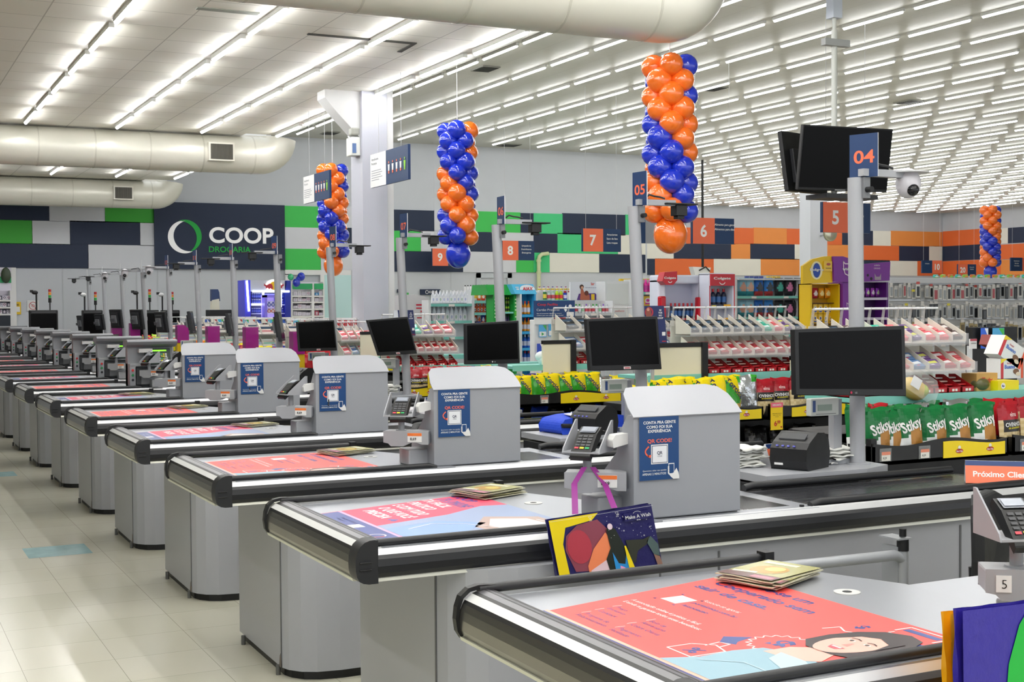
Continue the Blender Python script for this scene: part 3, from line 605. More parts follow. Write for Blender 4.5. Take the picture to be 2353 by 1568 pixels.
    mb = MB(); mb.cyl((2.53, .69, .871), (2.53, .69, .874), .038, M('d6d6d4', .4, .2), n=20); mb.cyl((2.53, .69, .874), (2.53, .69, .8745), .014, BLK, n=12); mb.build('cable_hole', t)
    # scanner bed and belt
    mb = MB(); mb.box(2.76, .05, .80, 3.52, .70, .868, M('b7bac1', .32, .6)); mb.build('scanner_bed', t, bevel=.002)
    mb = MB(); mb.box(3.2, .14, .868, 3.42, .5, .8695, SCREEN); mb.box(3.19, .13, .868, 3.43, .51, .869, CHROME); mb.build('scanner_window', t)
    mb = MB(); mb.box(3.52, .06, .78, 4.76, .56, .868, M('2e2f33', .25, .1, 'belt')); mb.build('conveyor_belt', t, bevel=.006)
    mb = MB(); mb.tube([(3.51, .55, .885), (3.55, .55, .893), (4.5, .55, .893), (4.74, .55, .893)], .017, RUB, n=8); mb.tube([(3.50, .085, .87), (3.55, .085, .882), (4.74, .085, .882)], .018, RUB, n=8); mb.build('belt_rail', t)
    mb = MB(); mb.cyl((3.46, .09, .868), (3.46, .09, .876), .01, BLACK, n=8); mb.build('screw', t)
    mb = MB(); mb.prism([(4.76, .73), (4.81, .74), (4.84, .8), (4.81, .865), (4.76, .87)], 'y', .02, .56, RUB); mb.build('rear_end_cap', t, bevel=.01)
    # small feet and worn paint at the foot
    for yy in (.2, .86): mb = MB(); mb.cyl((1.85, yy, FZ), (1.85, yy, FZ + .05), .012, M('5c5d5a', .5), n=8); mb.build('foot', t)
    mb = MB(); mb.prism([(.155, FZ + .045), (.19, FZ + .045), (.178, FZ + .1), (.165, FZ + .115), (.155, FZ + .08)], 'x', 1.852, 1.8565, M('6d655c', .8)); mb.build('worn_patch', t)
    return t
clabel = {0: 'nearest grey checkout counter at the bottom right with a coral poster', 1: 'grey checkout counter of lane four with a pink poster', 2: 'grey checkout counter of lane five with a coral poster', 3: 'grey checkout counter of lane six with a pink poster', 4: 'grey checkout counter of lane seven with a coral poster', 5: 'grey checkout counter of lane eight with a pink poster'}
pc = [make_counter(0, 'x'), make_counter(1, 'x')]
for k in range(0, 14):
    lab = clabel.get(k, 'grey checkout counter of %s' % LN[k]); pt = pc[k % 2]
    if k < 2: pt['label'] = lab
    else: dup(pt, (0, V0[k] - V0[k % 2], 0), lab)
    if k == 1:
        for q in (0, 1): pc[q].location.y = V0[q] + .5
        bpy.context.view_layer.update()

# ---------------------------------------------------------------- register cabinet with the survey sign (lanes 1-5)
def make_cabinet(label):
    t = thing('register_cabinet', (2.92, .2, .871), label, 'cabinet', 'grey register cabinets on the counters')
    B = M('9da0a6', .38, 0, 'paint')
    side = [(.11, .871), (.11, 1.275), (.155, 1.275), (.215, 1.2), (.24, 1.12), (.36, 1.02), (.42, .96), (.42, .871)]
    mb = MB(); mb.prism(side, 'x', 2.665, 3.165, B); mb.build('body', t, bevel=.006)
    mb = MB()
    # sloping hood with rounded upper corners
    pts = [(2.66, 0), (3.17, 0), (3.17, .04), (3.16, .1), (3.13, .14), (3.08, .155), (2.75, .155), (2.70, .15), (2.675, .12), (2.66, .05)]
    S = Matrix(((1, 0, 0, 0), (0, .82, -.57, .105), (0, .70, .82, 1.265), (0, 0, 0, 1)))
    mb.prism(pts, 'z', 0, .006, M('a9abb1', .3, 0, 'paint'), T=S); mb.build('hood', t, bevel=.002)
    mb = MB(); mb.box(2.687, .104, 1.022, 2.868, .11, 1.27, M('8c8f95', .4)); p = PL(mb, (2.687, .104, 1.022), EX, EZ); p.n = Vector((0, -1, 0)); p.step = .0006
    w, h = .181, .248; p.rect(0, 0, w, h, M('164378', .35), 1)
    p.text('CONTA PRA GENTE', w*.51, h*.88, .0112, WHITE, w=w*.82, bold=.025, res=3); p.text('COMO FOI SUA', w*.51, h*.81, .0112, WHITE, w=w*.66, bold=.025, res=3); p.text('EXPERIÊNCIA', w*.51, h*.745, .0112, WHITE, w=w*.58, bold=.025, res=3)
    p.text('QR CODE!', w*.51, h*.585, .0145, M('ef6a4d', .4), w=w*.62, bold=.02, res=3)
    p.rect(w*.29, h*.25, w*.72, h*.555, WHITE, 2); p.rect(w*.31, h*.265, w*.70, h*.54, M('43506a', .5), 3); p.rect(w*.325, h*.275, w*.685, h*.53, M('e9ebf0', .5), 4)
    p.text('QR', w*.505, h*.40, .0125, M('2b3550', .5), bold=.02, l=5, res=3); p.text('CODE', w*.505, h*.36, .0055, M('2b3550', .5), bold=.0, l=5)
    arr = [(w*(.235 - .09*math.sin(PI*i/8)), h*(.53 - .16*i/8)) for i in range(9)]; p.line(arr, .006, M('ef6a4d', .4), 3); p.poly([(w*.19, h*.39), (w*.3, h*.4), (w*.27, h*.345)], M('ef6a4d', .4), 3)
    p.text('Queremos saber sua opinião', w*.08, h*.14, .0058, WHITE, w=w*.6, al='l', bold=0); p.text('APENAS 2 MINUTOS!', w*.07, h*.08, .0088, WHITE, w=w*.6, al='l', bold=0.01)
    p.rect(w*.73, h*.07, w*.88, h*.25, WHITE, 2); p.rect(w*.745, h*.09, w*.865, h*.235, M('164378', .35), 3); p.poly([(w*.86, h*.1), (w*.93, h*.17), (w*.98, h*.1), (w, h*.04), (w, 0), (w*.85, 0), (w*.78, h*.04), (w*.75, h*.07)], WHITE, 4)
    for i in range(4): p.disc(w*.73, h*(.1 + .03*i), .004, WHITE, 4, n=8)
    mb.build('survey_sign', t)
    mb = MB(); mb.prism([(2.60, 1.15), (2.675, 1.165), (2.675, 1.205), (2.61, 1.2), (2.595, 1.18)], 'y', .15, .2, M('dededc', .5)); mb.build('white_socket', t, bevel=.004)
    mb = MB(); mb.cyl((2.664, .2, 1.04), (2.655, .2, 1.04), .006, BLK, n=8); mb.build('screw', t)
    return t
cab = make_cabinet('x')
def pole_name(k): return {1: '04', 2: '05', 3: '06', 4: '07', 5: '08', 6: '09'}.get(k)
for k in range(1, 6):
    lab = 'grey register cabinet with a blue survey sign on the counter of %s' % LN[k]
    if k == 1: cab.location.y += V0[1]; cab['label'] = lab; bpy.context.view_layer.update()
    else: dup(cab, (0, V0[k] - V0[1], 0), lab)

# ---------------------------------------------------------------- card reader stands and terminals
def make_stand(label):
    t = thing('card_reader_stand', (2.6, .25, .871), label, 'stand', 'grey card reader stands')
    G = M('a5a7ac', .4, 0, 'paint')
    A = Matrix.Translation((2.54, .25, 0)) @ Matrix.Rotation(-.62, 4, 'Z')
    mb = MB(); mb.prism([(-.085, 1.055), (.155, 1.055), (.155, .985), (.12, .985), (.09, .995), (.06, .993), (.02, .975), (-.045, .975), (-.06, .99), (-.085, .995)], 'y', -.05, .05, G, T=A); mb.build('arm', t, bevel=.006)
    mb = MB(); mb.box(2.56, .2, .871, 2.68, .34, .955, G); mb.build('support_box', t, bevel=.008)
    mb = MB(); mb.cyl((2.54, .25, 1.055), (2.54, .25, 1.13), .017, G, n=14); mb.cyl((2.54, .25, 1.055), (2.54, .25, 1.059), .03, G, n=14); mb.build('post', t)
    S = Matrix.Translation((2.54, .25, 1.13)) @ Matrix.Rotation(math.radians(-12), 4, 'Z')
    mb = MB(); mb.box(-.075, -.07, 0, .075, .07, .006, G, S); mb.prism([(-.07, 0), (.08, 0), (.08, .12), (.065, .12), (-.06, .02)], 'x', -.078, -.073, G, T=S); mb.prism([(-.07, 0), (.08, 0), (.08, .12), (.065, .12), (-.06, .02)], 'x', .073, .078, G, T=S); o = mb.build('tray', t, base=(2.54, .25, 1.13)); o.location = (-.06, 0, 1.13 - .871)
    mb = MB(); mb.box(.045, -.053, .998, .12, -.05, 1.045, WHITE, A); mb.box(.045, -.054, 1.03, .12, -.053, 1.045, M('e9772f', .5), A); p = PL(mb, A @ Vector((.045, -.0535, .998)), A.to_3x3() @ EX, EZ); p.n = A.to_3x3() @ Vector((0, -1, 0)); p.text('8,69', .03, .01, .014, BLK, bold=.02); mb.build('price_tag', t)
    return t
def make_terminal(label):
    t = thing('card_terminal', (2.54, .25, 1.137), label, 'card terminal', 'black card terminals')
    S = Matrix.Translation((2.54, .25, 1.142)) @ Matrix.Rotation(math.radians(-12), 4, 'Z') @ Matrix.Rotation(math.radians(32), 4, 'X')
    mb = MB(); mb.prism([(-.08, .0), (.085, .02), (.085, .045), (.03, .05), (-.06, .03), (-.08, .02)], 'x', -.042, .042, M('0b0c0d', .4), T=S); mb.build('body', t, bevel=.006)
    K = M('4a4b4e', .5); mb = MB()
    def onface(x0, y0, x1, y1, m, up=.002):
        z = lambda y: (.03 + (y + .06) * .222) + .001 if y < .03 else .0505 - (y - .03) * .09 + .001
        vs = [S @ Vector((x, y, z(y) + up)) for x, y in ((x0, y0), (x1, y0), (x1, y1), (x0, y1))]; mb.add(vs, [(0, 1, 2, 3)], m)
    onface(-.033, .035, .033, .078, M('7c818b', .25)); onface(-.028, .042, .028, .072, M('9aa0ab', .2), .004); mb.build('screen', t)
    mb = MB()
    for r_ in range(5):
        for c_ in range(3):
            m = K if r_ < 4 else (M('d8404e', .4), M('ecd21f', .4), M('20a35c', .4))[c_]
            x = -.031 + c_ * .022; y = .012 - r_ * .0145
            onface(x, y, x + .017, y + .0085, m, .0015)
    mb.build('keypad', t)
    mb = MB(); mb.tube([S @ Vector((0, .085, .03)), (2.62, .32, 1.2), (2.7, .36, 1.16), (2.76, .38, 1.1), (2.78, .36, 1.06)], .004, BLK, n=6); mb.build('cable', t)
    return t
st = make_stand('x'); te = make_terminal('x')
for k in range(0, 14):
    off = (.115, V0[0] - .06, -.032) if k == 0 else ((0, V0[k], 0) if k < 6 else (.2, V0[k] - .17, 0))
    rz = 0
    ls = 'grey arm and tray holding a card terminal at %s' % LN[k]; lt = 'black card terminal with coloured keys on the tray at %s' % LN[k]
    if k == 0:
        st.location = Vector(st.location) + Vector(off); te.location = Vector(te.location) + Vector(off); st['label'] = ls; te['label'] = lt; bpy.context.view_layer.update()
        base0 = Vector(off)
    else:
        d = Vector(off) - base0
        dz = math.radians({1: -40, 2: -25, 3: -65, 4: -60, 5: -55}.get(k, -50))
        s2 = dup(st, d, ls); t2 = dup(te, d, lt, rz=dz)
        for ch in KIDS.get(s2.name, []):
            if ch.name.startswith('tray'): ch.rotation_euler[2] = dz
te.rotation_euler[2] = math.radians(-8)
for ch in KIDS[st.name]:
    if ch.name.startswith('tray'): ch.rotation_euler[2] = math.radians(-8)
# sticker with a 5 on the nearest stand
SA = Matrix.Translation((2.655, V0[0] + .19, 0)) @ Matrix.Rotation(-.62, 4, 'Z'); mb = MB(); mb.box(-.06, -.053, .965, -.022, -.0505, 1.008, WHITE, SA); p = PL(mb, SA @ Vector((-.06, -.0532, .965)), SA.to_3x3() @ EX, EZ); p.n = SA.to_3x3() @ Vector((0, -1, 0)); p.text('5', .02, .01, .024, BLK, bold=-.01, res=4)
tag(mb.build('number_sticker', base=(2.6, 2.42, .97)), 'small white sticker with a black number on the nearest grey arm', 'sticker')

# ---------------------------------------------------------------- cashier desk
def make_desk(label):
    t = thing('cashier_desk', (4.0, .75, FZ), label, 'desk', 'cashier desks behind the belts')
    mb = MB(); mb.prism([(3.68, .61), (4.26, .60), (4.46, .68), (4.46, .98), (3.68, 1.12)], 'z', .885, .92, M('a5a7ad', .38, 0, 'paint')); mb.build('desk_top', t, bevel=.003)
    mb = MB(); mb.prism([(3.75, .65), (4.24, .64), (4.42, .7), (4.42, .95), (3.75, 1.05)], 'z', FZ, .79, M('d5cfb2', .5)); mb.build('cupboard', t)
    mb = MB(); mb.prism([(3.66, .62), (4.22, .61), (4.22, 1.0), (3.66, 1.05)], 'z', .80, .875, M('1d1e20', .45)); mb.build('cash_drawer', t, bevel=.004)
    return t
def make_printer(label):
    t = thing('receipt_printer', (4.0, .8, .92), label, 'printer', 'black receipt printers')
    S = Matrix.Translation((4.0, .8, .92)) @ Matrix.Rotation(math.radians(-66), 4, 'Z') @ Matrix.Scale(1.12, 4)
    mb = MB(); mb.prism([(-.09, 0), (.1, 0), (.115, .06), (.1, .12), (.06, .15), (0, .155), (-.075, .115), (-.1, .09), (-.105, .04)], 'x', -.07, .1, M('131417', .4, 0, 'noise'), T=S); mb.build('casing', t, bevel=.01)
    mb = MB(); mb.prism([(-.06, .124), (-.03, .144), (-.03, .149), (-.06, .129)], 'x', -.05, .07, M('3c3d40', .5), T=S); mb.build('paper_slot', t)
    mb = MB(); 
    for i in range(4): mb.box(-.045 + i*.026, -.097, .098, -.035 + i*.026, -.09, .104, M('7d7fe0', .4), S)
    mb.box(-.05, -.101, .02, -.01, -.098, .035, WHITE, S); mb.build('badge', t)
    return t
def make_pole(k, label, sgn=1, num='04', tilt=.03, yaw=0, dome=False, lean=.0):
    x, y = 4.36, V0[k] + .78
    t = thing('sign_pole', (x, y, .92), label, 'pole', 'grey lane poles with number signs'); PG = M('a9abb0', .4, 0, 'paint')
    H = 2.31; dx = -tilt * (H - .92)
    mb = MB(); mb.cyl((x, y, .92), (x + dx, y, H), .037, PG, n=18); mb.cyl((x, y, .92), (x, y, .926), .06, PG, n=18); mb.cyl((x + dx*.42, y, 1.5), (x + dx*.42 - .001, y, 1.56), .042, PG, n=18); mb.build('pole', t)
    X = x + dx; S = Matrix.Translation((X + .03 * sgn, y - .03, H)) @ Matrix.Rotation(yaw, 4, 'Z')
    mb = MB(); mb.box(-.006, -.075, .0, .0, .075, .21, M('d9dade', .5), S); p = PL(mb, S @ Vector((-.0065, .075, 0)), (S.to_3x3() @ Vector((0, -1, 0))), EZ, .0008)
    p.rect(0, 0, .15, .21, M('1d3a66', .45), 1)
    if num: p.text(num, .078, .07, .062, M('f0704d', .4), w=.11, bold=.02, res=4)
    mb.build('lane_sign', t)
    mb = MB(); L_ = .27 * sgn; mb.box(min(0, L_), -.02, .015, max(0, L_), .02, .05, PG, Matrix.Translation((X, y - .04, H - .01))); mb.box(-.02, -.05, -.1, .02, -.02, .0, M('7d7f83', .4), Matrix.Translation((X + .03, y, H))); mb.build('arm', t)
    mb = MB(); mb.cyl((X + .03, y - .03, H - .06), (X + .03, y - .085, H - .06), .014, BLACK, n=10); mb.build('knob', t)
    cx = X + L_ + .03 * sgn; cy = y - .04
    if dome:
        mb = MB(); mb.cyl((cx, cy, H + .03), (cx, cy, H + .036), .1, M('c9cacc', .4), n=22); mb.ell((cx, cy, H - .02), (.062, .062, .075), M('d7d5dc', .35), n=20, k=12); 
        mb.ell((cx - .012, cy - .045, H - .055), (.03, .03, .03), M('15161a', .2), n=14, k=9); mb.build('dome_camera', t)
    else:
        mb = MB(); mb.box(cx - .115, cy - .05, H + .012, cx + .115, cy + .05, H + .022, BLACK); mb.box(cx - .035, cy - .035, H - .055, cx + .045, cy + .035, H + .012, M('1a1b1d', .5)); mb.box(cx - .02, cy - .025, H - .075, cx + .03, cy + .025, H - .055, BLK); mb.build('camera', t, bevel=.003)
    mb = MB(); mb.tube([(X + .06 * sgn, y - .04, H + .05), (X + .08 * sgn, y - .05, H + .07), (X + .12 * sgn, y - .045, H + .062), (X + .16 * sgn, y - .045, H + .058), (X + .2 * sgn, y - .04, H + .05)], .006, M('2a2a2c', .6), n=6); mb.build('cable', t)
    return t
def make_monitor(k, quad, label, brand, w=None, yaw=0):
    v = V0[k] + .62; P = [at(x, y, v=v) for x, y in quad]       # TL TR BL BR on the photo
    t = thing('monitor', ((P[2].x + P[3].x)/2, v, P[2].z), label, 'monitor', 'flat monitors facing the customers')
    c = (P[0] + P[1] + P[2] + P[3]) / 4
    mb = MB(); f = [P[2], P[3], P[1], P[0]]; bk = [q + Vector((0, .035, 0)) for q in f]; mb.add(f + bk, [(0, 1, 2, 3), (7, 6, 5, 4), (0, 4, 5, 1), (1, 5, 6, 2), (2, 6, 7, 3), (3, 7, 4, 0)], M('121315', .4)); mb.build('bezel', t, bevel=.004)
    def L(a, b): return P[2] + (P[3] - P[2]) * a + (P[0] - P[2]) * b + (P[1] - P[0] - P[3] + P[2]) * a * b
    mb = MB(); mb.add([L(a, b) + Vector((0, -.0012, 0)) for a, b in ((.035, .1), (.965, .1), (.965, .95), (.035, .95))], [(0, 1, 2, 3)], SCREEN); mb.build('display', t)
    mb = MB(); p = PL(mb, L(0, 0) + Vector((0, -.0015, 0)), P[3] - P[2], P[0] - P[2]); p.n = Vector((0, -1, 0)); W = (P[3]-P[2]).length
    if brand == 'LG': p.disc(W*.487, .0155, .0062, M('c4264f', .4)); p.text('LG', W*.53, .0115, .008, M('b0b0b0', .4), bold=.02)
    elif brand == 'LGw': p.disc(W*.487, .0155, .0055, M('d0d0d0', .4)); p.text('LG', W*.53, .0115, .007, M('c0c0c0', .4), bold=.02)
    else: p.rect(W*.46, .006, W*.56, .022, M('d5c9c9', .5)); p.rect(W*.475, .010, W*.545, .017, M('b8535c', .5), 2)
    mb.build('badge', t)
    mb = MB(); mb.box(c.x - .05, v + .035, c.z - .06, c.x + .05, V0[k] + .74, c.z + .04, BLACK); mb.build('bracket', t); return t
def make_scale_display(label):
    t = thing('scale_display', (4.28, .82, .92), label, 'scale display', 'scale displays on posts')
    mb = MB(); mb.box(4.2, .8, .92, 4.36, .9, .945, M('9da0a5', .4)); mb.build('foot', t, bevel=.002)
    mb = MB(); mb.box(4.262, .84, .945, 4.312, .88, 1.235, M('a9abb0', .4, 0, 'paint')); mb.build('post', t)
    mb = MB(); mb.box(4.09, .8, 1.16, 4.26, .84, 1.245, M('d5d8d2', .5)); mb.build('casing', t, bevel=.005)
    mb = MB(); mb.box(4.13, .797, 1.185, 4.215, .8, 1.215, M('93a396', .3)); mb.box(4.1, .7975, 1.18, 4.115, .8, 1.235, M('33518c', .5)); mb.box(4.12, .798, 1.168, 4.24, .8, 1.171, M('777', .5) if False else M('777777', .5)); mb.build('readout', t)
    return t
poles = {1: dict(num='04', tilt=.012, yaw=.35, dome=True), 2: dict(num='05', tilt=.045, yaw=.05), 3: dict(num='06', tilt=.042, yaw=-.08), 4: dict(num='07', tilt=.042, yaw=0.06), 5: dict(num='08', tilt=.035, yaw=.12), 6: dict(num='09', tilt=.02, yaw=.15, sgn=-1), 7: dict(num='10', tilt=.02, yaw=0, sgn=-1), 8: dict(num='11', tilt=.03, yaw=.1, sgn=-1), 9: dict(num='12', tilt=.02, yaw=.1, sgn=-1, dome=True), 10: dict(num='13', tilt=.03, yaw=-.2, sgn=-1, dome=True), 11: dict(num='14', tilt=.03, yaw=-.2, sgn=-1, dome=True), 12: dict(num='15', tilt=.03, yaw=-.2, sgn=-1), 13: dict(num='16', tilt=.02, yaw=-.2, sgn=-1)}
for k, d in poles.items():
    cam_ = 'a white dome camera' if d.get('dome') else 'a flat black camera'
    lab = 'grey pole with a navy number sign and %s at %s' % (cam_, LN[k])
    make_pole(k, lab, **d)
desk = make_desk('x'); prn = make_printer('x'); sd = make_scale_display('x')
for k in range(1, 12):
    L3 = [(desk, 'grey cashier desk behind the belt of %s' % LN[k]), (prn, 'black receipt printer on the desk of %s' % LN[k]), (sd, 'small grey weighing display on a post at %s' % LN[k])]
    for o, lab in L3:
        if k == 1: o.location.y += V0[1]; o['label'] = lab
        else: dup(o, (0, V0[k] - V0[1], 0), lab)
    if k == 1: bpy.context.view_layer.update()
make_monitor(1, [(1826, 757), (2079, 749), (1829, 909), (2083, 911)], 'large black monitor on the pole of lane four', 'LG')
make_monitor(2, [(1347, 733), (1511, 727), (1356, 853), (1521, 849)], 'black monitor on the pole of lane five with a pale badge', 'x')
make_monitor(3, [(1069, 744), (1192, 737), (1070, 838), (1195, 835)], 'black monitor on the pole of lane six', 'LGw')
make_monitor(4, [(843, 736), (937, 728), (870, 818), (959, 813)], 'tilted black monitor on the pole of lane seven', 'x')
make_monitor(5, [(682, 740), (768, 736), (687, 808), (775, 806)], 'black monitor on the pole of lane eight', 'x')
# edge-on and rear-facing monitors of the farther lanes
def side_monitor(px, py0, py1, k, rz, label, w=.3):
    v = V0[k] + .62; a = at(px, py0, v=v); b = at(px, py1, v=v); z0, z1 = b.z, a.z
    t = thing('monitor', (a.x - .07, v, z0), label, 'monitor', 'flat monitors of the farther lanes'); h = z1 - z0; T = Matrix.Translation((a.x - .07, v, z0)) @ Matrix.Rotation(rz, 4, 'Z') @ Matrix.Rotation(-.15, 4, 'X')
    mb = MB(); mb.box(-w/2, -.02, 0, w/2, .02, h, M('202226', .45), T); mb.box(-w*.3, .02, h*.15, w*.3, .045, h*.85, M('2c2e33', .5), T); mb.build('casing', t, bevel=.004)
    mb = MB(); mb.box(-w/2+.02, -.024, .03, w/2-.02, -.02, h-.02, SCREEN, T); mb.build('display', t)
    mb = MB(); mb.box(-.06, .045, h*.3, .06, .07, h*.7, M('77797e', .4), T); mb.box(-.02, .07, h*.4, .06, .1, h*.55, M('55575c', .4), T); mb.build('bracket', t)
side_monitor(661, 716, 784, 6, 1.15, 'black monitor seen edge-on on the pole of lane nine')
side_monitor(544, 720, 772, 7, 1.2, 'black monitor with a silver arm seen edge-on on the pole of lane ten')
side_monitor(455, 715, 766, 8, 1.2, 'black monitor seen edge-on on the pole of lane eleven')
side_monitor(385, 716, 764, 9, 1.9, 'black monitor seen from behind on the pole of lane twelve', .3)
side_monitor(328, 711, 757, 10, 2.05, 'black monitor seen from behind on the pole of lane thirteen', .3)
side_monitor(279, 711, 754, 11, 2.1, 'black monitor seen from behind on the pole of lane fourteen', .3)
side_monitor(240, 722, 758, 12, 2.0, 'black monitor seen from behind on the pole of lane fifteen', .28)
side_monitor(198, 725, 760, 13, 1.95, 'black monitor seen from behind on the pole of lane sixteen', .28)

# ---------------------------------------------------------------- keyboard registers of the farther lanes (6 and up)
def make_till(label):
    t = thing('cash_register', (2.8, .3, .871), label, 'cash register', 'cash registers with lit keyboards')
    G = M('a0a3a8', .4, 0, 'paint'); D = M('85878c', .4, 0, 'paint')
    mb = MB(); mb.box(2.56, .18, .871, 2.62, .42, 1.1, G); mb.box(2.98, .18, .871, 3.03, .42, 1.1, G); mb.box(2.56, .3, .871, 3.03, .42, 1.3, G); mb.box(2.56, .18, 1.09, 3.03, .42, 1.12, G); mb.build('body', t, bevel=.003)
    mb = MB(); mb.prism([(.26, 1.29), (.18, 1.32), (.16, 1.35), (.18, 1.368), (.24, 1.372), (.42, 1.36), (.42, 1.29)], 'x', 2.535, 3.055, D); mb.build('hood', t, bevel=.004)
    S = Matrix.Translation((2.85, .2, 1.13)) @ Matrix.Rotation(math.radians(66), 4, 'X')
    mb = MB(); mb.box(-.13, -.03, 0, .14, .15, .025, M('2c3a33', .5), S); mb.build('keyboard', t, bevel=.006)
    mb = MB(); mb.box(-.07, .115, .025, .1, .13, .028, M('7ee028', .4, e=1.2), S); mb.build('readout', t)
    mb = MB(); cols = ['e6e03a', 'e9e9e9', 'e6e03a', '2fae6c', 'e9e9e9', 'e6e03a']
    for r_ in range(4):
        for c_ in range(9):
            mb.box(-.1 + c_*.023, .0 + r_*.024, .025, -.084 + c_*.023, .016 + r_*.024, .03, M(cols[(c_*2 + r_*3) % 6 if c_ > 2 else 1 + (c_ == 0) ], .5), S)
    mb.build('keys', t)
    mb = MB(); 
    for zz, c_ in ((1.05, 'c2272b'), (1.0, '1d8a4a'), (.95, '22252c')): mb.cyl((2.59, .18, zz), (2.59, .17, zz), .013, M(c_, .4), n=10)
    mb.build('button', t)
    mb = MB(); mb.box(2.63, .2, .90, 2.97, .3, 1.07, M('4b4d50', .4)); mb.box(2.68, .19, .9, 2.92, .2, 1.03, M('8f9194', .4)); mb.build('recess', t)
    mb = MB(); mb.box(2.66, .192, 1.235, 2.80, .3, 1.275, M('d0d1d0', .5)); mb.build('sticker', t)
    return t
till = make_till('x')
for k in range(6, 14):
    lab = 'grey cash register with a green-lit keyboard at %s' % LN[k]
    if k == 6: till.location.y += V0[6]; till['label'] = lab; bpy.context.view_layer.update()
    else: dup(till, (0, V0[k] - V0[6], 0), lab)

# ---------------------------------------------------------------- small things on the counters
def brochure(x, y, rz, z, lab, seed, n=4):
    random.seed(seed); W, H = .2, .27
    for i in range(n):
        a = rz + random.uniform(-.12, .12) * (1 if i else 0); T = Matrix.Translation((x + random.uniform(-.012, .012), y + random.uniform(-.012, .012), z + i * .0065)) @ Matrix.Rotation(a, 4, 'Z')
        mb = MB(); nx = 6
        for j in range(nx):
            f0 = .002 * math.sin(j * .9) ; f1 = .002 * math.sin((j+1) * .9)
            x0, x1 = -W/2 + W*j/nx, -W/2 + W*(j+1)/nx
            vs = [T @ Vector(q) for q in ((x0, -H/2, f0+.002), (x1, -H/2, f1+.002), (x1, H/2, f1+.002), (x0, H/2, f0+.002), (x0, -H/2, f0+.005), (x1, -H/2, f1+.005), (x1, H/2, f1+.005), (x0, H/2, f0+.005))]
            mb.add(vs, [(3,2,1,0), (4,5,6,7), (0,1,5,4), (2,3,7,6)] + ([(3,0,4,7)] if j == 0 else []) + ([(1,2,6,5)] if j == nx-1 else []), M('d2cfb4', .3))
        p = PL(mb, T @ Vector((-W/2, -H/2, .0075)), T.to_3x3() @ Vector((1, 0, 0)), T.to_3x3() @ Vector((0, 1, 0)), .0004)
        p.rect(.004, .004, W-.004, H-.004, M('a9a66b', .25), 1); p.rect(.004, .004, W-.004, .06, M('6b4a45', .3), 2); p.disc(W*.5, H*.5, .06, M('b98c2d', .25), 2, n=16); p.disc(W*.56, H*.55, .032, M('d9c45a', .25), 3, n=12); p.rect(.02, H*.8, W*.7, H*.9, M('ded9be', .3), 2); p.poly([(W*.1, H*.2), (W*.5, H*.24), (W*.46, H*.32), (W*.08, H*.27)], M('e3ddc8', .3), 3); p.rect(W*.55, .015, W*.93, .045, M('c87a8c', .3), 3)
        o = mb.build('brochure', base=(x, y, z + i*.0065)); tag(o, 'glossy food brochure on %s, %s' % (lab, ('bottom of its pile', 'second from the bottom', 'third from the bottom', 'top of its pile')[i if i < n-1 else 3]), 'brochure', 'brochure piles on the counters')
brochure(2.43, V0[0] + .93, -1.15, .876, 'the nearest counter', 1); brochure(2.46, V0[1] + 1.0, -1.2, .876, 'the counter of lane four', 2); brochure(2.46, V0[2] + .92, -1.2, .876, 'the counter of lane five', 3, 3); brochure(2.5, V0[3] + .95, -1.2, .876, 'the counter of lane six', 4, 2); brochure(2.45, V0[4] + .93, -1.3, .876, 'the counter of lane seven', 5, 2); brochure(2.4, V0[5] + .9, -1.3, .876, 'the counter of lane eight', 6, 2)

# next customer bars
def next_bar(c, rz, label, L=.36):
    t = thing('next_customer_bar', c, label, 'divider', 'next customer dividers'); T = Matrix.Translation(c) @ Matrix.Rotation(rz, 4, 'Z')
    mb = MB(); mb.prism([(-.045, 0), (.045, 0), (.004, .1), (-.004, .1)], 'x', -L/2, L/2, M('e9e9ee', .4), T=T); mb.build('bar', t)
    mb = MB(); ny = Vector((0, -.925, .379)); ey = T.to_3x3() @ Vector((0, .379, .925)); ex = T.to_3x3() @ EX
    p = PL(mb, T @ Vector((-L/2, -.0455, .0)), ex, ey, .0008); hh = .108; p.rect(0, 0, L, hh*.78, M('f2764f', .4)); p.rect(0, hh*.78, L, hh, M('1f3c74', .4)); p.text('Próximo Cliente', L*.5, hh*.3, .026, WHITE, w=L*.8, bold=.03, res=4); mb.build('printing', t)
    return t
next_bar((4.71, V0[1] + .2, .871), -.72, 'orange and navy divider reading Próximo Cliente at the right edge', .33)
a = at(1790, 1010, v=V0[1] + 1.04); next_bar((a.x, V0[1] + .97, .921), .08, 'orange divider behind the receipt printer of lane four', .3)
next_bar((4.08, V0[2] + .95, .945), .1, 'orange Próximo divider on the blue bag at lane five', .29)
next_bar((3.93, V0[4] - 1.955 * 1 + .98, .921), .1, 'orange divider on the desk of lane six', .28)
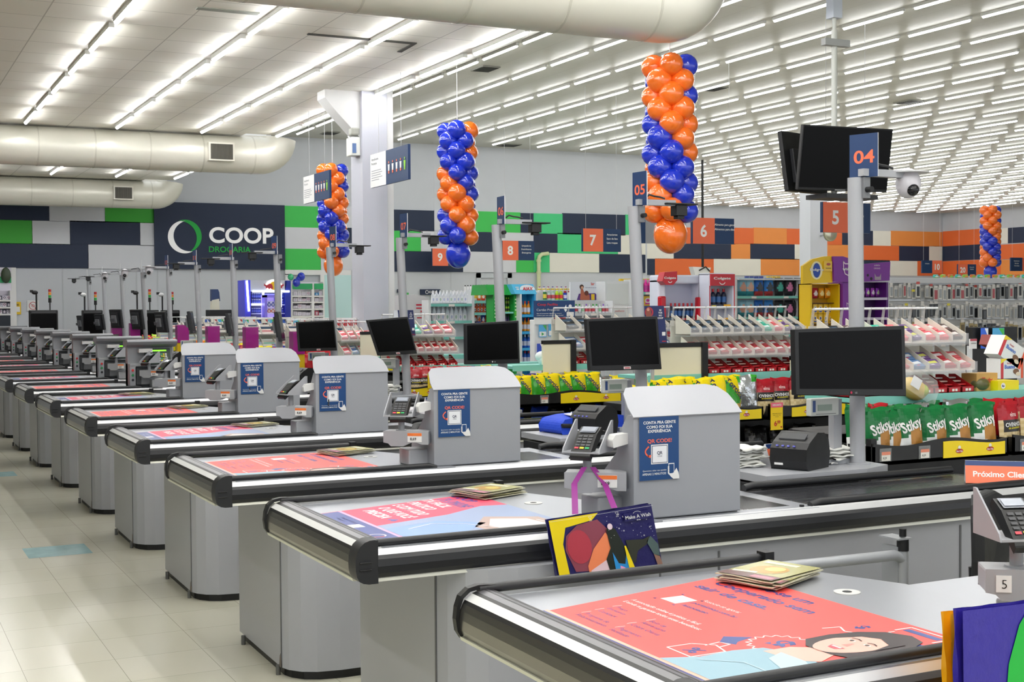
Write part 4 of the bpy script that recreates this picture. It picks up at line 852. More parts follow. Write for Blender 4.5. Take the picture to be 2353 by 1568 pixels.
# ================================================================ bags, chair, gate near the front counters
def sheet_bag(c, ex, ey, n, w, h, mats, label, art, strapc, straps):
    """a flat shopping bag hanging in the plane ex/ey"""
    t = thing('shopping_bag', c, label, 'bag', 'printed shopping bags'); c = Vector(c); ex = Vector(ex).normalized(); ey = Vector(ey).normalized(); n = ex.cross(ey).normalized()
    mb = MB(); N = 12; d = .035
    F = lambda i, j, s: c + ex * (w * (i/N - .5)) + ey * (h * (j/N - .5)) + n * s * (d * .5 * (1 - (j/N)) * math.sin(PI * max(.04, min(.96, i/N))) ** .5 + .003 + .003 * math.sin(i*1.7 + j*1.1))
    for s_ in (1, -1):
        vs = [F(i, j, s_) for j in range(N+1) for i in range(N+1)]
        fs = [(j*(N+1)+i, j*(N+1)+i+1, (j+1)*(N+1)+i+1, (j+1)*(N+1)+i) for j in range(N) for i in range(N)]
        mb.add(vs, fs if s_ > 0 else [f[::-1] for f in fs], mats, True)
    for a, b in (((0, 0), (0, N)), ((N, N), (N, 0))):
        ys = range(a[1], b[1], 1 if b[1] > a[1] else -1)
        for j in ys:
            j2 = j + (1 if b[1] > a[1] else -1); mb.add([F(a[0], j, 1), F(a[0], j2, 1), F(a[0], j2, -1), F(a[0], j, -1)], [(0, 1, 2, 3)], mats)
    mb.add([F(i, 0, 1) for i in range(N+1)] + [F(i, 0, -1) for i in range(N, -1, -1)], [tuple(range(2*N+2))], mats); mb.build('bag_body', t)
    mb = MB(); p = PL(mb, c - ex * w/2 - ey * h/2, ex, ey, .0012); p.O = p.O + n * .024; art(p, w, h); mb.build('printing', t)
    mb = MB()
    for path in straps:
        P = [Vector(q) for q in path]
        for a, b in zip(P, P[1:]):
            sd = Vector((.0125, 0, 0)); mb.add([a - sd, a + sd, b + sd, b - sd], [(0, 1, 2, 3)], strapc); mb.add([a - sd + Vector((0,.002,0)), a + sd + Vector((0,.002,0)), b + sd + Vector((0,.002,0)), b - sd + Vector((0,.002,0))], [(3, 2, 1, 0)], strapc)
    mb.build('strap', t); return t
def art1(p, w, h):
    A = lambda *c: M(*c)
    NVB = M('221f5c', .35, 0, 'wrinkle'); p.rect(0, 0, w, h, NVB, 0)
    p.poly([(0, h*.12), (0, h), (w*.47, h), (w*.40, h*.9), (w*.14, h*.85), (w*.09, h*.6), (w*.1, h*.1)], M('f0d616', .35), 1)
    p.poly([(w*.16, h*.14), (w*.1, h*.5), (w*.13, h*.72), (w*.25, h*.86), (w*.45, h*.9), (w*.53, h*.72), (w*.52, h*.3), (w*.36, h*.1)], M('8c4455', .4), 2)
    p.disc(w*.235, h*.52, w*.115, M('b23c4c', .4), 3, ry=h*.27)
    p.poly([(w*.28, 0), (w*.28, h*.2), (w*.36, h*.45), (w*.5, h*.68), (w*.56, h*.5), (w*.54, 0)], M('f28a5c', .4), 4); p.poly([(w*.28, 0), (w*.3, h*.12), (w*.48, h*.26), (w*.54, 0)], M('e8cdd8', .4), 5)
    K = M('20261f', .4); p.poly([(w*.48, 0), (w*.46, h*.25), (w*.52, h*.42), (w*.51, h*.72), (w*.55, h*.78), (w*.6, h*.7), (w*.68, h*.3), (w*.7, 0)], K, 6); p.disc(w*.55, h*.76, w*.025, M('efd6e2', .4), 7, ry=h*.05)
    p.poly([(w*.53, 0), (w*.53, h*.35), (w*.57, h*.16), (w*.63, h*.13), (w*.66, h*.3), (w*.68, 0)], M('2a8fd8', .4), 7); p.poly([(w*.57, 0), (w*.58, h*.12), (w*.62, h*.08), (w*.64, 0)], M('e59ccb', .4), 8); p.poly([(w*.65, h*.42), (w*.665, h*.42), (w*.72, 0), (w*.66, 0)], M('f0d616', .35), 9)
    p.poly([(w*.68, h*.5), (w*.85, h*.47), (w*.92, h*.5), (w*.88, h*.38), (w*.78, h*.3), (w*.74, h*.12), (w*.7, h*.14)], M('33352b', .4), 4); p.poly([(w*.88, h*.42), (w*.93, h*.5), (w*.99, h*.35), (w*.985, h*.15), (w*.93, h*.2)], M('4f6261', .4), 4); p.poly([(w*.93, h*.2), (w*.985, h*.16), (w, 0), (w*.95, 0)], M('8d6a5c', .4), 4)
    random.seed(5)
    for i in range(34):
        x = random.uniform(.52, .97) * w; y = random.uniform(.5, .95) * h; r = random.choice((.0012, .0014, .0035))
        if r > .003: 
            for a in range(3): ca, sa = math.cos(a*PI/3), math.sin(a*PI/3); p.line([(x - r*ca, y - r*sa), (x + r*ca, y + r*sa)], .0009, WHITE, 8)
        else: p.disc(x, y, r, WHITE, 8, n=8)
    p.rect(w*.70, h*.8, w*.97, h*.93, NVB, 9); p.text('Make A Wish', w*.835, h*.83, .0135, WHITE, w=w*.25, bold=.01, l=10, res=4); p.disc(w*.83, h*.88, .02, WHITE, 10, rin=.0185, a0=.6, a1=2.6, ry=.014); p.text('BRASIL', w*.835, h*.79, .004, WHITE, l=10)
    p.line([(0, h*.985), (w, h*.985)], .0008, WHITE, 9)
    for sx in (.36, .62): p.line([(w*sx, h*.97), (w*sx+.012, h*.9), (w*sx+.002, h*.9), (w*sx+.014, h*.97), (w*sx, h*.97)], .0008, WHITE, 9)
q = [at(1253, 1195, v=4.14), at(1488, 1157, v=4.14), at(1515, 1302, v=4.14)]
exv = q[1] - q[0]; eyv = q[1] - q[2]; w = exv.length; h = .235; cc = q[0] + exv * .5 - eyv.normalized() * h/2
pst = Vector((2.54, V0[1] + .235, 1.06))
def strappath(a, b, c): return [a, a + (b-a)*.5 + Vector((0, -.01, 0)), b, c]
s1 = q[0] + exv * .36; s2 = q[0] + exv * .66
sheet_bag(cc, exv, eyv, None, w, h, M('221f5c', .35, 0, 'wrinkle'), 'navy and yellow shopping bag hanging by purple straps at lane four', art1, M('82147a', .6),
   [[at(1322, 1182, v=4.115), at(1320, 1112, v=4.36), at(1343, 1074, v=4.40)], [at(1412, 1168, v=4.115), at(1390, 1112, v=4.36), at(1362, 1074, v=4.40)]])
def art2(p, w, h):
    p.rect(0, 0, w, h, M('33289a', .35, 0, 'wrinkle'), 0); p.poly([(w*.62, h), (w*.5, h*.86), (w*.4, h*.6), (w*.35, h*.2), (w*.34, 0), (w, 0), (w, h)], M('12b53e', .4), 2); p.poly([(w*.86, h*.62), (w*.72, h*.45), (w*.66, 0), (w, 0), (w, h*.7)], M('cf4a2a', .4), 3); p.poly([(0, h*.3), (w*.08, h*.15), (w*.12, 0), (0, 0)], M('2a66c8', .4), 3)
q0 = at(2196, 1408, v=2.17); t = sheet_bag((q0.x + .17, 2.17, q0.z - .16), (1, 0, -.02), (-.02, 0, 1), None, .34, .33, M('33289a', .35, 0, 'wrinkle'), 'purple, green and red shopping bag at the bottom right corner', art2, M('f2bd12', .5),
   [[(2.60, 2.14, 1.0), (2.60, 2.17, 1.04), (2.645, 2.2, 1.1), (2.66, 2.27, 1.08)], [(2.625, 2.14, 1.0), (2.62, 2.16, 1.05), (2.66, 2.19, 1.12)]])
def art3(p, w, h):
    p.rect(0, 0, w, h, M('f0aa10', .4, 0, 'wrinkle'), 0); p.rect(w*.22, 0, w, h*.7, M('1b1c20', .4), 1); p.text('Make A Wish', w*.27, h*.58, .014, WHITE, al='l', bold=-.005, l=3, w=.12, res=3)
    for i in range(9): p.rect(w*.3, h*(.42 - i*.04), w*.6, h*(.425 - i*.04), M('8d8d8d', .5), 2)
q0 = at(2170, 1417, v=2.23); sheet_bag((q0.x + .15, 2.23, q0.z - .16), (1, 0, -.04), (-.04, 0, 1), None, .3, .33, M('f0aa10', .4, 0, 'wrinkle'), 'orange and black shopping bag behind the purple one at the bottom right', art3, M('f2bd12', .5), [[(2.6, 2.22, 1.0), (2.62, 2.24, 1.05), (2.65, 2.27, 1.07)]])

# office chairs between the lanes
def chair(x, y, rz, label):
    t = thing('office_chair', (x, y, FZ), label, 'chair', 'black cashier chairs'); T = Matrix.Translation((x, y, FZ)) @ Matrix.Rotation(rz, 4, 'Z'); K = M('17181b', .6, 0, 'noise')
    mb = MB(); n = 14; vs = []
    for s_ in (0, .05):
        for i in range(n):
            a = 2*PI*i/n; px = .21*(abs(math.cos(a))**.6)*(1 if math.cos(a) > 0 else -1); pz = .24*(abs(math.sin(a))**.6)*(1 if math.sin(a) > 0 else -1); vs.append(T @ Vector((px, .2 + s_ - px*px*1.2, .86 + pz)))
    mb.add(vs, [(i, (i+1) % n, n+(i+1) % n, n+i) for i in range(n)] + [tuple(range(n-1, -1, -1)), tuple(range(n, 2*n))], K); mb.build('backrest', t, bevel=.012)
    mb = MB(); mb.prism([(.23*math.cos(2*PI*i/16), .22*math.sin(2*PI*i/16)) for i in range(16)], 'z', .46, .54, K, T=T); mb.build('seat', t, bevel=.02)
    mb = MB(); mb.cyl(T @ Vector((0, 0, .1)), T @ Vector((0, 0, .46)), .025, BLACK, n=10); mb.tube([T @ Vector((0, .1, .47)), T @ Vector((0, .24, .5)), T @ Vector((0, .25, .8))], .02, BLACK, n=6); mb.build('column', t)
    mb = MB()
    for i in range(5): a = 2*PI*i/5; mb.tube([T @ Vector((0, 0, .1)), T @ Vector((.25*math.cos(a), .25*math.sin(a), .05))], .018, BLACK, n=6); mb.ell(T @ Vector((.25*math.cos(a), .25*math.sin(a), .03)), (.03, .03, .03), BLACK, n=8, k=6)
    mb.build('base', t)
chair(4.0, 3.55, .5, 'black office chair behind the nearest card terminal at the right edge')
for k in range(2, 6): chair(3.35, V0[k] + 1.42, .3 + .2 * k, 'black office chair between the cabinets behind %s' % LN[k])
# gate arm between the nearest counters
t = thing('barrier_gate', (3.62, 3.9, FZ), 'grey tubular barrier arm on a post behind the nearest counter', 'barrier')
PGt = M('a5a8ac', .35, .2)
mb = MB(); mb.tube([(2.95, 3.95, .715), (3.3, 3.92, .718), (3.6, 3.9, .72), (3.64, 3.9, .70)], .021, PGt, n=12); mb.build('arm', t)
mb = MB(); mb.cyl((3.64, 3.9, FZ), (3.64, 3.9, .735), .022, PGt, n=12); mb.box(3.615, 3.9, FZ, 3.635, 3.99, .75, PGt); mb.build('post', t)
mb = MB(); mb.cyl((3.64, 3.9, .735), (3.64, 3.9, .78), .024, BLACK, n=10); mb.cyl((3.64, 3.9, .79), (3.64, 3.9, .82), .014, BLACK, n=8); mb.box(3.6, 3.88, .78, 3.67, 3.99, .786, PGt); mb.build('hinge', t)

# blue zipped bag, papers, small shelf plates
def blue_bag():
    c = (4.06, V0[2] + .95, .921); t = thing('zip_bag', c, 'blue zipped fabric bag on the desk of lane five', 'bag'); BB2 = M('1c46c8', .7, 0, 'wrinkle')
    mb = MB(); T = Matrix.Translation(c) @ Matrix.Rotation(.12, 4, 'Z'); pr = [(-.28, .0), (-.29, .05), (-.26, .09), (-.15, .105), (0, .11), (.15, .10), (.27, .085), (.31, .05), (.3, 0)]
    mb.prism(pr, 'y', -.12, .12, BB2, T=T); mb.build('fabric', t, bevel=.03, seg=3)
    mb = MB(); mb.tube([T @ Vector(q) for q in ((-.285, -.124, .055), (-.2, -.128, .05), (-.12, -.128, .045))], .014, BLACK, n=6); mb.box(-.19, -.14, -.0, -.175, -.127, .05, GREY, T); mb.build('zip', t)
    mb = MB(); mb.prism([(-.2, -.09), (-.02, -.05), (-.0, .0), (-.06, .05), (-.16, .03)], 'z', .1085, .113, M('e4e2ea', .6), T=T); mb.build('patch', t)
blue_bag()
random.seed(3)
for (x, y, k, n, lab) in ((3.80, V0[1] + .97, 1, 9, 'ragged pile of white bags left of the receipt printer of lane four'), (4.27, V0[1] + .88, 1, 7, 'ragged pile of white bags right of the receipt printer of lane four'), (4.05, V0[3] + 1.0, 3, 10, 'ragged pile of white bags on the desk of lane six'), (4.2, V0[4] + .9, 4, 8, 'ragged pile of white bags on the desk of lane seven'), (3.9, V0[5] + .9, 5, 6, 'ragged pile of white bags on the desk of lane eight')):
    mb = MB()
    for i in range(n):
        T = Matrix.Translation((x + random.uniform(-.02, .02), y + random.uniform(-.02, .02), .921 + i*.011)) @ Matrix.Rotation(random.uniform(-.4, .4), 4, 'Z'); N = 7
        vs = [T @ Vector(((a/N - .5)*.2, (b/N - .5)*.16, (.004 * math.sin(a*2.1 + i) + .004 * math.cos(b*1.7 + i*2) + (.0 if s_ else .007)))) for s_ in (0, 1) for b in range(N+1) for a in range(N+1)]; m_ = (N+1)**2
        fs = [(b*(N+1)+a, b*(N+1)+a+1, (b+1)*(N+1)+a+1, (b+1)*(N+1)+a) for b in range(N) for a in range(N)]
        mb.add(vs, fs + [tuple(m_ + q for q in f[::-1]) for f in fs] + [(m_ + a, m_ + a + 1, a + 1, a) for a in range(N)], M('e6e6e0', .6), True)
    tag(mb.build('white_bag_stack', base=(x, y, .92)), lab, 'bag stack', 'stacks of thin white bags')

# ================================================================ snack bags
def bag_mesh(kind, W=.15, H=.225, T=.055):
    random.seed(hash(kind) % 1000 if False else sum(map(ord, kind))); mb = MB(); NX, NY = 12, 16
    def surf(s, t, side):
        e = max(0, 1 - abs(s) ** 3) ** .6 * max(0, 1 - abs(t) ** 4) ** .8
        cr = .006 * math.sin(7*s + 3*t) * math.cos(5*t) * (abs(t) ** 1.5) + .003 * math.sin(11*s*t + 2)
        x = s * W/2 * (1 - .08 * e) ; z = H/2 + t * H/2 + .004 * math.sin(4*s) * (t > .9); y = -side * (T/2 * e + cr * e) - (.012 * s * s * t if abs(t) > .8 else 0) 
        return Vector((x, y, z))
    def c(s, t):
        if kind == 'torcida':
            if (s*.9) ** 2 / .5 + (t + .72) ** 2 / .07 < 1: return M('d9b25c', .5)
            return M('f2d90f', .22, 0, 'foil') if t > .08 - .9 * s else M('2f9a22', .22, 0, 'foil')
        if kind == 'torcida_back': return M('c5c9cc', .15, .8, 'foil') if t < .6 or abs(s) < .5 else M('2f9a22', .22, 0, 'foil')
        if kind == 'stiksy':
            if (s - .45) ** 2 / .4 + (t + .3) ** 2 / .2 < 1: return M('b07a32', .4)
            if t < -.05 + .35 * s: return M('e3e5e4', .25) if s < .8 or t < -.6 else M('b52a20', .3)
            return M('0f6b35', .2, 0, 'foil')
        if kind == 'ovinhos':
            if t > .25: return M('a51423', .22, 0, 'foil')
            if t > -.25 and abs(s) < .9: return M('1a1613', .3)
            return M('d9c79a', .4) if (int((s+1)*5) + int((t+1)*8)) % 2 else M('cbb583', .4)
        if kind == 'silver': return M('c9ccd0', .12, .9, 'foil')
        if kind == 'yellow': return M('e8d416', .22, 0, 'foil') if t > -.3 or s > .3 else M('5aa51f', .22, 0, 'foil')
        if kind == 'lime': return M('a6cf1a', .22, 0, 'foil')
        if kind == 'red': return M('b01522', .2, 0, 'foil')
        if kind == 'purple': return M('4b2a84', .25, 0, 'foil') if (s + t) > .1 else M('e2d21e', .25, 0, 'foil')
        if kind == 'blue': return M('1b3fae', .22, 0, 'foil') if t > -.2 else M('c42430', .25)
        if kind == 'black': return M('121214', .18, .1, 'foil')
        if kind == 'magenta': return M('b3187f', .25, 0, 'foil')
        if kind == 'orange': return M('ef7a1c', .25, 0, 'foil')
        return WHITE
    for side in (1, -1):
        for j in range(NY):
            for i in range(NX):
                s0, s1 = -1 + 2*i/NX, -1 + 2*(i+1)/NX; t0, t1 = -1 + 2*j/NY, -1 + 2*(j+1)/NY
                vs = [surf(s0, t0, side), surf(s1, t0, side), surf(s1, t1, side), surf(s0, t1, side)]
                mb.add(vs if side > 0 else vs[::-1], [(0, 1, 2, 3)], c((s0+s1)/2, (t0+t1)/2) if side > 0 else (M('b9bcc0', .2, .7, 'foil') if kind == 'silver' else c(0, .9)), True)
    def lettering(tx, cx, cy, hh, m, rot, w):
        vs, fs, x0, x1, y0, y1 = text_mesh(tx, .03, 2); k = w / (x1 - x0); ca, sa = math.cos(rot), math.sin(rot); out = []
        for v in vs:
            a, b = (v.x - (x0+x1)/2) * k, (v.y - .36) * k * hh; X, Z = cx + a*ca - b*sa, cy + a*sa + b*ca
            s = max(-.97, min(.97, X / (W/2*.95))); t = max(-.97, min(.97, (Z - H/2) / (H/2))); q = surf(s, t, 1); out.append(Vector((q.x, q.y - .0025, q.z)))
        mb.add(out, fs, m)
    if kind == 'torcida': lettering('Torcida', .0, H*.66, 1.2, M('1d2f55', .4), -.85, .15)
    if kind == 'stiksy': lettering('Stiksy', .0, H*.63, 1.3, WHITE, .28, .115)
    if kind == 'ovinhos': lettering('OVINHOS', 0, H*.53, 1.1, WHITE, 0.03, .11); lettering('de amendoim', 0, H*.46, 1.0, M('d8c92a', .4), .03, .08); lettering('elma', 0, H*.74, 1.1, M('e8b9b9', .4), 0, .05)
    return mb
_BG = {}
BAGNAME = {'torcida': 'green and yellow snack bag', 'torcida_back': 'silver-backed snack bag', 'stiksy': 'green and white snack bag', 'ovinhos': 'red and black snack bag', 'silver': 'silver snack bag', 'yellow': 'yellow snack bag', 'lime': 'lime green snack bag', 'red': 'plain red snack bag', 'purple': 'purple and yellow snack bag', 'blue': 'blue snack bag', 'black': 'glossy black snack bag', 'magenta': 'magenta snack bag', 'orange': 'orange snack bag'}
def bag(kind, x, y, z, label, rz=0, rx=0, ry=0, sc=1, group='snack bags on the display stands'):
    if kind not in _BG:
        o = bag_mesh(kind).build('snack_bag', base=(0, 0, 0)); _BG[kind] = o
    else: o = _BG[kind].copy(); COL.objects.link(o)
    o.location = (x, y, z); o.rotation_euler = (rx, ry, rz); o.scale = (sc, sc, sc); tag(o, label, 'snack bag', group); return o

# ================================================================ display stands behind the lanes
def tray(t, x0, x1, y, z, depth=.3, tags=(), yl=(.3, .95), h=.09):
    K = M('121214', .45, 0, 'noise'); mb = MB(); N = 16; W = x1 - x0
    top = [(x0 + W*i/N, z + h + .014 * math.sin(2*PI*(i/N)*1.5 + 2.6)) for i in range(N+1)]
    mb.prism([(x0, z - .02)] + [(x1, z - .02)] + top[::-1], 'y', y, y + .012, K); mb.box(x0, y, z - .02, x1, y + depth, z, K); mb.box(x0, y, z - .02, x0 + .012, y + depth, z + h*.9, K); mb.box(x1 - .012, y, z - .02, x1, y + depth, z + h*.9, K)
    o = mb.build('tray', t)
    mb = MB(); a, b = x0 + W*yl[0], x0 + W*yl[1]; tp = [(a + (b-a)*i/10, z + h - .016 + .012 * math.sin(2*PI*((a + (b-a)*i/10 - x0)/W)*1.5 + 2.6)) for i in range(11)]
    mb.prism([(a, z - .006), (b, z - .006)] + tp[::-1], 'y', y - .004, y, M('f0d312', .4)); p = PL(mb, (0, y - .0045, 0), EX, EZ); p.n = Vector((0, -1, 0)); p.step = .001
    for f in (.25, .75): cx = a + (b-a)*f; p.disc(cx, z + .028, .028, M('b3202a', .4), 1, ry=.012); p.text('Elma Chips', cx, z + .023, .009, WHITE, w=.046, bold=.03); p.disc(cx, z + .047, .011, M('e7e4d8', .5), 1)
    mb.build('brand_strip', o)
    mb = MB(); 
    for f in tags:
        cx = x0 + W*f; mb.box(cx - .04, y - .006, z + .0, cx + .04, y - .002, z + .07, M('c4c7c9', .3, 0, 'glass')); mb.box(cx - .03, y - .008, z + .004, cx + .03, y - .006, z + .05, M('e8e6df', .5)); mb.box(cx - .03, y - .009, z + .035, cx + .03, y - .008, z + .052, M('e08a70', .5)); p = PL(mb, (cx - .03, y - .0095, z), EX, EZ); p.n = Vector((0, -1, 0)); p.text('8,29', .02, .014, .011, BLK, bold=.01)
    if tags: mb.build('price_holder', o)
def stand(name, y, x0, x1, label, trays, shelfz=1.0, depth=.75):
    t = thing('snack_stand', ((x0+x1)/2, y + depth/2, FZ), label, 'display stand', 'black snack stands'); K = M('141416', .5, 0, 'noise')
    mb = MB(); mb.box(x0 + .02, y + .02, FZ, x1 - .02, y + depth, FZ + .12, K)
    mb.box(x0 + .02, y + .3, FZ + .12, x1 - .02, y + .33, .98, K)
    for x in (x0 + .02, x1 - .06): 
        for yy in (y + .02, y + depth - .04): mb.box(x, yy, FZ + .12, x + .04, yy + .04, .98, K)
    mb.box(x0 + .02, y + .3, .93, x1 - .02, y + depth, .98, K); mb.build('frame', t)
    mb = MB(); mb.box(x0 + .04, y + .05, .38, x1 - .04, y + .3, .42, K); mb.box(x0 + .04, y + .03, .38, x1 - .04, y + .05, .47, K); mb.build('lower_tray', t)
    for a in trays: tray(t, *a)
    xs = x0 + .17; mb = MB(); mb.box(xs, y + .33, shelfz - .012, x1, y + depth, shelfz + .012, MINT); mb.box(xs, y + .315, shelfz - .03, x1, y + .33, shelfz + .02, MINT); mb.build('mint_shelf', t)
    return t
Y1, Y2, Y3, Y4, Y5 = 5.36, 7.75, 9.75, 11.22, 13.17
stand('a', Y1, 4.78, 6.75, 'black snack stand of the green bags behind lane four', [(4.8, 5.78, Y1, .86, .3, (.08, .36), (.5, .97)), (5.82, 6.7, Y1, .86, .3, (.1, .6), (.7, .9))], 1.16)
stand('b', Y2, 4.95, 6.95, 'black snack stand of the red bags behind lane five', [(4.97, 5.9, Y2, .875, .3, (), (.4, .98)), (5.95, 6.9, Y2, .875, .3, (.9,), (.22, .8))], 1.17)
stand('c', Y3, 4.85, 6.75, 'black snack stand of the green and yellow bags behind lane six', [(4.87, 5.92, Y3, .88, .3, (.27,), (.42, .98)), (5.96, 6.7, Y3, .88, .3, (), (.1, .9))], 1.17)
stand('d', Y4, 4.4, 6.3, 'black snack stand behind lane seven', [(4.42, 5.2, Y4, .88, .3, (), (.1, .5)), (5.25, 6.2, Y4, .88, .3, (), (.2, .9))], 1.12)
stand('e', Y5, 4.5, 6.3, 'black snack stand behind lane eight', [(4.52, 5.3, Y5, .88, .3, (), (.1, .5)), (5.35, 6.2, Y5, .88, .3, (), (.2, .9))], 1.14)
for i, k in enumerate(range(6, 12)): stand('f', Y5 + 1.955 * (i + 1), 4.6, 6.3, 'black snack stand behind %s' % LN[k], [(4.62, 5.4, Y5 + 1.955*(i+1), .88, .3, (), (.1, .5)), (5.45, 6.2, Y5 + 1.955*(i+1), .88, .3, (), (.2, .9))], 1.12)
# the front rows of bags, placed along each tray
random.seed(11)
def row(kinds, xs, y, z, where, sc=1.0, tilt=.12, jit=.15, nm='front row'):
    for i, (k, x) in enumerate(zip(kinds, xs)):
        bag(k, x, y + random.uniform(-.008, .008), z, '%s %s, %s from left in the %s' % (BAGNAME[k], where, ORD[i+1], nm), rz=random.uniform(-jit, jit), rx=-tilt + random.uniform(-.04, .04), ry=random.uniform(-.05, .05), sc=sc * random.uniform(.97, 1.03))
X = lambda px, py, v: at(px, py, v=v).x
Z1 = .862
row(['stiksy'] * 6, [X(p_, 1000, Y1 + .07) for p_ in (2020, 2050, 2090, 2151, 2205, 2259)], Y1 + .07, Z1, 'behind lane four', 1.24)
row(['ovinhos'] * 3, [X(p_, 1000, Y1 + .07) for p_ in (2322, 2375, 2425)], Y1 + .07, Z1, 'at the right edge', 1.2, nm='red row')
row(['stiksy', 'red', 'stiksy', 'silver', 'stiksy', 'silver', 'stiksy'], [4.88 + .14 * i for i in range(7)], Y1 + .18, Z1 + .03, 'behind lane four', 1.15, .2, .3, 'second row')
row(['ovinhos', 'ovinhos', 'red', 'red', 'ovinhos', 'red'], [5.62 + .14 * i for i in range(6)], Y1 + .2, Z1 + .06, 'at the right edge', 1.0, .25, .4, 'second row')
row(['ovinhos'] * 3 + ['red'] * 5, [5.35 + .15 * i for i in range(8)], Y1 + .28, Z1 + .09, 'at the right edge', .95, .5, .5, 'back row')
Z2 = .878
row(['torcida'] * 6 + ['torcida_back'], [X(p_, 900, Y2 + .07) for p_ in (1522, 1553, 1584, 1617, 1650, 1688, 1716)], Y2 + .07, Z2 + .03, 'behind lane five', 1.22, .12, .25)
row(['ovinhos'] * 5, [X(p_, 900, Y2 + .07) for p_ in (1756, 1795, 1838, 1878, 1918)], Y2 + .07, Z2 + .01, 'behind lane five', 1.2, nm='red front row')
row(['torcida', 'torcida_back', 'silver', 'torcida', 'yellow', 'silver', 'torcida'], [5.0 + .14 * i for i in range(7)], Y2 + .18, Z2 + .02, 'behind lane five', 1.03, .25, .4, 'second row')
row(['red', 'ovinhos', 'red', 'red', 'ovinhos', 'red', 'red'], [5.95 + .13 * i for i in range(7)], Y2 + .18, Z2 + .04, 'behind lane five', 1.0, .3, .4, 'red second row')
Z3 = .883
row(['torcida'] * 7, [X(p_, 880, Y3 + .07) for p_ in (1182, 1207, 1240, 1271, 1303, 1333, 1363)], Y3 + .07, Z3, 'behind lane six', 1.05, .1, .12)
row(['silver', 'yellow', 'torcida_back', 'torcida', 'yellow', 'silver', 'torcida', 'silver'], [5.8 + .12 * i for i in range(8)], Y3 + .07, Z3, 'behind lane six', .95, .3, .6, 'loose right part')
row(['torcida_back', 'silver', 'purple', 'torcida', 'silver', 'yellow', 'torcida_back', 'silver'], [4.92 + .13 * i for i in range(8)], Y3 + .2, Z3 + .03, 'behind lane six', 1.0, .4, .4, 'second row')
row(['ovinhos', 'ovinhos', 'red', 'ovinhos', 'red', 'ovinhos', 'ovinhos', 'purple', 'yellow'], [X(p_, 850, Y4 + .07) for p_ in (955, 978, 1003, 1025, 1046, 1068, 1090, 1115, 1140)], Y4 + .07, .883, 'behind lane seven', 1.1, .15, .5)
row(['red'] * 6 + ['purple', 'yellow'], [X(p_, 850, Y4 + .2) for p_ in (950, 973, 996, 1020, 1042, 1066, 1095, 1130)], Y4 + .2, .92, 'behind lane seven', 1.0, .4, .5, 'second row')
row(['ovinhos'] * 5, [X(p_, 810, Y5 + .07) for p_ in (787, 807, 828, 849, 870)], Y5 + .07, .883, 'behind lane eight', 1.05, .1, .2)
row(['blue', 'silver', 'blue', 'red', 'ovinhos'], [X(p_, 810, Y5 + .2) for p_ in (782, 803, 824, 845, 868)], Y5 + .2, .95, 'behind lane eight', 1.0, .4, .5, 'second row')
mixes = [['red'] * 7, ['red', 'red', 'blue', 'red', 'yellow', 'yellow', 'red'], ['purple', 'yellow', 'purple', 'yellow', 'red', 'red', 'yellow'], ['lime', 'lime', 'yellow', 'lime', 'orange', 'orange', 'purple'], ['lime', 'yellow', 'lime', 'lime', 'red', 'red', 'lime'], ['red', 'red', 'lime', 'red', 'red', 'lime', 'red']]
for i, mix in enumerate(mixes):
    yy = Y5 + 1.955 * (i + 1)
    row(mix, [4.7 + .15 * j for j in range(7)], yy + .08, .885, 'behind %s' % LN[6 + i], 1.15, .15, .4)
    row(mix[::-1], [4.68 + .15 * j for j in range(7)], yy + .2, .95, 'behind %s' % LN[6 + i], 1.1, .45, .5, 'second row')
    row(mix, [4.72 + .15 * j for j in range(7)], yy + .32, 1.0, 'behind %s' % LN[6 + i], 1.1, .6, .6, 'back row')
# lower trays: dark and blue bags
row(['black', 'black', 'blue', 'black', 'black', 'yellow', 'black'], [4.95 + .22 * i for i in range(7)], Y1 + .16, .425, 'low down behind lane four', 1.2, .2, .4, 'lower tray')
row(['blue', 'black', 'black', 'black', 'black', 'black', 'black'], [5.1 + .22 * i for i in range(7)], Y2 + .16, .5, 'low down behind lane five', 1.3, .2, .4, 'lower tray')
row(['blue', 'blue', 'black', 'black', 'blue', 'black'], [5.0 + .22 * i for i in range(6)], Y3 + .16, .55, 'low down behind lane six', 1.3, .2, .4, 'lower tray')
# discount tag
a = at(1785, 957, v=Y2 - .02); t = thing('discount_tag', (a.x, Y2 - .02, a.z), 'yellow discount tag reading DESCONTO on the stand behind lane five', 'price tag')
mb = MB(); mb.box(a.x - .055, Y2 - .02, a.z - .1, a.x + .055, Y2 - .017, a.z + .1, M('f4cf12', .45)); p = PL(mb, (a.x - .055, Y2 - .0205, a.z - .1), EX, EZ); p.n = Vector((0, -1, 0)); p.rect(0, .165, .11, .2, M('e8607c', .4)); p.text('DESCONTO', .055, .176, .014, WHITE, w=.08, bold=.03, res=3); p.text('6', .042, .03, .036, RED, bold=.04, res=4); p.text(',99', .052, .045, .024, RED, al='l', bold=.04, w=.034, res=4); p.disc(.095, .02, .007, RED, n=10)
for i, s in enumerate(('AMENDOIM OVINHOS', 'ELMA CHIPS 100G', 'DE: 8,29')): p.text(s, .055, .118 - i*.012, .005, M('6a5a20', .5), w=(.085, .07, .03)[i])
mb.build('card', t)
for (px, py, v, lab) in ((992, 870, Y4 - .02, 'small yellow price tag below the red bags behind lane seven'), (998, 880, Y4 - .02, None)):
    if lab: a = at(px, py, v=v); mb = MB(); mb.box(a.x - .04, v, a.z - .09, a.x + .06, v + .003, a.z + .05, M('f0d020', .45)); p = PL(mb, (a.x - .04, v - .0005, a.z - .09), EX, EZ); p.n = Vector((0, -1, 0)); p.text('6,99', .04, .03, .018, RED, bold=.03); tag(mb.build('price_tag', base=(a.x, v, a.z)), lab, 'price tag')

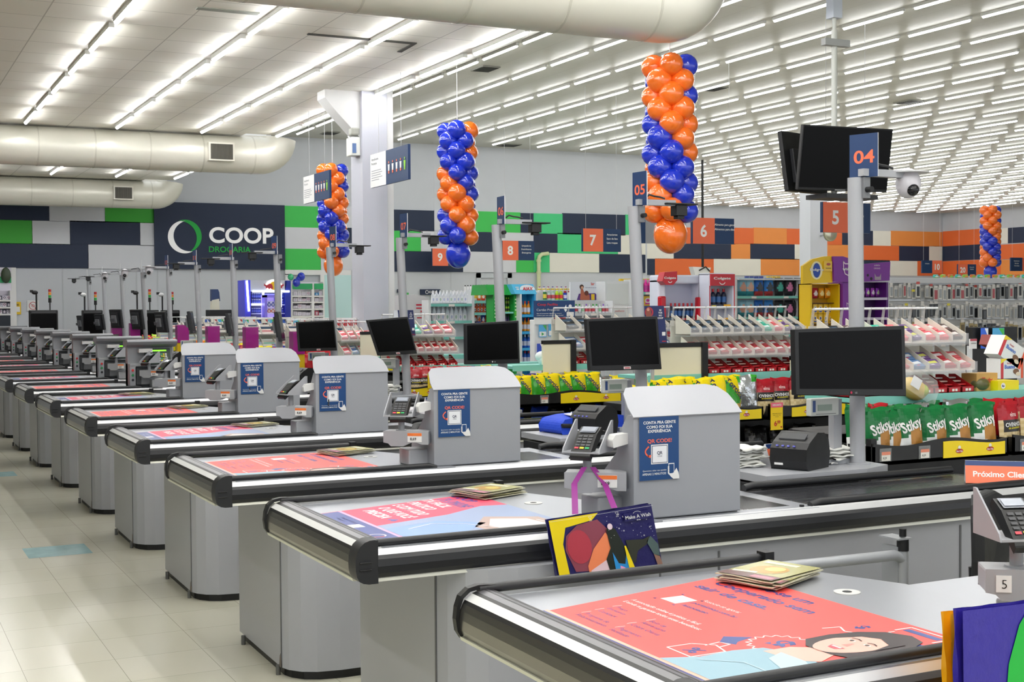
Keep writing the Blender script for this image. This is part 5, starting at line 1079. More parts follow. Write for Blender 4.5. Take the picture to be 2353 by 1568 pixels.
# ---------------------------------------------------------------- clear candy racks on top of the stands
CLR = M('e4e6e8', .12, 0, 'glass'); DIV = M('d9d2c6', .35); DIVC = M('d8d6d0', .2, 0, 'clear')
def pack_mesh(c1, c2, c3):
    mb = MB(); mb.box(-.5, -.5, 0, .5, .5, 1, M(c1, .3)); p = PL(mb, (-.5, -.5, 1), EX, EY, .01); p.poly([(.1, .25), (.95, .45), (.85, .8), (.05, .55)], M(c2, .3)); p.poly([(.3, .1), (.7, .15), (.6, .3)], M(c3, .3)); return mb
_PK = {}
def pack(cols, x, y, z, sx, sy, sz, rx, rz, label, name='candy_pack', cat='candy', group='candy packs in the clear racks'):
    if cols not in _PK: o = pack_mesh(*cols).build(name, base=(0, 0, 0)); _PK[cols] = o
    else: o = _PK[cols].copy(); COL.objects.link(o)
    o.location = (x, y, z); o.scale = (sx, sy, sz); o.rotation_euler = (rx, 0, rz); tag(o, label, cat, group); return o
BLKP = ('14181d', '2a4a66', 'aab2ba'); REDW = ('b93a45', 'ece9ea', '8c1c26'); GRNP = ('35b59a', 'dff1ec', '127a63'); PURP = ('6a4a86', 'd8dc6a', 'e8e4ee'); PNK = ('d9606a', 'f1eceb', 'a3242e'); BLUP = ('5c7fae', 'e9edf2', 'c43a48'); BRN = ('4a3433', 'e4dcd8', '8c3a3a')
def candy_rack(x0, x1, y, z0, tiers, where, redrow=True, dense=True):
    """tiers: list of (n, colours). each tier slopes to the front; guard rail on top"""
    t = thing('candy_rack', ((x0+x1)/2, y + .2, z0), 'clear acrylic candy rack with sloping bins %s' % where, 'candy rack', 'clear acrylic candy racks'); W = x1 - x0; sl = math.radians(28); dp = .2
    mbD = MB(); mbC = MB(); zt = z0
    for ti, (n, cols) in enumerate(tiers):
        zb = z0 + ti * .165 + (.13 if redrow else .02); yb = y + ti * .07; cw = W / n
        for i in range(n + 1):
            x = x0 + cw * i; mbD.prism([(yb, zb), (yb, zb + .05), (yb + dp, zb + .05 + dp * math.sin(sl)), (yb + dp, zb)], 'x', x - .003, x + .003, DIV)
        if not dense:
            for i in range(n):
                for j in range(2): f = .05 + .085*j; mbD.box(x0 + cw*i + .01, yb + f, zb + f*.5, x0 + cw*(i+1) - .01, yb + f + .07, zb + f*.5 + .025, M(cols[(i + j) % len(cols)][j % 2], .4))
        mbD.add([(x0, yb, zb), (x1, yb, zb), (x1, yb + dp, zb + dp * math.sin(sl)), (x0, yb + dp, zb + dp * math.sin(sl))], [(0, 1, 2, 3)], DIV)
        mbC.box(x0 - .01, yb - .012, zb - .01, x1 + .01, yb - .006, zb + .05, CLR); mbC.box(x0 - .01, yb - .012, zb - .018, x1 + .01, yb + dp, zb - .012, CLR)
        for i in range(n):
            col = cols[i % len(cols)]
            for j in range(2 if dense else 0):
                f = .055 + .085 * j; pack(col, x0 + cw * (i + .5), yb + f, zb + .006 + f * math.sin(sl) * .97, cw * .8, .075, .02, sl, random.uniform(-.35, .35), 'small candy pack %s, tier %s, compartment %s, %s' % (where, ('one', 'two', 'three')[ti], ORD[i+1], ('in front', 'at the back')[j]))
        zt = zb
    mbC.tube([(x0, y + .3, zt + .2), (x1, y + .3, zt + .2)], .007, M('e3e4e6', .25), n=8)
    n = tiers[-1][0]
    for i in range(n + 1):
        x = x0 + W * i / n; mbC.prism([(y + .29, zt + .21), (y + .31, zt + .2), (y + .34, zt + .06), (y + .30, zt + .06), (y + .305, zt + .13)], 'x', x - .003, x + .003, M('d5d3d0', .3, 0, 'clear'))
    mbC.box(x0, y + .34, z0, x1, y + .35, zt + .1, M('cfcac0', .5)); mbD.build('divider', t); mbC.build('clear_front', t)
    if redrow:
        n = max(5, int(W / .1))
        for i in range(n):
            cx = x0 + W * (i + .5) / n; mb = MB(); R1_ = M('b3121c', .35); w2 = W / n * .46
            mb.prism([(y - .0, z0), (y - .0, z0 + .03), (y + .15, z0 + .10), (y + .2, z0 + .10), (y + .2, z0)], 'x', cx - w2, cx - w2 + .004, R1_); mb.prism([(y - .0, z0), (y - .0, z0 + .03), (y + .15, z0 + .10), (y + .2, z0 + .10), (y + .2, z0)], 'x', cx + w2 - .004, cx + w2, R1_); mb.box(cx - w2, y, z0, cx + w2, y + .004, z0 + .032, R1_); mb.box(cx - w2, y, z0, cx + w2, y + .2, z0 + .004, R1_)
            for j in range(4):
                yy = y + .02 + j * .04; zz = z0 + .02 + j * .018; mb.box(cx - w2 + .006, yy, zz, cx + w2 - .006, yy + .034, zz + .008, M(('e9e4e2', 'c92a2f', 'e6c9b8', 'd8d2cf')[j], .35))
            for f in (-.4, .1): mb.box(cx + w2*f, y - .001, z0 + .008, cx + w2*(f + .35), y, z0 + .022, M('e8e0d8', .4))
            tag(mb.build('chocolate_box', base=(cx, y + .1, z0)), 'open red chocolate box, %s from the left, under the clear rack %s' % (ORD[i+1], where), 'chocolate box', 'red chocolate boxes')
random.seed(21)
ya = Y1 + .38; candy_rack(X(1950, 800, ya), X(2240, 800, ya), ya, 1.175, [(8, [BLUP, BLUP, GRNP, REDW, BLUP, PURP, REDW, PNK]), (9, [BLKP, BRN, GRNP, GRNP, PNK, PURP, PNK, PNK, BRN])], 'behind lane four')
yb_ = Y2 + .38; candy_rack(X(1600, 800, yb_), X(1862, 800, yb_), yb_, 1.185, [(10, [REDW]), (11, [BLKP, BLKP, BLKP, BLKP, BLKP, BLKP, BLKP, GRNP, PNK, PURP, BLKP])], 'behind lane five')
yc = Y3 + .38; candy_rack(X(1310, 800, yc), X(1580, 800, yc), yc, 1.185, [(8, [BLUP, REDW]), (8, [BLKP, BLKP, REDW])], 'behind lane six')
yd = Y4 + .38; candy_rack(X(905, 800, yd), X(1052, 800, yd), yd, 1.13, [(8, [('a8141f', 'e9ddd8', '7c0f18')]), (6, [BLKP, BLKP, GRNP, PURP, REDW, REDW])], 'behind lane seven')
ye = Y5 + .38; candy_rack(X(790, 780, ye), X(905, 780, ye), ye, 1.15, [(6, [PNK, BLUP]), (6, [PNK, REDW])], 'behind lane eight', False)
for i in range(5):
    yy = Y5 + 1.955*(i+1) + .38; candy_rack(4.75, 6.0, yy, 1.16, [(7, [BLUP, GRNP, REDW]), (7, [BLKP, PNK])], 'behind %s' % LN[6 + i], False, False)
# extra chocolate box: the second red row of lane seven's rack is in its first tier
# cream partitions with black frames
def partition(px0, px1, pyt, v, label, post=1, rz=0):
    a = at(px0, pyt, v=v); b = at(px1, pyt, v=v); z = a.z; t = thing('partition_panel', ((a.x+b.x)/2, v, FZ), label, 'partition', 'cream partition panels')
    mb = MB(); mb.box(a.x, v - .012, FZ, b.x, v + .012, z, M('eae5cb', .55)); mb.build('panel', t)
    mb = MB(); mb.box(a.x, v - .02, z - .02, b.x, v + .02, z + .012, BLACK); 
    if post: mb.box(b.x, v - .03, FZ, b.x + .05, v + .03, z + .012, BLACK)
    mb.build('frame', t)
partition(1500, 1609, 793, 8.08, 'cream partition panel with a black frame right of the monitor of lane five')
partition(1246, 1309, 786, 10.07, 'cream partition panel with a black frame left of the monitor of lane five')
partition(828, 872, 765, 13.5, 'cream partition panel behind the monitor of lane seven')
partition(1817, 1832, 822, 8.08, 'narrow cream partition panel beside the monitor of lane four', 0)
# ================================================================ store shelves behind the checkouts
SHW = M('dfe2e4', .5); SHG = M('c9cdd0', .5)
def Q(px, py, v): return at(px, py, v=v)
_PR = {}
def prod_mesh(kind, cols):
    """unit sized product: 1 wide, 1 high, standing on z=0"""
    c = [M(x, .35) for x in cols]; mb = MB()
    if kind == 'bottle':
        pr = [(.0, 0), (.46, 0), (.5, .05), (.5, .55), (.42, .68), (.22, .80), (.2, .82)]
        n = 12
        for (r0, z0), (r1, z1) in zip(pr, pr[1:]): 
            if r0 > 0: mb.cyl((0, 0, z0), (0, 0, z1), r0, c[0], r1=r1, n=n, cap=False)
        mb.cyl((0, 0, .8), (0, 0, 1), .24, c[1], n=n); mb.cyl((0, 0, .15), (0, 0, .5), .515, c[2], n=n, cap=False); mb.cyl((0, 0, 0), (0, 0, .01), .46, c[0], n=n)
    elif kind == 'jug':
        out = [(-.5, 0), (.5, 0), (.5, .5), (.42, .68), (.18, .84), (.15, .88), (-.12, .88), (-.2, .8), (-.42, .62), (-.5, .5)]
        mb.prism(out, 'y', -.28, .28, c[0]); mb.box(-.13, -.14, .87, .16, .14, 1, c[1]); p = PL(mb, (-.5, -.285, 0), EX, EZ); p.n = Vector((0, -1, 0)); p.step = .01; p.poly([(.1, .12), (.85, .12), (.85, .45), (.5, .5), (.1, .42)], M('f4f4f6', .4), 1); p.disc(.5, .28, .22, c[2], 2, ry=.13); p.poly([(.06, .52), (.2, .52), (.32, .72), (.24, .76)], M('c9ccd6', .5), 1)
    elif kind == 'box':
        mb.box(-.5, -.3, 0, .5, .3, 1, c[0]); p = PL(mb, (-.5, -.3, 0), EX, EZ); p.n = Vector((0, -1, 0)); p.step = .01; p.disc(.5, .55, .32, c[1], 1, ry=.28); p.poly([(.2, .15), (.8, .15), (.8, .3), (.2, .3)], c[2], 1); p.disc(.5, .56, .18, c[2], 2, ry=.15)
    elif kind == 'pouch':
        N = 8; S_ = lambda s, t, sd: Vector((s*.5*(1-.1*abs(t)), -sd*.26*max(0, 1-abs(s)**3)**.6*max(0, 1-abs(t)**3)**.7, .5+.5*t))
        for sd in (1, -1):
            for j in range(N):
                for i in range(N):
                    a, b, e, f = -1+2*i/N, -1+2*(i+1)/N, -1+2*j/N, -1+2*(j+1)/N; vs = [S_(a, e, sd), S_(b, e, sd), S_(b, f, sd), S_(a, f, sd)]; s_, t_ = (a+b)/2, (e+f)/2
                    m = c[1] if (s_*s_/.45 + (t_+.1)**2/.25 < 1) else (c[2] if t_ < -.55 else c[0])
                    mb.add(vs if sd > 0 else vs[::-1], [(0, 1, 2, 3)], m, True)
    elif kind == 'spray':
        mb.cyl((0, 0, 0), (0, 0, .78), .46, c[0], n=12); mb.cyl((0, 0, .78), (0, 0, 1), .34, c[1], n=10); mb.cyl((0, 0, .15), (0, 0, .55), .475, c[2], n=12, cap=False)
    elif kind == 'card':
        mb.box(-.5, -.02, 0, .5, .02, 1, c[0]); p = PL(mb, (-.5, -.02, 0), EX, EZ); p.n = Vector((0, -1, 0)); p.step = .008; p.rect(.06, .06, .94, .45, c[1]); p.poly([(.35, .1), (.35, .4), (.68, .25)], c[2], 2); p.poly([(.5, .98), (.98, .98), (.98, .55)], c[2], 1)
    elif kind == 'hang':
        mb.box(-.5, -.06, 0, .5, .06, .82, c[0]); mb.box(-.32, -.12, .08, .32, -.06, .7, c[1]); mb.box(-.4, -.065, .84, .4, .02, 1, c[2]); mb.cyl((0, -.06, .9), (0, .9, .95), .03, c[2], n=5)
    return mb
PNAME = {'bottle': 'bottle', 'jug': 'detergent_bottle', 'box': 'product_box', 'pouch': 'product_pouch', 'spray': 'spray_can', 'card': 'gift_card', 'hang': 'hanging_utensil'}
def prod(kind, cols, px, pyb, wpx, hpx, v, label, group, rz=0):
    k = (kind, cols)
    if k not in _PR: o = prod_mesh(*k).build(PNAME[kind], base=(0, 0, 0)); _PR[k] = o
    else: o = _PR[k].copy(); COL.objects.link(o)
    b = Q(px, pyb, v); D = (b - CAM).dot(CD); w = wpx * D / FPX * 1.1; h = hpx * D / FPX
    o.location = (b.x, v, b.z); o.scale = (w, w if kind != 'hang' else w, h); o.rotation_euler[2] = rz; tag(o, label, PNAME[kind].replace('_', ' '), group); return o
def rowp(kind, colset, px0, px1, n, pyb0, pyb1, hpx, v, what, group, wf=.92, tag2=''):
    for i in range(n):
        f = (i + .5) / n; px = px0 + (px1 - px0) * f; py = pyb0 + (pyb1 - pyb0) * f
        prod(kind, colset[i % len(colset)], px, py, abs(px1 - px0) / n * wf, hpx, v, '%s, %s from left' % (what, ORD[i+1]), group)
def unit(name, label, cat, px0, px1, pytop, shelves, v, depth=.22, side=SHW, back=M('d8dadb', .6), edge=MINT, low=FZ, topz=None, th=.03):
    a = Q(px0, pytop, v); b = Q(px1, pytop, v); t = thing(name, ((a.x+b.x)/2, v + depth/2, low), label, cat)
    mb = MB(); mb.box(a.x - .03, v, low, a.x, v + depth, a.z, side); mb.box(b.x, v, low, b.x + .03, v + depth, a.z, side); mb.build('side_panel', t)
    mb = MB(); mb.box(a.x, v + depth - .03, low, b.x, v + depth, a.z, back); mb.build('back_panel', t)
    for py in shelves:
        z = Q((px0+px1)/2, py, v).z; mb = MB(); mb.box(a.x, v + .01, z - th, b.x, v + depth - .03, z, SHG); mb.box(a.x, v - .005, z - th, b.x, v + .01, z + .004, edge)
        W = b.x - a.x; nn = int(W / .35)
        for i in range(nn): x = a.x + W * (i + .5) / nn; mb.box(x - .04, v - .008, z - th, x + .04, v - .005, z - .002, M('f0e9e4', .5))
        mb.build('shelf', t)
    return t
# white laundry detergent bottles
V = 15.0
unit('store_shelf', 'white end shelf of laundry detergent bottles right of the column', 'shelf', 990, 1084, 690, [699, 738, 775], V, back=M('e3e6ea', .6))
rowp('jug', [('eceef4', 'f4f5f8', 'b9bfe0'), ('eceef4', 'f4f5f8', 'b9bfe0'), ('e9edf4', 'f2f3f6', 'a9c7b4')], 991, 1081, 11, 697, 696, 29, V + .16, 'white detergent bottle on the top shelf right of the column', 'white detergent bottles')
rowp('jug', [('eceef4', 'f4f5f8', 'b9bfe0'), ('e9edf4', 'f2f3f6', 'a9c7b4')], 992, 1082, 9, 738, 738, 33, V + .16, 'white detergent bottle on the middle shelf right of the column', 'white detergent bottles')
# orange washing powder shelf
unit('store_shelf', 'shelf of orange washing powder packs left of the green display', 'shelf', 1090, 1134, 666, [692, 719, 745, 790], V + .02)
rowp('pouch', [('f07a1c', 'f6d22a', 'e9e4dc'), ('f6c51c', 'f3efe6', 'e8641c'), ('f07a1c', 'e9e4dc', 'd83a1a')], 1087, 1133, 5, 691, 691, 20, V + .16, 'orange and yellow powder pouch on the top shelf', 'orange washing powder packs')
for r_, yb in enumerate((706, 718)): rowp('box', [('ee6a2a', 'f3ece6', '25324f')], 1087, 1133, 6, yb, yb, 11.5, V + .16, 'small orange powder box, %s row of the middle shelf' % ('upper', 'lower')[r_], 'orange washing powder packs')
rowp('pouch', [('ea5a22', 'e9e4e6', '2b3a7a'), ('f0ece8', 'e8641c', '3b5ac0'), ('2c48b0', 'f0ece8', 'e8641c')], 1087, 1133, 5, 744, 744, 20, V + .16, 'mixed powder pouch on the third shelf', 'orange washing powder packs')
# dark bottles on top, far
rowp('bottle', [('e8e9ea', '1b1c1e', 'e8e9ea')], 1066, 1122, 9, 668, 666, 12, V + 1.2, 'white bottle with a black cap peeking over the powder shelf', 'black capped bottles')
mb = MB(); a = Q(1062, 668, V + 1.1); b = Q(1126, 668, V + 1.1); mb.box(a.x, V + 1.05, FZ, b.x, V + 1.5, a.z - .005, SHW); tag(mb.build('store_shelf', base=((a.x+b.x)/2, V+1.2, FZ)), 'white shelf block carrying the black capped bottles', 'shelf')
# green display
DG = M('1f9a3e', .4); DGL = M('59b53a', .4); DB = M('2a9fd8', .4); DBL = M('53b6e0', .4)
def header(mb, px0, px1, py0, py1, v, m, fwd=.12, skew=0): 
    a = Q(px0, py1, v); b = Q(px1, py1, v); c = Q(px1, py0, v); d = Q(px0 + skew, py0, v)
    f = Vector((0, fwd, 0)); g = Vector((0, fwd + .35, 0)); mb.add([a, b, c + f, d + f, a + g, b + g, c + g, d + g], [(0, 1, 2, 3), (7, 6, 5, 4), (0, 3, 7, 4), (1, 5, 6, 2), (3, 2, 6, 7), (0, 4, 5, 1)], m)
v = 13.4; t = thing('promotional_display', (Q(1165, 700, v).x, v + .2, FZ), 'green promotional shelf display with a slanted top', 'display')
mb = MB(); header(mb, 1122, 1193, 654, 678, v, DG, skew=3); mb.build('header', t)
mb = MB()
for x0, x1 in ((1134, 1145), (1181, 1194)): a = Q(x0, 700, v); b = Q(x1, 700, v); mb.box(a.x, v, FZ, b.x, v + .2, Q(x0, 676, v).z, DG)
a = Q(1134, 700, v); b = Q(1194, 700, v); mb.box(a.x, v + .19, FZ, b.x, v + .2, Q(x0, 676, v).z, DG); mb.build('frame', t)
mb = MB(); p = PL(mb, (0, v - .002, 0), EX, EZ); p.n = Vector((0, -1, 0))
for i in range(6): z = Q(1188, 690 + i * 8, v).z; p.rect(Q(1183, 700, v).x, z, Q(1192, 700, v).x, z + .015, M('d8f0c8', .5)); p.rect(Q(1136, 700, v).x, z, Q(1143, 700, v).x, z + .015, M('d8f0c8', .5))
p.disc(Q(1187, 720, v).x, Q(1187, 720, v).z, .03, DGL, 2); mb.build('lettering', t)
for py in (717, 748, 782):
    mb = MB(); z = Q(1160, py, v).z; mb.box(Q(1145, py, v).x, v + .01, z - .02, Q(1181, py, v).x, v + .19, z, MINT); mb.build('shelf', t)
rowp('bottle', [('2b241c', 'd8e61e', '6f8f1c')], 1161, 1181, 4, 700, 700, 16, v + .12, 'dark bottle with a yellow cap in the green display, top row', 'bottles in the green display'); rowp('bottle', [('9fc61c', '2b2b1c', '1f1f1f')], 1161, 1181, 4, 717, 717, 16, v + .12, 'lime bottle in the green display, second row', 'bottles in the green display')
rowp('bottle', [('2a1f4a', '1c1c28', '4a3a6a')], 1161, 1181, 4, 747, 747, 26, v + .12, 'dark purple bottle in the green display, third row', 'bottles in the green display')
# blue AJAX display
v = 13.3; t = thing('promotional_display', (Q(1212, 700, v).x, v + .2, FZ), 'blue promotional display with a red lettered header and bottles', 'display')
mb = MB(); header(mb, 1184, 1234, 653, 676, v, DBL, fwd=.1); mb.build('header', t)
mb = MB(); c = Q(1216, 664, v); p = PL(mb, (c.x, v + .04, c.z - .03), EX, Vector((0, .35, 1))); p.n = Vector((0, -1, .3)).normalized(); p.step = .004; p.disc(0, .03, .095, M('e8eef2', .4), 1, ry=.05); p.text('AJAX', 0, .012, .04, M('c8202c', .4), w=.13, bold=.04, shear=.2); p.rect(-.14, .02, -.105, .035, WHITE, 1); p.rect(-.15, .045, -.105, .055, WHITE, 1); mb.build('lettering', t)
mb = MB(); a = Q(1199, 700, v); b = Q(1228, 700, v); zt_ = Q(1200, 676, v).z; mb.box(a.x - .02, v, FZ, a.x, v + .2, zt_, SHW); mb.box(b.x, v, FZ, b.x + .02, v + .2, zt_, DB); mb.box(a.x, v + .19, FZ, b.x, v + .2, zt_, DB); mb.build('frame', t)
for py in (723, 762, 800): mb = MB(); z = Q(1210, py, v).z; mb.box(a.x, v + .0, z - .03, b.x, v + .19, z, DB); mb.build('shelf', t)
for yb, cols, nm in ((722, ('ef9a1e', 'e2422a', 'e8e2e6'), 'orange bottle on the upper shelf'), (761, ('ef9a1e', 'e2422a', 'e8e2e6'), 'orange bottle on the middle shelf'), (799, ('1e63c8', 'e8e2e6', 'd9dcea'), 'blue bottle on the lower shelf'), (836, ('1e63c8', 'c8303a', 'd9dcea'), 'blue bottle on the lowest shelf')):
    rowp('bottle', [cols], 1194, 1227, 4, yb, yb, 30, v + .1, nm + ' of the blue display', 'bottles in the blue display')
# sprays on a shelf
v = 14.2; unit('store_shelf', 'white shelf of colourful spray cans above the gift card stand', 'shelf', 1236, 1312, 672, [690, 720], v)
cs = [('1f7a3a', 'e8e8e8', 'e7d34a'), ('d9e6e2', 'b0cfc0', 'd0505a'), ('d9e6e2', 'b0cfc0', 'd0505a'), ('b8d81e', 'c8e84a', 'e23a3a'), ('b8d81e', 'c8e84a', 'e23a3a'), ('2440b8', 'b02838', 'd8dcf0'), ('2440b8', 'b02838', 'd8dcf0')]
for i, c_ in enumerate(cs): prod('spray', c_, 1252 + i * 9.3, 689, 8.6, 20 + (i == 0) * 3, v + .12, 'spray can above the gift card stand, %s from the left' % ORD[i+1], 'spray cans')
for i in range(8): prod('bottle', (('e9e9ee', 'b0246a', 'e0c21e'), ('e9e9ee', '4a2a9a', 'e0c21e'))[i % 2], 1240 + i * 10, 668, 8, 9, v + .5, 'small bottle far behind the spray cans, %s from the left' % ORD[i+1], 'small bottles behind the sprays')
mb = MB(); a = Q(1236, 668, v + .5); b = Q(1316, 668, v + .5); mb.box(a.x, v + .47, FZ, b.x, v + .8, a.z, SHW); tag(mb.build('store_shelf', base=(a.x, v + .5, FZ)), 'white shelf behind the spray cans', 'shelf')
# gift card stand
v = 12.6; t = thing('gift_card_stand', (Q(1272, 760, v).x, v + .1, FZ), 'white gift card stand with a navy header reading Cartão Presente', 'stand')
mb = MB(); a = Q(1226, 700, v); b = Q(1300, 700, v); mb.box(a.x, v, FZ, b.x, v + .1, Q(1226, 735, v).z, M('e6e7e6', .5)); mb.build('panel', t, bevel=.01)
mb = MB(); a = Q(1225, 730, v); b = Q(1318, 730, v); z0 = Q(1270, 729, v).z; z1 = Q(1270, 691, v).z; mb.box(a.x, v - .03, z0, b.x, v - .01, z1, M('173f72', .45)); p = PL(mb, (a.x, v - .031, z0), EX, EZ); p.n = Vector((0, -1, 0)); p.step = .002; w = b.x - a.x; h = z1 - z0
p.text('Coop Facilita', w*.32, h*.7, .026, M('c23a48', .5), w=w*.5, bold=.04, res=3); p.text('Cartão Presente', w*.33, h*.38, .024, WHITE, w=w*.56, bold=0, res=3); p.text('Que tal presentear alguém ou comprar', w*.05, h*.2, .01, WHITE, w=w*.62, al='l'); p.text('créditos para seus cartões da sua família?', w*.05, h*.08, .01, WHITE, w=w*.66, al='l'); p.poly([(w*.72, h*.5), (w*.78, h*.75), (w*.8, h*.4), (w*.76, h*.3)], WHITE, 1); p.rect(w*.79, h*.05, w*.97, h*.3, WHITE, 1); p.disc(w*.88, h*.65, .02, WHITE, 1); mb.build('header', t, bevel=.004)
mb = MB(); a2 = Q(1227, 745, v); b2 = Q(1271, 745, v); mb.box(a2.x, v - .02, Q(1240, 746, v).z, b2.x, v, Q(1240, 723, v).z, M('eeefee', .5)); mb.box(Q(1272, 740, v).x, v - .02, Q(1272, 742, v).z, Q(1298, 740, v).x, v, Q(1272, 730, v).z, M('b3283c', .5)); mb.build('notice', t)
for i in range(3): prod('card', ('4aa8dc', 'eef0f2', '38a84a'), 1247 + i * 22, 775 - i * 2, 18, 28, v - .03, 'pale play gift card on the white stand, %s from the left' % ORD[i+1], 'gift cards')
prod('card', ('2148c0', '2a54d0', 'e8e8f0'), 1241, 820, 14, 30, v - .03, 'blue gift card low on the white stand', 'gift cards')
# sofa poster panel and white refrigerated cabinet behind
v = 14.12; t = thing('poster_panel', (Q(1350, 668, v).x, v, 1.6), 'white poster with a purple sofa and people above the white shelf', 'poster')
a = Q(1311, 690, v); b = Q(1389, 690, v); z0 = a.z; z1 = Q(1350, 648, v).z; mb = MB(); mb.box(a.x, v, z0, b.x, v + .03, z1, M('e6ebf2', .5)); mb.box(a.x, v+.005, FZ, b.x, v + .025, z0, M('e6ebf2', .5)); p = PL(mb, (a.x, v - .001, z0), EX, EZ); p.n = Vector((0, -1, 0)); p.step = .002; w = b.x - a.x; h = z1 - z0
p.poly([(w*.18, 0), (w*.24, h*.35), (w*.72, h*.38), (w*.84, h*.12), (w*.84, 0)], M('5a3a8a', .5)); p.rect(w*.6, 0, w*.7, h*.33, M('e8c52a', .5), 2); p.poly([(w*.27, h*.05), (w*.3, h*.6), (w*.36, h*.6), (w*.42, h*.3), (w*.55, h*.3), (w*.56, 0), (w*.3, 0)], M('b8664a', .5), 2); p.disc(w*.32, h*.72, .03, M('4a2f28', .5), 3); p.disc(w*.33, h*.68, .018, M('d9a58a', .5), 4); p.disc(w*.46, h*.38, .03, M('6b3526', .5), 3); p.poly([(w*.88, 0), (w*.88, h*.3), (w*.92, h*.4), (w*.96, h*.3), (w*.96, 0)], M('d9dbe6', .5), 2); p.rect(w*.9, h*.38, w*.94, h*.46, M('e2452f', .5), 3); p.text('lar', w*.65, h*.82, .035, M('e2553f', .5), bold=.01); p.text('Cuide melhor da casa com sua família', w*.66, h*.66, .012, M('5a6a8a', .5), w=w*.48); mb.build('print', t)
v = 13.6; unit('store_shelf', 'white shelf of pale bottles below the sofa poster', 'shelf', 1318, 1408, 692, [720, 745], v, edge=SHG)
rowp('bottle', [('e9eef0', '4aa84a', 'd0485a'), ('cfe0dc', '2f9a3a', 'e8e8ec'), ('e6ecf0', 'e6e6ea', '8fc79a'), ('e9e6f2', '9a6ad0', 'd0485a'), ('e9eef0', 'dfe3e6', 'd0686a')], 1320, 1406, 11, 719, 719, 20, v + .12, 'pale cleaning bottle below the sofa poster', 'pale cleaning bottles')
mb = MB(); v = 13.9; a = Q(1391, 720, v); b = Q(1446, 720, v); mb.box(a.x, v, FZ, b.x, v + .24, Q(1420, 647, v).z, M('e4e8ea', .4)); mb.box(a.x + .02, v - .004, Q(1400, 700, v).z, b.x - .02, v, Q(1400, 652, v).z, M('dfe5e4', .25)); p = PL(mb, (a.x, v - .005, 0), EX, EZ); p.n = Vector((0, -1, 0)); p.text('Lysoform', (a.x*0 + (b.x - a.x)*.55), Q(1420, 717, v).z, .025, M('d0504a', .5), w=.16, bold=.0)
tag(mb.build('white_cabinet', base=((a.x+b.x)/2, v, FZ), bevel=.02), 'tall white cabinet left of the pole of lane five', 'cabinet')
# pink bottles
v = 14.4; unit('store_shelf', 'shelf of bright pink bottles between the poles', 'shelf', 1458, 1519, 642, [672, 704, 740], v)
rowp('bottle', [('eae6f0', 'f0c81e', 'c8a0d0'), ('eae6f0', 'f0c81e', 'c8a0d0'), ('f03aa8', 'f03aa8', 'd82a98')] , 1460, 1478, 2, 671, 671, 28, v + .12, 'white bottle beside the pink bottles', 'pink bottles'); rowp('bottle', [('f23aae', 'f25ab8', 'c83a9a')], 1479, 1518, 4, 671, 671, 29, v + .12, 'bright pink bottle on the top shelf', 'pink bottles')
rowp('box', [('f0c21e', 'f3ece6', 'd83aa0')], 1472, 1497, 1, 703, 703, 22, v + .12, 'yellow box among the pink bottles', 'pink bottles'); rowp('bottle', [('f23aae', 'f25ab8', 'c83a9a')], 1498, 1518, 2, 703, 703, 23, v + .12, 'bright pink bottle on the lower shelf', 'pink bottles'); rowp('bottle', [('eae6f0', 'f23aae', 'c8a0d0')], 1460, 1471, 1, 703, 703, 22, v + .12, 'white bottle on the lower shelf beside the yellow box', 'pink bottles')
for i in range(6): prod('box', ('f3cf1e', 'f3cf1e', 'f3cf1e'), 1430 + i * 15, 646, 13, 5, v + .5, 'yellow lid strip over the pink bottles, %s from the left' % ORD[i+1], 'yellow box tops')
mb = MB(); a = Q(1424, 646, v+.5); b = Q(1516, 646, v+.5); mb.box(a.x, v + .46, FZ, b.x, v + .66, a.z, SHW); tag(mb.build('store_shelf', base=(a.x, v+.3, FZ)), 'white shelf top under the yellow lids', 'shelf')
# red and white toothpaste islands
TRED = M('c01326', .35); TWHT = M('dfe3f2', .35)
v = 11.9; t = thing('promotional_display', (Q(1575, 700, v).x, v + .3, FZ), 'rounded white display arch with a hanging red header and mouthwash', 'display')
mb = MB(); L0_ = Q(1519, 650, v); R0 = Q(1628, 650, v)
mb.box(L0_.x, v + .05, FZ, Q(1536, 650, v).x, v + .24, Q(1519, 640, v).z, TWHT); mb.box(L0_.x, v + .05, Q(1560, 652, v).z, R0.x, v + .24, Q(1560, 632, v).z, TWHT); mb.box(Q(1612, 660, v).x, v + .05, FZ, R0.x, v + .24, Q(1600, 640, v).z, TWHT); mb.box(Q(1536, 700, v).x, v + .2, FZ, R0.x, v + .24, Q(1560, 640, v).z, M('c9cde2', .4)); mb.build('frame', t, bevel=.03, seg=3)
mb = MB(); a = Q(1521, 655, v - .05); b = Q(1555, 655, v - .05); mb.prism([(a.x, a.z + .04), (a.x + .03, Q(1521, 626, v).z), (b.x, Q(1521, 626, v).z + .01), (b.x, a.z + .05), (b.x - .05, a.z), (a.x + .05, a.z)], 'y', v - .06, v + .05, TRED); p = PL(mb, (a.x, v - .062, a.z), EX, EZ); p.n = Vector((0, -1, 0)); p.step = .002; p.text('Colgate', (b.x-a.x)*.5, .065, .022, WHITE, w=(b.x-a.x)*.8, bold=.04, res=3); p.disc((b.x-a.x)*.5, .05, .03, WHITE, 2, rin=.022, a0=PI*1.15, a1=PI*1.85); mb.build('header', t)
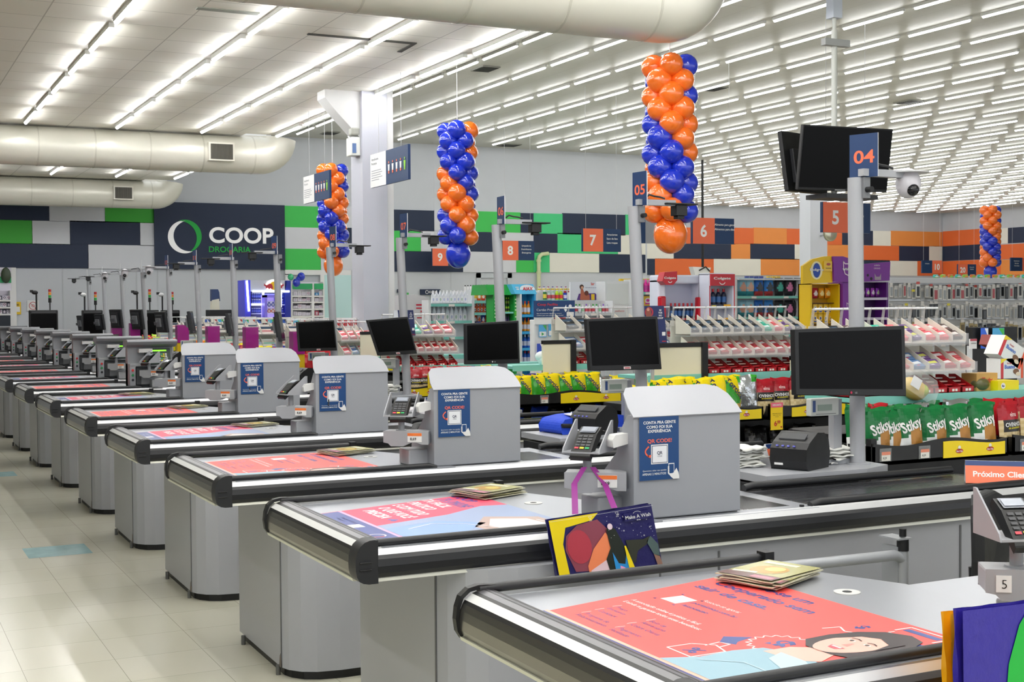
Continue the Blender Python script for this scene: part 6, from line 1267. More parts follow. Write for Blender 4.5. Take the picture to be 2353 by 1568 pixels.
mb = MB(); a = Q(1540, 690, v + .3); b = Q(1590, 690, v + .3); mb.box(a.x, v + .3, Q(1560, 692, v+.3).z, b.x, v + .31, Q(1560, 650, v+.3).z, M('9a1c2e', .4)); mb.box(a.x, v + .295, Q(1560, 692, v+.3).z, b.x, v + .3, Q(1560, 683, v+.3).z, M('1f8f92', .4)); p = PL(mb, (a.x, v + .294, Q(1560, 692, v+.3).z), EX, EZ); p.n = Vector((0, -1, 0)); 
for i in range(3): p.rect(.03, .06 + i*.02, .12, .068 + i*.02, M('d8a0a8', .4))
p.poly([(.15, .08), (.17, .12), (.19, .1), (.17, .07)], WHITE, 1); p.poly([(.15, .05), (.17, .065), (.185, .04)], WHITE, 1); mb.build('poster', t)
for py in (732, 762):
    mb = MB(); z = Q(1570, py, v).z; mb.box(Q(1530, py, v).x, v + .04, z - .03, Q(1606, py, v).x, v + .22, z, M('b01a2c', .4)); mb.build('shelf', t)
MW = ('1c2440', 'c8202c', '3a6aa8')
rowp('bottle', [MW], 1537, 1604, 7, 731, 731, 34, v + .12, 'dark blue mouthwash bottle with a red cap under the arch', 'mouthwash bottles')
mb = MB(); a = Q(1603, 700, v - .02); b = Q(1624, 700, v - .02); mb.box(a.x, v - .04, FZ, b.x, v + .04, Q(1610, 683, v).z, TRED); tag(mb.build('red_pillar', base=(a.x, v, FZ), bevel=.015), 'short red glossy pillar between the two mouthwash displays', 'pillar')
mb = MB(); a = Q(1517, 700, v - .02); b = Q(1529, 700, v - .02); mb.box(a.x, v - .04, FZ, b.x, v + .04, Q(1520, 681, v).z, TRED); tag(mb.build('red_pillar', base=(a.x, v, FZ), bevel=.015), 'short red pillar left of the mouthwash arch', 'pillar')
v = 11.7; t = thing('promotional_display', (Q(1660, 700, v).x, v + .3, FZ), 'white display with a red header and mouthwash, left of the pet food', 'display')
a = Q(1629, 700, v); b = Q(1689, 700, v); zt_ = Q(1660, 628, v).z; mb = MB(); mb.box(a.x, v, FZ, a.x + .03, v + .2, zt_, TWHT); mb.box(b.x - .03, v, FZ, b.x, v + .2, zt_, TWHT); mb.box(a.x, v + .17, FZ, b.x, v + .2, zt_, M('c9cbd6', .4)); mb.box(a.x, v, zt_ - .03, b.x, v + .2, zt_, TWHT); mb.build('frame', t, bevel=.012)
mb = MB(); z0 = Q(1660, 657, v).z; mb.box(a.x + .015, v - .02, z0, b.x - .015, v, zt_ - .01, TRED); mb.box(b.x - .016, v - .005, FZ + .6, b.x - .006, v, z0, TRED); mb.box(a.x + .006, v - .005, FZ + .6, a.x + .016, v, z0, TRED); p = PL(mb, (a.x, v - .021, z0), EX, EZ); p.n = Vector((0, -1, 0)); p.step = .002; W = b.x - a.x; p.text('Colgate', W*.46, .068, .026, WHITE, w=W*.65, bold=.04, res=3); p.disc(W*.46, .055, .045, WHITE, 2, rin=.036, a0=PI*1.15, a1=PI*1.85); mb.build('header', t)
for py in (704, 735, 770):
    mb = MB(); z = Q(1660, py, v).z; mb.box(a.x + .03, v + .02, z - .025, b.x - .03, v + .17, z, M('d9dae2', .4)); mb.box(Q(1638, py, v).x, v + .01, z - .02, Q(1647, py, v).x, v + .02, z + .01, M('efd94a', .5)); mb.box(Q(1664, py, v).x, v + .0, z - .02, Q(1679, py, v).x, v + .01, z + .02, M('f0b020', .5)); mb.build('shelf', t)
rowp('bottle', [MW], 1632, 1681, 4, 700, 700, 36, v + .12, 'dark blue mouthwash bottle with a red cap right of the red pillar', 'mouthwash bottles')
# pet food shelves
v = 14.0; unit('store_shelf', 'wide shelf of blue and black pet food bags left of the yellow display', 'shelf', 1694, 1842, 640, [681, 729, 770], v)
pf = [('8fc4d8', 'd8a088', '2f8f9a'), ('9fd0e2', 'e0b098', '2f8f9a'), ('2a6fc8', '38424a', 'b03a3a'), ('3a8ad8', '38424a', 'b03a3a'), ('23292e', '36b09a', '1a1d20'), ('1d1f26', 'd87aa8', '22242a'), ('2a2c33', 'd87aa8', '1a1d20')]
xs_ = [1705, 1722, 1743, 1766, 1790, 1812, 1834]
for i, (c_, x) in enumerate(zip(pf, xs_)):
    prod('pouch', c_, x, 680, 24, 41, v + .14, 'pet food bag on the upper shelf, %s from the left' % ORD[i+1], 'pet food bags'); prod('pouch', c_, x, 728, 24, 38, v + .14, 'pet food bag on the lower shelf, %s from the left' % ORD[i+1], 'pet food bags'); prod('pouch', c_, x, 769, 24, 36, v + .14, 'pet food bag on the lowest shelf, %s from the left' % ORD[i+1], 'pet food bags')
for i in range(7): prod('box', ('3a4a9a', '3a4a9a', '3a4a9a') if i < 4 else ('e8c84a', 'e8c84a', 'e8c84a'), 1716 + i * 11 + (i > 3) * 6, 640, 8, 5, v + .2, 'small box lying on top of the pet food shelf, %s from the left' % ORD[i+1], 'boxes on the pet food shelf')
mb = MB(); a = Q(1700, 640, v); b = Q(1842, 640, v); mb.box(a.x, v + .02, a.z - .02, b.x, v + .42, a.z, SHW); tag(mb.build('shelf_top', base=(a.x, v, a.z)), 'flat white top board of the pet food shelf', 'board')
# yellow and purple pet display
YP = M('f0c614', .4); PU = M('7d2a9a', .4); v = 12.0; t = thing('promotional_display', (Q(1890, 700, v).x, v + .3, FZ), 'yellow promotional pet food display with a blue round emblem', 'display')
def outl(pts, v): return [(Q(x, y, v).x, Q(x, y, v).z) for x, y in pts]
mb = MB(); mb.prism(outl([(1837, 653), (1837, 612), (1860, 596), (1885, 590), (1904, 589), (1905, 650)], v), 'y', v - .06, v - .02, YP); p = PL(mb, (0, v - .062, 0), EX, EZ); p.n = Vector((0, -1, 0)); p.step = .002; c = Q(1868, 622, v); p.disc(c.x, c.z, .085, M('f8efc0', .4), 1, ry=.105); p.disc(c.x, c.z, .055, M('1c48a8', .4), 2, ry=.085); p.text('Pedigree', c.x, c.z - .005, .028, WHITE, w=.2, bold=.05, l=4, res=3); mb.build('header', t)
c = Q(1893, 612, v); mb = MB(); mb.box(c.x - .06, v - .08, c.z - .06, c.x + .055, v - .065, c.z + .055, M('f0c648', .4)); p = PL(mb, (0, v - .081, 0), EX, EZ); p.n = Vector((0, -1, 0)); p.disc(c.x, c.z + .02, .03, M('b04a4a', .4), 1, ry=.015); p.rect(c.x - .04, c.z - .03, c.x + .04, c.z - .022, M('6a5a20', .4), 1); mb.build('badge', t)
mb = MB(); a = Q(1862, 700, v); b = Q(1930, 700, v); zt_ = Q(1850, 652, v).z; mb.box(a.x, v, FZ, Q(1866, 700, v).x, v + .22, zt_, YP); mb.box(a.x, v + .2, FZ, b.x, v + .22, zt_, M('c08f10', .5)); mb.box(a.x, v, zt_ - .01, b.x, v + .22, zt_, YP); mb.box(b.x - .02, v, FZ, b.x, v + .22, zt_, YP); mb.build('frame', t)
for py in (696, 744, 775): mb = MB(); z = Q(1890, py, v).z; mb.box(Q(1866, py, v).x, v + .08, z - .01, b.x - .02, v + .2, z, M('5a3a10', .5)); mb.build('shelf', t)
hg = [('b8283a', 'efe6e6', 'b8283a'), ('b8283a', 'efe6e6', 'b8283a'), ('f0a41e', 'f6e6a0', 'e08a10'), ('f0a41e', 'f6e6a0', 'e08a10'), ('d8dc1e', 'f0f0a0', 'a8b81e'), ('d8dc1e', 'f0f0a0', 'a8b81e')]
for i, c_ in enumerate(hg): prod('pouch', c_, 1858 + i * 14.5, 686, 15, 24, v + .16, 'hanging treat pouch in the yellow display, %s from the left' % ORD[i+1], 'treat pouches')
for r_, yb in enumerate((721, 744)):
    for i in range(6): prod('box', ('f0c21e', 'f6e2a0', '2a48a0') if i < 5 else ('e8602a', 'f0d04a', 'b82a3a'), 1871 + i * 12, yb, 11.5, 22, v + .16, 'yellow treat box in the yellow display, %s row, %s from the left' % (('upper', 'lower')[r_], ORD[i+1]), 'treat boxes')
prod('box', ('f0b414', '1a4a9a', 'e8d8a0'), 1857, 744, 11, 26, v + .16, 'taller yellow box with a green lid in the yellow display', 'treat boxes')
t = thing('promotional_display', (Q(1955, 700, v).x, v + .3, FZ), 'purple promotional cat food display behind the pole of lane four', 'display')
mb = MB(); mb.prism(outl([(1905, 648), (1903, 590), (1925, 590), (1958, 600), (1958, 650)], v), 'y', v - .09, v - .05, PU); p = PL(mb, (0, v - .092, 0), EX, EZ); p.n = Vector((0, -1, 0)); p.step = .002; c = Q(1937, 618, v); ca_ = M('f0dcea', .4); cat = [(-.07, .0), (-.075, .085), (-.05, .055), (.05, .055), (.075, .085), (.07, 0), (.05, -.06), (0, -.08), (-.05, -.06), (-.07, 0)]; p.line([(c.x + a_, c.z + b_) for a_, b_ in cat], .012, ca_, 1); p.text('whiskas', c.x, c.z - .02, .032, WHITE, w=.18, bold=.05, l=3, res=3); mb.build('header', t)
mb = MB(); a = Q(1931, 700, v); b = Q(1958, 700, v); mb.box(a.x + .003, v - .04, FZ, b.x, v + .22, Q(1940, 648, v).z, PU); p = PL(mb, (0, v - .042, 0), EX, EZ); p.n = Vector((0, -1, 0)); c = Q(1946, 704, v); p.line([(c.x + a_*.5, c.z + b_*.5) for a_, b_ in cat], .006, ca_, 1); p.text('CURB', Q(1947, 735, v).x, Q(1947, 742, v).z, .035, M('a45abf', .4), bold=-.01); mb.build('side_panel', t)
v = 12.3; t = thing('promotional_display', (Q(2010, 700, v).x, v + .3, FZ), 'purple display with a cat picture right of the pole of lane four', 'display')
a = Q(1978, 700, v); b = Q(2041, 700, v); mb = MB(); mb.prism(outl([(1978, 648), (1978, 607), (2042, 602), (2040, 645)], v), 'y', v - .03, v, PU); p = PL(mb, (0, v - .031, 0), EX, EZ); p.n = Vector((0, -1, 0)); c = Q(2011, 612, v); p.text('ALIMENTE A', c.x, c.z, .018, ca_, w=.09, bold=0); p.text('CURIOSIDADE', c.x, c.z - .035, .018, ca_, w=.1, bold=0); c = Q(2013, 640, v); p.poly([(c.x - .05, c.z - .02), (c.x - .05, c.z + .06), (c.x - .025, c.z + .02), (c.x + .025, c.z + .02), (c.x + .05, c.z + .06), (c.x + .05, c.z - .02)], M('a89aa8', .5), 1); p.disc(Q(1990, 635, v).x, Q(1990, 633, v).z, .016, BLK, 1); p.disc(Q(1998, 640, v).x, Q(1998, 641, v).z, .02, BLK, 1); mb.build('header', t)
mb = MB(); zt_ = Q(2000, 645, v).z; mb.box(a.x, v, zt_ - .02, b.x, v + .22, zt_, M('dcdce4', .4)); mb.box(a.x, v + .2, FZ, b.x, v + .22, zt_, M('3a1050', .5)); mb.box(b.x - .03, v, FZ, b.x, v + .22, zt_ - .02, M('5c1a7a', .4)); mb.build('frame', t)
for py in (684, 730): mb = MB(); z = Q(2000, py, v).z; mb.box(a.x, v - .02, z - .03, b.x - .03, v + .2, z, M('d4cbe0', .4)); mb.build('shelf', t)
for i in range(5): prod('pouch', (('a03ab0', 'e8e0e8', '8a2a9a'), ('9a3ac0', 'd0e0b0', '8a2a9a'))[i % 2], 1982 + i * 11.5, 682, 11, 20, v + .14, 'purple cat food pouch, %s from the left' % ORD[i+1], 'cat food pouches')
# kitchen utensil wall
v = 13.2; t = unit('utensil_gondola', 'long white gondola hung with kitchen utensils at the right', 'shelf', 2043, 2420, 640, [790], v, edge=SHG, back=M('f0f0ee', .6))
for py in (652, 690, 735): mb = MB(); a = Q(2043, py, v); b = Q(2420, py, v); mb.box(a.x, v + .1, a.z - .01, b.x, v + .13, a.z + .01, M('b9bbbc', .3, .6)); mb.build('rail', t)
mb = MB(); a = Q(2043, 640, v); b = Q(2420, 640, v); mb.box(a.x, v - .02, a.z - .06, b.x, v + .06, a.z - .005, M('d9dade', .4)); mb.build('top_rail', t)
random.seed(31); ut = [('ece8e2', 'a9aeb2', 'f2eee8'), ('f0eee8', '2f3236', 'd8564a'), ('c9c7c2', 'a8acb0', 'e8e4de'), ('dcd9d2', 'b8525a', 'e8e4de'), ('2a2d31', '55595e', 'e8e4de'), ('c4c8cc', '1f2226', 'e8e4de'), ('b5a06a', '6a5a36', 'e8e4de'), ('1f2430', '2c3442', 'e8e4de')]
for r_, (yb, hh, pal, nm) in enumerate(((687, 33, (0, 1, 2, 3), 'upper'), (731, 34, (0, 2, 4, 5), 'middle'), (778, 40, (4, 5, 6, 7), 'lower'))):
    n = 31
    for i in range(n):
        px = 2048 + i * 10.2; c_ = pal[int(random.random() * 4)] if not (px > 2190 and r_ == 0) else (5, 3, 4, 1)[int(random.random() * 4)]
        prod('hang', ut[c_], px, yb + random.uniform(-5, 4), random.uniform(7, 12), hh * random.uniform(.75, 1.1), v + random.uniform(-.02, .04), 'hanging kitchen utensil, %s row, %s from the left' % (nm, ORD[i+1]), 'hanging kitchen utensils')
for i, (px, py) in enumerate(((2099, 668), (2060, 706), (2083, 700), (2180, 700), (2200, 704), (2305, 703), (2330, 703), (2128, 705))):
    a = Q(px, py, v - .1); mb = MB(); mb.box(a.x - .025, v - .1, a.z - .015, a.x + .025, v - .095, a.z + .015, M('efe04a' if i in (0, 2, 3) else 'ece8e6', .5)); mb.box(a.x - .003, v - .095, a.z + .005, a.x + .003, v + .1, a.z + .011, SHG); tag(mb.build('price_ticket', base=(a.x, v - .1, a.z)), 'small price ticket among the kitchen utensils, %s of the tickets' % ORD[i+1], 'price ticket', 'price tickets')
mb = MB(); a = Q(2140, 640, v + .3); b = Q(2420, 640, v + .3); 
for i in range(14):
    px = 2150 + i * 17; prod('pouch', (('3fc8b8', 'e8f0e8', '8fd04a'), ('8fd04a', 'f0a04a', 'e8e8d0'), ('e8803a', '9ad04a', 'f0e8d0'))[i % 3], px, 640, 15, 9, v + .3, 'small toy pack on top of the utensil gondola, %s from the left' % ORD[i+1], 'packs on the utensil gondola')
mb.box(a.x - 1, v + .05, a.z - .03, b.x, v + .42, a.z, SHW); tag(mb.build('shelf_top', base=(a.x, v, a.z)), 'flat white top board of the utensil gondola', 'board')
# gift cards and chocolates at the right edge
v = 6.9; t = thing('card_rack', (Q(2290, 780, v).x, v, FZ), 'black rack with a blue and a pale gift card at the right edge', 'rack')
mb = MB(); a = Q(2243, 800, v); b = Q(2345, 800, v); mb.box(a.x, v + .03, .9, b.x, v + .1, Q(2300, 752, v).z, BLACK); mb.box(a.x - .02, v + .03, FZ, b.x + .1, v + .25, 1.1, BLACK); mb.build('panel', t)
prod('card', ('2460d8', '2460d8', 'e8eef4'), 2262, 801, 21, 47, v, 'blue gift card with a pale emblem on the black rack', 'large gift cards'); prod('card', ('4aa8dc', 'eef0f2', '38b84a'), 2294, 799, 33, 45, v, 'pale gift card with a green corner on the black rack', 'large gift cards')
mb = MB(); a = Q(2229, 802, v - .03); mb.box(a.x, v - .03, a.z, a.x + .065, v - .02, a.z + .07, WHITE); p = PL(mb, (a.x, v - .031, a.z), EX, EZ); p.n = Vector((0, -1, 0)); p.text('LEGENDE', .032, .035, .008, BLK, w=.05); p.rect(0, .055, .065, .07, M('b84a5a', .5)); mb.box(a.x + .03, v - .02, a.z - .2, a.x + .034, v + .03, a.z + .02, SHG); tag(mb.build('price_ticket', base=(a.x, v, a.z)), 'white ticket reading LEGENDE left of the blue gift card', 'price ticket')
for i, (px, py, w, h, rot, nm) in enumerate(((2325, 870, .2, .13, .0, 'lower'), (2318, 832, .22, .14, -.5, 'upper tilted'))):
    c = Q(px, py, 6.2); T = Matrix.Translation((c.x, 6.2, c.z)) @ Matrix.Rotation(-rot, 4, 'Y'); mb = MB(); mb.box(-w/2, 0, 0, w/2, .12, h, M('e9e5e4', .35), T); p = PL(mb, T @ Vector((-w/2, -.001, 0)), T.to_3x3() @ EX, T.to_3x3() @ EZ); p.n = Vector((0, -1, 0)); p.rect(0, 0, w*.12, h, M('d0323a', .35)); p.rect(w*.9, 0, w, h, M('e2552f', .35)); p.poly([(0, h), (w*.3, h), (0, h*.75)], M('f0d01e', .35), 2); p.text('Kinder', w*.38, h*.72, .011, M('b8303a', .4), bold=.02); p.text('Bueno', w*.4, h*.5, .026, M('3a6ac0', .35), bold=.05); p.disc(w*.68, h*.35, w*.13, M('7a5236', .4), 2, ry=h*.14); p.disc(w*.76, h*.22, w*.1, M('e3d2b8', .4), 3, ry=h*.1); tag(mb.build('chocolate_carton', base=(c.x, 6.2, c.z)), '%s white and red chocolate carton at the right edge' % nm, 'carton', 'chocolate cartons')
c = Q(2325, 800, 6.3); mb = MB(); T = Matrix.Translation((c.x, 6.35, c.z)) @ Matrix.Rotation(.35, 4, 'Y'); mb.box(-.12, 0, -.02, .14, .12, .05, M('8c3a36', .4), T); mb.box(-.1, -.003, -.0, .12, 0, .04, M('c9b6a8', .4), T); tag(mb.build('chocolate_carton', base=(c.x, 6.35, c.z)), 'brown carton lying across the white chocolate cartons', 'carton', 'chocolate cartons')
# yellow toy pack, brown box, coconut-like pack on the stand
c = Q(2340, 905, Y1 + .5); mb = MB()
mb.box(5.95, Y1 + .4, 1.175, 6.12, Y1 + .52, 1.28, M('c89f5c', .6)); p = PL(mb, (5.95, Y1 + .399, 1.175), EX, EZ); p.n = Vector((0, -1, 0)); p.text('Twix', .085, .05, .03, M('c8352a', .5), bold=.04); tag(mb.build('cardboard_box', base=(6.03, Y1 + .46, 1.175)), 'small brown cardboard box with red lettering on the mint shelf', 'box')
a = Q(2310, 874, Y1 + .36); mb = MB(); mb.box(a.x - .08, Y1 + .34, 1.175, a.x + .09, Y1 + .46, 1.235, M('f0dc14', .4)); p = PL(mb, (a.x - .08, Y1 + .339, 1.175), EX, EZ); p.n = Vector((0, -1, 0)); p.disc(.04, .03, .018, WHITE); p.text('fini', .04, .024, .012, M('2a2a6a', .4), bold=.04, l=3); tag(mb.build('sweet_pack', base=(a.x, Y1 + .4, 1.175), bevel=.01), 'yellow sweet pack on the mint shelf at the right edge', 'pack')
a = Q(2270, 872, Y1 + .36); mb = MB(); mb.ell((a.x, Y1 + .42, 1.215), (.06, .05, .04), M('5c5a36', .35)); tag(mb.build('chocolate_egg_pack', base=(a.x, Y1 + .42, 1.175)), 'small olive wrapped ball beside the yellow sweet pack', 'pack')
# bread in a clear box behind the big monitor
c = Q(2108, 905, Y1 + .24); t = thing('bread_tray', (c.x, Y1 + .26, c.z), 'clear plastic tray of yellow bread right of the large monitor', 'food tray')
T = Matrix.Translation((c.x, Y1 + .3, c.z - .02)) @ Matrix.Rotation(.5, 4, 'Y'); mb = MB(); mb.ell((0, 0, .05), (.09, .07, .06), M('e6c467', .5), T=T); mb.ell((.04, -.02, .06), (.04, .05, .04), M('b9c44a', .5), T=T); mb.build('bread', t)
mb = MB(); mb.prism([(-.12, 0), (.12, 0), (.11, .1), (.07, .14), (-.07, .14), (-.11, .1)], 'y', -.08, .08, M('dfe4e8', .1, 0, 'glass'), T=T); mb.build('lid', t)
mb = MB(); mb.box(-.1, -.083, .03, -.03, -.081, .09, M('e6e6e8', .5), T); mb.build('sticker', t)
# small plastic bag and hanging info boards above monitors
mb = MB(); c = Q(1262, 833, Y3 + .5); random.seed(9)
for i in range(6): mb.ell((c.x + random.uniform(-.08, .08), Y3 + .5 + random.uniform(-.04, .04), 1.24 + random.uniform(-.02, .03)), (random.uniform(.05, .09), .06, random.uniform(.03, .055)), M('e9ecee', .35), n=10, k=7)
tag(mb.build('plastic_bag', base=(c.x, Y3 + .5, 1.19)), 'crumpled white plastic bag in front of the cream partition', 'plastic bag')
def infoboard(px0, px1, py0, py1, v, label, txt):
    a = Q(px0, py1, v); b = Q(px1, py1, v); z1 = Q((px0+px1)/2, py0, v).z; t = thing('info_board', ((a.x+b.x)/2, v, a.z), label, 'board', 'navy info boards behind the monitors'); w = b.x - a.x; h = z1 - a.z
    mb = MB(); mb.prism([(a.x, z1), (b.x - w*.12, z1 + .0), (b.x, a.z), (a.x + w*.25, a.z)], 'y', v, v + .012, M('1e2a5c', .45)); mb.box((a.x+b.x)/2 - .01, v + .012, .9, (a.x+b.x)/2 + .01, v + .03, a.z + .1, GREY); mb.build('board', t)
    mb = MB(); p = PL(mb, (a.x, v - .001, a.z), EX, EZ); p.n = Vector((0, -1, 0)); p.disc(w*.32, h*.83, w*.16, M('a8263a', .4), 1, rin=w*.1); p.poly([(w*.2, h*.72), (w*.2, h*.9), (w*.28, h*.98), (w*.38, h*.9), (w*.4, h*.72)], M('8a4a3a', .4), 2); p.disc(w*.28, h*.9, w*.05, M('c8907a', .4), 3)
    for i, s in enumerate(('RE', 'TOR', 'NO', 'COOP')): p.text(s, w*.74, h*(.86 - i*.07), h*.045, WHITE, bold=.05, l=2)
    p.rect(w*.8, h*.2, w*.93, h*.3, WHITE, 2); p.rect(w*.8, h*.04, w*.95, h*.06, M('c8303a', .4), 2); mb.build('printing', t)
    mb = MB(); mb.box(a.x - w*.2, v + .002, z1 - h*.3, a.x + w*.04, v + .008, z1, M('dcdfe6', .45)); mb.build('white_flap', t)
infoboard(1472, 1533, 703, 790, 7.9, 'navy board with a person and RETORNO COOP behind the monitor of lane five', '')
infoboard(914, 955, 713, 772, 11.6, 'navy board behind the tilted monitor of lane seven', '')
# grey rounded banner, small COOP wall signs
v = 17.5; mb = MB(); mb.prism(outl([(920, 760), (920, 679), (955, 677), (975, 681), (986, 690), (986, 760)], v), 'y', v, v + .3, M('d6d6da', .45)); a = Q(920, 760, v); b = Q(986, 760, v); mb.box(a.x, v + .02, FZ, b.x, v + .28, a.z, M('d6d6da', .45)); p = PL(mb, (0, v - .002, 0), EX, EZ); p.n = Vector((0, -1, 0)); p.step = .003
for y0, y1, x0, x1 in ((699, 703, 956, 975), (707, 710, 956, 975), (714, 718, 966, 975), (722, 725, 966, 975), (729, 732, 958, 975)): q0 = Q(x0, y1, v); q1 = Q(x1, y0, v); p.rect(q0.x, q0.z, q1.x, q1.z, M('c01a38', .4))
tag(mb.build('rounded_kiosk', base=(a.x, v, FZ)), 'rounded pale kiosk with red bars right of the column', 'kiosk')
v = WV - .06
for (x0, x1, y0, y1, lab) in ((966, 1012, 665, 678, 'small navy and green COOP wall sign above the detergent bottles'), (913, 932, 665, 673, 'sliver of a navy COOP wall sign beside the column')):
    a = Q(x0, y1, v); b = Q(x1, y0, v); mb = MB(); mb.box(a.x, v, a.z, b.x, v + .03, b.z, NV); mb.box(a.x + .3, v, a.z - .5, b.x, v + .03, a.z, M('48b05a', .5)); p = PL(mb, (a.x, v - .001, a.z), EX, EZ); p.n = Vector((0, -1, 0)); p.step = .004; w = b.x - a.x; h = b.z - a.z; p.disc(w*.32, h*.5, h*.33, WHITE, 2, rin=h*.24); p.text('COOP', w*.62, h*.32, h*.4, WHITE, w=w*.4, bold=.04); tag(mb.build('wall_sign', base=(a.x, v, a.z)), lab, 'sign', 'small wall signs')
# white service door frame on the back wall
v = WV - .02; a = Q(1095, 700, v); b = Q(1176, 700, v); zt_ = Q(1130, 628, v).z; mb = MB(); DF = M('c3c9cf', .5); mb.box(a.x, v - .02, FZ, a.x + .12, v, zt_, DF); mb.box(b.x - .12, v - .02, FZ, b.x, v, zt_, DF); mb.box(a.x, v - .02, zt_ - .12, b.x, v, zt_, DF); struct(mb.build('door_1'))
# pharmacy opening
v = WV - .05; t0 = Q(655, 630, v); t1 = Q(806, 630, v)
mb = MB(); mb.box(t0.x, v - .02, t0.z - .02, t1.x, v, t0.z + .1, WHITE); mb.box(t0.x, v - .02, FZ, t0.x + .12, v, t0.z, WHITE); mb.box(Q(745, 700, v).x, v - .02, FZ, t1.x, v, t0.z - .02, M('c4e6e6', .35)); mb.box(Q(745, 700, v).x - .1, v - .03, FZ, Q(745, 700, v).x, v, t0.z, WHITE); struct(mb.build('door_2'))
t = unit('pharmacy_shelf', 'lit white pharmacy shelf with green headers left of the column', 'shelf', 672, 742, 648, [680, 694, 710, 726, 745], v - .5, depth=.35, side=WHITE, back=M('efe8f4', .5), edge=WHITE)
mb = MB(); vv = v - .5; 
for x0, x1 in ((672, 717), (722, 742)): q0 = Q(x0, 665, vv); q1 = Q(x1, 652, vv); mb.box(q0.x, vv - .03, q0.z, q1.x, vv, q1.z, M('2fae6a', .5))
q = Q(719, 700, vv); mb.box(q.x - .03, vv - .01, FZ, q.x + .03, vv + .35, q1.z, WHITE); mb.build('green_header', t)
random.seed(41)
for r_, yb in enumerate((679, 693, 709, 725)):
    for i in range(7):
        c_ = (('efe9f2', 'e6e0ea', 'd8d0e0'), ('efe9f2', 'd8a0b8', 'e6e0ea'), ('c83a5a', 'e6c0cc', 'f0e8f0'), ('2a8fd0', '5aaee0', 'e8f0f8'))[random.choice((0, 0, 1, 2 if r_ > 1 else 0, 3 if i > 4 else 1))]
        prod('box', c_, 678 + i * 9.8, yb, 8.5, random.uniform(6, 11), vv + .1, 'small medicine box, shelf %s, %s from the left' % (ORD[r_+1], ORD[i+1]), 'medicine boxes')
for i, (px, py, r) in enumerate(((668, 637, 7), (692, 636, 9), (681, 650, 9), (686, 641, 6))):
    c = Q(px, py, vv - .3); D = (c - CAM).dot(CD); R = r * D / FPX; mb = MB(); mb.cyl(c, c + Vector((0, .28, .02)), .006, WHITE, n=5); mb.ell(c, (R, R, R * 1.1), M('2fb87a' if i == 0 else '1c35c4', .2, 0, 'balloon')); tag(mb.build('balloon', base=tuple(c)), '%s balloon over the pharmacy shelf, %s from the left' % ('green' if i == 0 else 'blue', ORD[(1, 4, 2, 3)[i]]), 'balloon', 'balloons over the pharmacy')
# left opening
v = WV - .05; a = Q(-40, 615, v); b = Q(25, 615, v); mb = MB(); mb.box(b.x, v - .02, FZ, b.x + .1, v, b.z, WHITE); mb.box(a.x, v - .01, FZ, b.x, v, b.z, M('efeaf8', .5)); mb.box(a.x, v - .03, Q(0, 650, v).z, b.x, v - .01, Q(0, 636, v).z, M('38b070', .5)); mb.ell((Q(13, 633, v).x, v - .06, Q(13, 633, v).z), (.1, .04, .17), M('3c4a35', .5)); struct(mb.build('door_3'))
t = unit('pharmacy_shelf', 'lit white shelf in the opening at the left edge', 'shelf', -30, 23, 668, [690, 706, 722], v - .45, depth=.38, side=WHITE, back=M('cfcad8', .5), edge=WHITE)
for r_, yb in enumerate((689, 705, 721)):
    for i in range(5): prod('box', (('d8d2e0', '5a5a6a', 'e8e0ea'), ('efe9f2', '8a4a6a', 'e6e0ea'), ('3a3a4a', 'c8c0d0', 'e8e0ea'))[(i + r_) % 3], -20 + i * 10, yb, 8, 9, v - .35, 'small box in the left opening, shelf %s, %s from the left' % (ORD[r_+1], ORD[i+1]), 'boxes in the left opening')
mb = MB(); a = Q(-30, 750, v - .5); b = Q(24, 725, v - .5); mb.box(a.x, v - .5, FZ, b.x, v - .46, b.z, M('1a2430', .5)); tag(mb.build('counter_front', base=(a.x, v - .5, FZ)), 'dark counter front below the shelf at the left edge', 'counter')
# yellow notice and round sticker
v = WV - .02; a = Q(27, 723, v); b = Q(48, 694, v); mb = MB(); mb.box(a.x, v - .01, a.z, b.x, v, b.z, M('e3bd1a', .5)); p = PL(mb, (a.x, v - .011, a.z), EX, EZ); p.n = Vector((0, -1, 0)); p.step = .002; w = b.x - a.x; h = b.z - a.z; p.rect(w*.12, h*.2, w*.88, h*.62, WHITE); p.text('AVISO', w*.5, h*.7, h*.14, BLK, w=w*.6, bold=.04); tag(mb.build('notice', base=(a.x, v, a.z)), 'yellow notice on the back wall at the far left', 'notice')
c = Q(76, 703, v); mb = MB(); p = PL(mb, (c.x, v - .002, c.z), EX, EZ); p.n = Vector((0, -1, 0)); p.step = .002; mb.box(c.x - .12, v - .002, c.z - .12, c.x + .12, v, c.z + .12, M('e4e4e2', .5)); p.disc(0, 0, .085, M('c05a5a', .5), 1, rin=.072); p.line([(-.05, .05), (.05, -.05)], .01, M('c05a5a', .5)); p.disc(0, 0, .03, M('c05a5a', .5), 1, rin=.02); tag(mb.build('round_sticker', base=tuple(c)), 'round red and white sticker on the back wall behind the camera post', 'sticker')
